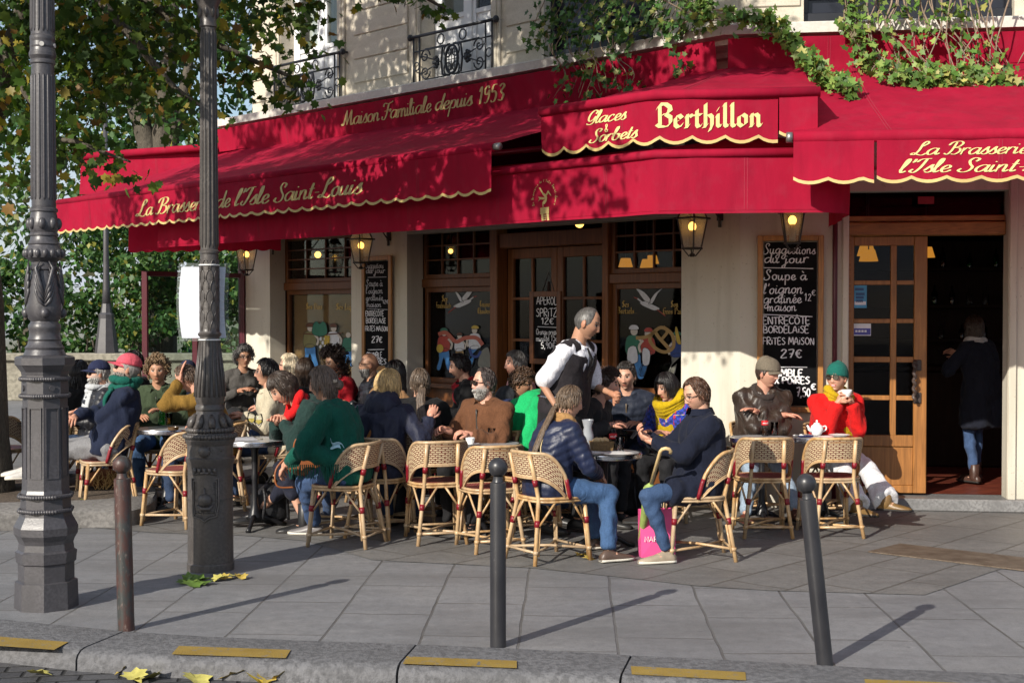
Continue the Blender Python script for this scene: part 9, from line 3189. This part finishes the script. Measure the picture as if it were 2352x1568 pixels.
person('dark haired man in quilted navy jacket facing the street beside the waiter', 1438, 831, 11.9, -8, dict(lean=12, hyaw=-10, hpitch=10), 'fair', (.03, .026, .024), dict(style='short', len=.04, vol=.016), dict(beard=.45, beardc=(.05, .04, .035)), dict(m=puff_dark if False else F_('quilted_navy', (.022, .028, .046), .6), puff=.06, g=.026, collar=True, placket=(.12, .09, .06)), JEAN_D, chair_label=CH + 'of the man in the quilted jacket')
def mat_plaid():
 t = NT('blue_red_plaid_knit')
 c = t.n('ShaderNodeTexChecker'); t.l(t.coord('Object', (1, 1, 1.6)), c.inputs[0]); c.inputs['Scale'].default_value = 26
 c.inputs[1].default_value = (.03, .06, .38, 1); c.inputs[2].default_value = (.015, .03, .16, 1)
 n = t.noise(t.coord('Object', (30, 30, 7)), 1.3, 2)
 cc = t.mix(t.ramp(n, [(.60, 0.0), (.64, 1.0)]), c.outputs[0], (.42, .02, .03))
 n2 = t.noise(t.coord('Object', (7, 7, 30)), 1.3, 2)
 cc = t.mix(t.ramp(n2, [(.66, 0.0), (.70, .8)]), cc, (.55, .42, .10))
 return t.done(t.pbr(cc, .9, 0, t.bump(t.noise(t.coord(), 90, 2), .4, .004), .2, Sheen_Weight=.2))
person('dark haired woman with bright yellow scarf and blue red patterned knit', 1532, 857, 11.35, -42, dict(lean=14, hyaw=-14, hpitch=14, slouch=10), 'fair', BLKH, dict(style='bob', len=.13, vol=.022, n=240, fringe=68), dict(lip=(.40, .10, .10)), dict(m=mat_plaid(), g=.034), BLK, extras=(scarf((.50, .34, .008), 4, .042, [(-.06, -.04, .34, .075), (.02, .0, .30, .07)], rad=.10),), chair_label=CH + 'of the woman in the yellow scarf')
person('curly haired person in black sweater leaning on the table behind the waiter', 1392, 848, 11.15, 62, dict(lean=24, slouch=16, hyaw=20, hpitch=6, RH=(-.18, .42, .80), RHp=(-.9, -.1, -.5)), 'pink', (.05, .026, .018), dict(style='curly', len=.03, n=180, vol=.016), dict(), dict(m=F_('charcoal_sweater', (.028, .028, .029), .95), g=.030), BLK, chair_label=CH + 'of the person in the black sweater')
r28, J28 = person('woman with brown ponytail in shiny navy puffer jacket and jeans seen from behind', 1308, 886, 9.66, 118, dict(lean=9, slouch=14, hyaw=-10, hpitch=12, RH=(-.08, .40, .62), LH=(.12, .42, .66), RHp=(-.8, -.4, -.4)), 'fair', (.125, .085, .055), dict(style='ponytail', len=.06, vol=.012, tail=.34, tailth=108, tailside=-.35, n=210), dict(), dict(m=puff_navy, puff=.058, g=.034, fold=.005), dict(c=JEAN, g=.016), ((.10, .065, .05), 0, True), extras=(scarf((.34, .19, .075), 2, .038, name='snood'), strap((.45, .36, .20), -.02, -.16, .006)), chair_label=CH + 'of the woman in the navy puffer', chair_rot=124, feet_px={'RF': (1398, 1292, 0), 'LF': (1372, 1262, 0)}, hands=(.5, .5))
r29, J29 = person('man in long navy wool coat and round glasses looking at his phone', 1600, 868, 9.62, -80, dict(lean=-8, slouch=10, hpitch=16, hyaw=14, LH=(.05, .36, .86), RH=(-.09, .36, .88), LHd=(-.55, .7, .35), RHd=(.35, .75, .4), LHn=(-.5, -.3, .8), RHn=(.6, -.3, .7), LHp=(.7, -.5, -.9), RHp=(-.7, -.5, -.9), LF=(.12, .30, .085), RF=(-.12, .52, .085)), 'fair', (.085, .042, .024), dict(style='short', len=.05, vol=.016, sweep=.3, recede=10, n=210), dict(lip=(.48, .22, .19)), dict(m=navy, g=.034, long=.62, collar=(.078, .085), belly=.02), dict(c=(.04, .075, .155), g=.004), ((.32, .26, .19), 0, True), extras=(glasses(False, True),), chair_label=CH + 'of the man in the long navy coat', hands=(.55, .55), chair_rot=-86, feet_px={'LF': (1530, 1294, 0), 'RF': (1452, 1225, 0)})
RZ = Matrix.Rotation(R(-80), 3, 'Z')
ph_ = RZ @ (J29.wr[-1] * r29.scale.x + V((.05, -.085, .055))) + r29.location
mb = MB(); mb.box((0, 0, 0), (.07, .145, .009), None, 0, .004); o = mb.build('phone', plain('black_phone', (.01, .01, .012), .15), None); o.location = ph_; o.rotation_euler = (R(50), 0, R(-80)); tag(o, 'black phone held by the man in the long navy coat', 'phone')
person('man in tweed flat cap and brown leather jacket with folded arms', 1762, 829, 11.72, 14, dict(lean=10, hyaw=34, hpitch=6, LH=(-.10, .24, .86), RH=(.10, .26, .83), LHp=(.9, .1, -.8), RHp=(-.9, .1, -.8), LHd=(-.8, .2, .3), RHd=(.95, .1, .05), LF=(.14, .20, .085), RF=(-.2, .22, .085)), 'pink', (.05, .028, .018), dict(style='short', len=.02, baldtop=66), dict(beard=.35, beardc=(.22, .11, .06), smile=.4), dict(m=leather, g=.036, belly=.05, fold=.013, collar=(.082, .05)), JEAN_L, ((.10, .03, .02), 0, None), extras=(flatcap((.17, .145, .11)), scarf((.045, .035, .032), 2, .028)), chair_label=CH + 'against the wall under the flat-capped man', hands=(.25, .3), scale=1.04, feet_px={'RF': (1712, 1205, 0), 'LF': (1832, 1208, 0)})
r31, J31 = person('smiling woman in teal beanie, red coat and white flared trousers raising a cup', 1922, 851, 11.62, 14, dict(lean=6, hyaw=-50, hpitch=-2, LH=(.045, .27, .985), RH=(-.085, .27, .985), LHd=(-.5, .3, .75), RHd=(.5, .3, .75), LHn=(-.8, -.3, .1), RHn=(.8, -.3, .1), LHp=(.35, -.1, -1), RHp=(-.35, -.1, -1), LF=(.48, .42, .24), RF=(.26, .52, .085), LFp=(.6, .8, 1), RFp=(.35, 1, .9), LT=(.75, .65), RT=(.4, .9)), 'fair', (.16, .10, .06), dict(style='short', len=.02, baldtop=80), dict(smile=1.0, lip=(.5, .1, .12)), dict(m=redwool, g=.032, collar=True, long=.30, breast=.04), dict(c=(.74, .74, .76), g=.016, flare=.055, name='trousers', upto=.97), ((.17, .10, .035), .05, None), extras=(beanie((.012, .13, .105)), glasses(True), scarf((.46, .31, .01), 3, .038, [(.03, .10, .36, .07)], rad=.09)), chair_label=CH + 'against the wall under the red-coated woman', hands=(.5, .5), scale=1.0, feet_px={'RF': (1996, 1226, 0), 'LF': (2052, 1192, .09)})
RZ = Matrix.Rotation(R(14), 3, 'Z')
cp_ = RZ @ ((J31.wr[1] + J31.wr[-1]) / 2 * r31.scale.x + V((0, -.035, .085))) + r31.location
e = empty('coffee_cup', cp_ - V((0, 0, .03))); tag(e, 'white cup held up in both hands by the red-coated woman', 'cup')
mb = MB(); mb.lathe([(.022, 0), (.024, .004), (.040, .035), (.046, .062), (.043, .062), (.036, .033), (.002, .008)], n=22); mb.build('bowl', M_PORC, e, True, True)
mb = MB(); mb.tube(crom([(-.044, 0, .052), (-.066, 0, .046), (-.062, 0, .024), (-.036, 0, .024)], 5), .004, 6); mb.build('handle', M_PORC, e, True)
person('person in dark coat and jeans standing just inside the open door', 2238, 724, 13.0, -150, dict(stand=True, lean=3, hpitch=6, hyaw=-10, LH=(.12, .30, 1.25), RH=(-.05, .34, 1.30), LHp=(.8, -.2, -.7), RHp=(-.8, -.2, -.7), LF=(.09, 0, .085), RF=(-.07, .12, .085)), 'fair', DKBR, dict(style='long', len=.25), dict(), dict(m=F_('midnight_coat', (.012, .014, .024), .9), g=.03, long=.34), dict(c=(.05, .09, .19), g=.006), ((.06, .03, .022), .10, None), extras=(scarf((.60, .58, .56), 2, .03),), floor=.122)
def spare(px, py, rot, label, z=0.0):
 p = G(px, py, z)
 return chair(p.x, p.y, rot, label)
spare(1751, 1226, 180, CH + 'with its back to the street at the flat-capped man\'s table')
spare(1906, 1226, 184, CH + 'with its back to the street at the teapot table')
spare(1002, 1240, 194, CH + 'empty with its back to the street between raincoat and bollard')
spare(1126, 1258, 198, CH + 'empty with its back to the street right behind the middle bollard')
spare(1212, 1222, 20, CH + 'showing its burgundy inner back beyond the middle bollard')
spare(408, 1204, -118, CH + 'just left of the round-footed lamp post showing its cream back')
spare(22, 1138, 160, CH + 'cut by the left edge of the view')
spare(1050, 1150, 172, CH + 'dark at the deeper terrace table')
hb = empty('handbag', V((0, 0, 0)))
pz = at(690, 1060, 10.35)
hb.location = pz - V((0, 0, .10)); hb.rotation_euler = (0, .25, R(10)); tag(hb, 'tan leather handbag on the lap of the woman in the poncho', 'handbag')
mb = MB()
rings = []
for i in range(9):
 f = i / 8
 w = (1 - abs(2 * f - 1) ** 4 * .45)
 rings.append([V((.14 * w * math.copysign(abs(math.cos(a)) ** .7, math.cos(a)), .06 * w * math.copysign(abs(math.sin(a)) ** .7, math.sin(a)) * (1.2 - .5 * f), f * .19 + .012 * noise.noise(V((a, f * 3, 0))))) for a in [2 * PI * k / 22 for k in range(22)]])
mb.rings(rings); mb.build('bag_body', plain('tan_bag_leather', (.26, .085, .028), .45, .2, 9, .4), hb, True, True)
mb = MB(); mb.tube(crom([(-.10, -.02, .17), (-.09, -.04, .27), (.06, -.05, .28), (.09, -.03, .17)], 5), .008, 6); mb.tube(crom([(-.13, 0, .12), (-.19, -.02, .0), (-.15, -.03, -.12), (-.02, -.02, -.10)], 5), .008, 6); mb.build('strap', MATS['tan_bag_leather'], hb, True)
fm = empty('face_mask', at(768, 1020, 10.02)); fm.rotation_euler = (.2, .3, R(-20)); tag(fm, 'crumpled pale blue face mask on the poncho sleeve', 'face mask')
mb = MB(); mb.sheet(lambda a, b: V(((a - .5) * .17, .016 * math.sin(a * 9) - .01 * math.cos(b * 7), (b - .5) * .07 * (1 - .5 * a) + .012 * math.sin(a * 11))), 14, 8); mb.build('cloth', plain('mask_blue', (.36, .58, .70), .8, .1, 20, .2), fm, True)
tumbler(onT(2, 1130, 1014), 'empty tumbler on the brown-jacketed man\'s table', None)
tumbler(onT(7, 1462, 982), 'tall glass of beer before the yellow scarf', plain('amber_beer', (.40, .18, .02), .2, .05, 3, 0), h=.14, lvl=.7)
tumbler(onT(9, 552, 894), 'water glass in front of the grey-haired woman', None)
simple('saucer', [(.03, 0), (.032, .003), (.066, .012), (.068, .014), (.03, .006), (.002, .005)], M_PORC, onT(2, 1080, 1022), 'white saucer on the brown-jacketed man\'s table', 'saucer', 26)
simple('coffee_cup', [(.02, 0), (.022, .004), (.034, .03), (.037, .052), (.034, .052), (.03, .03), (.002, .008)], M_PORC, onT(2, 1080, 1022) + V((0, 0, .006)), 'white coffee cup on the brown-jacketed man\'s table', 'cup', 22)
simple('ashtray', [(.03, 0), (.045, .004), (.05, .03), (.045, .03), (.038, .01), (.002, .009)], plain('amber_ashtray', (.10, .06, .03), .2), onT(0, 398, 988), 'small dark ashtray on the green bottle table', 'ashtray', 20)
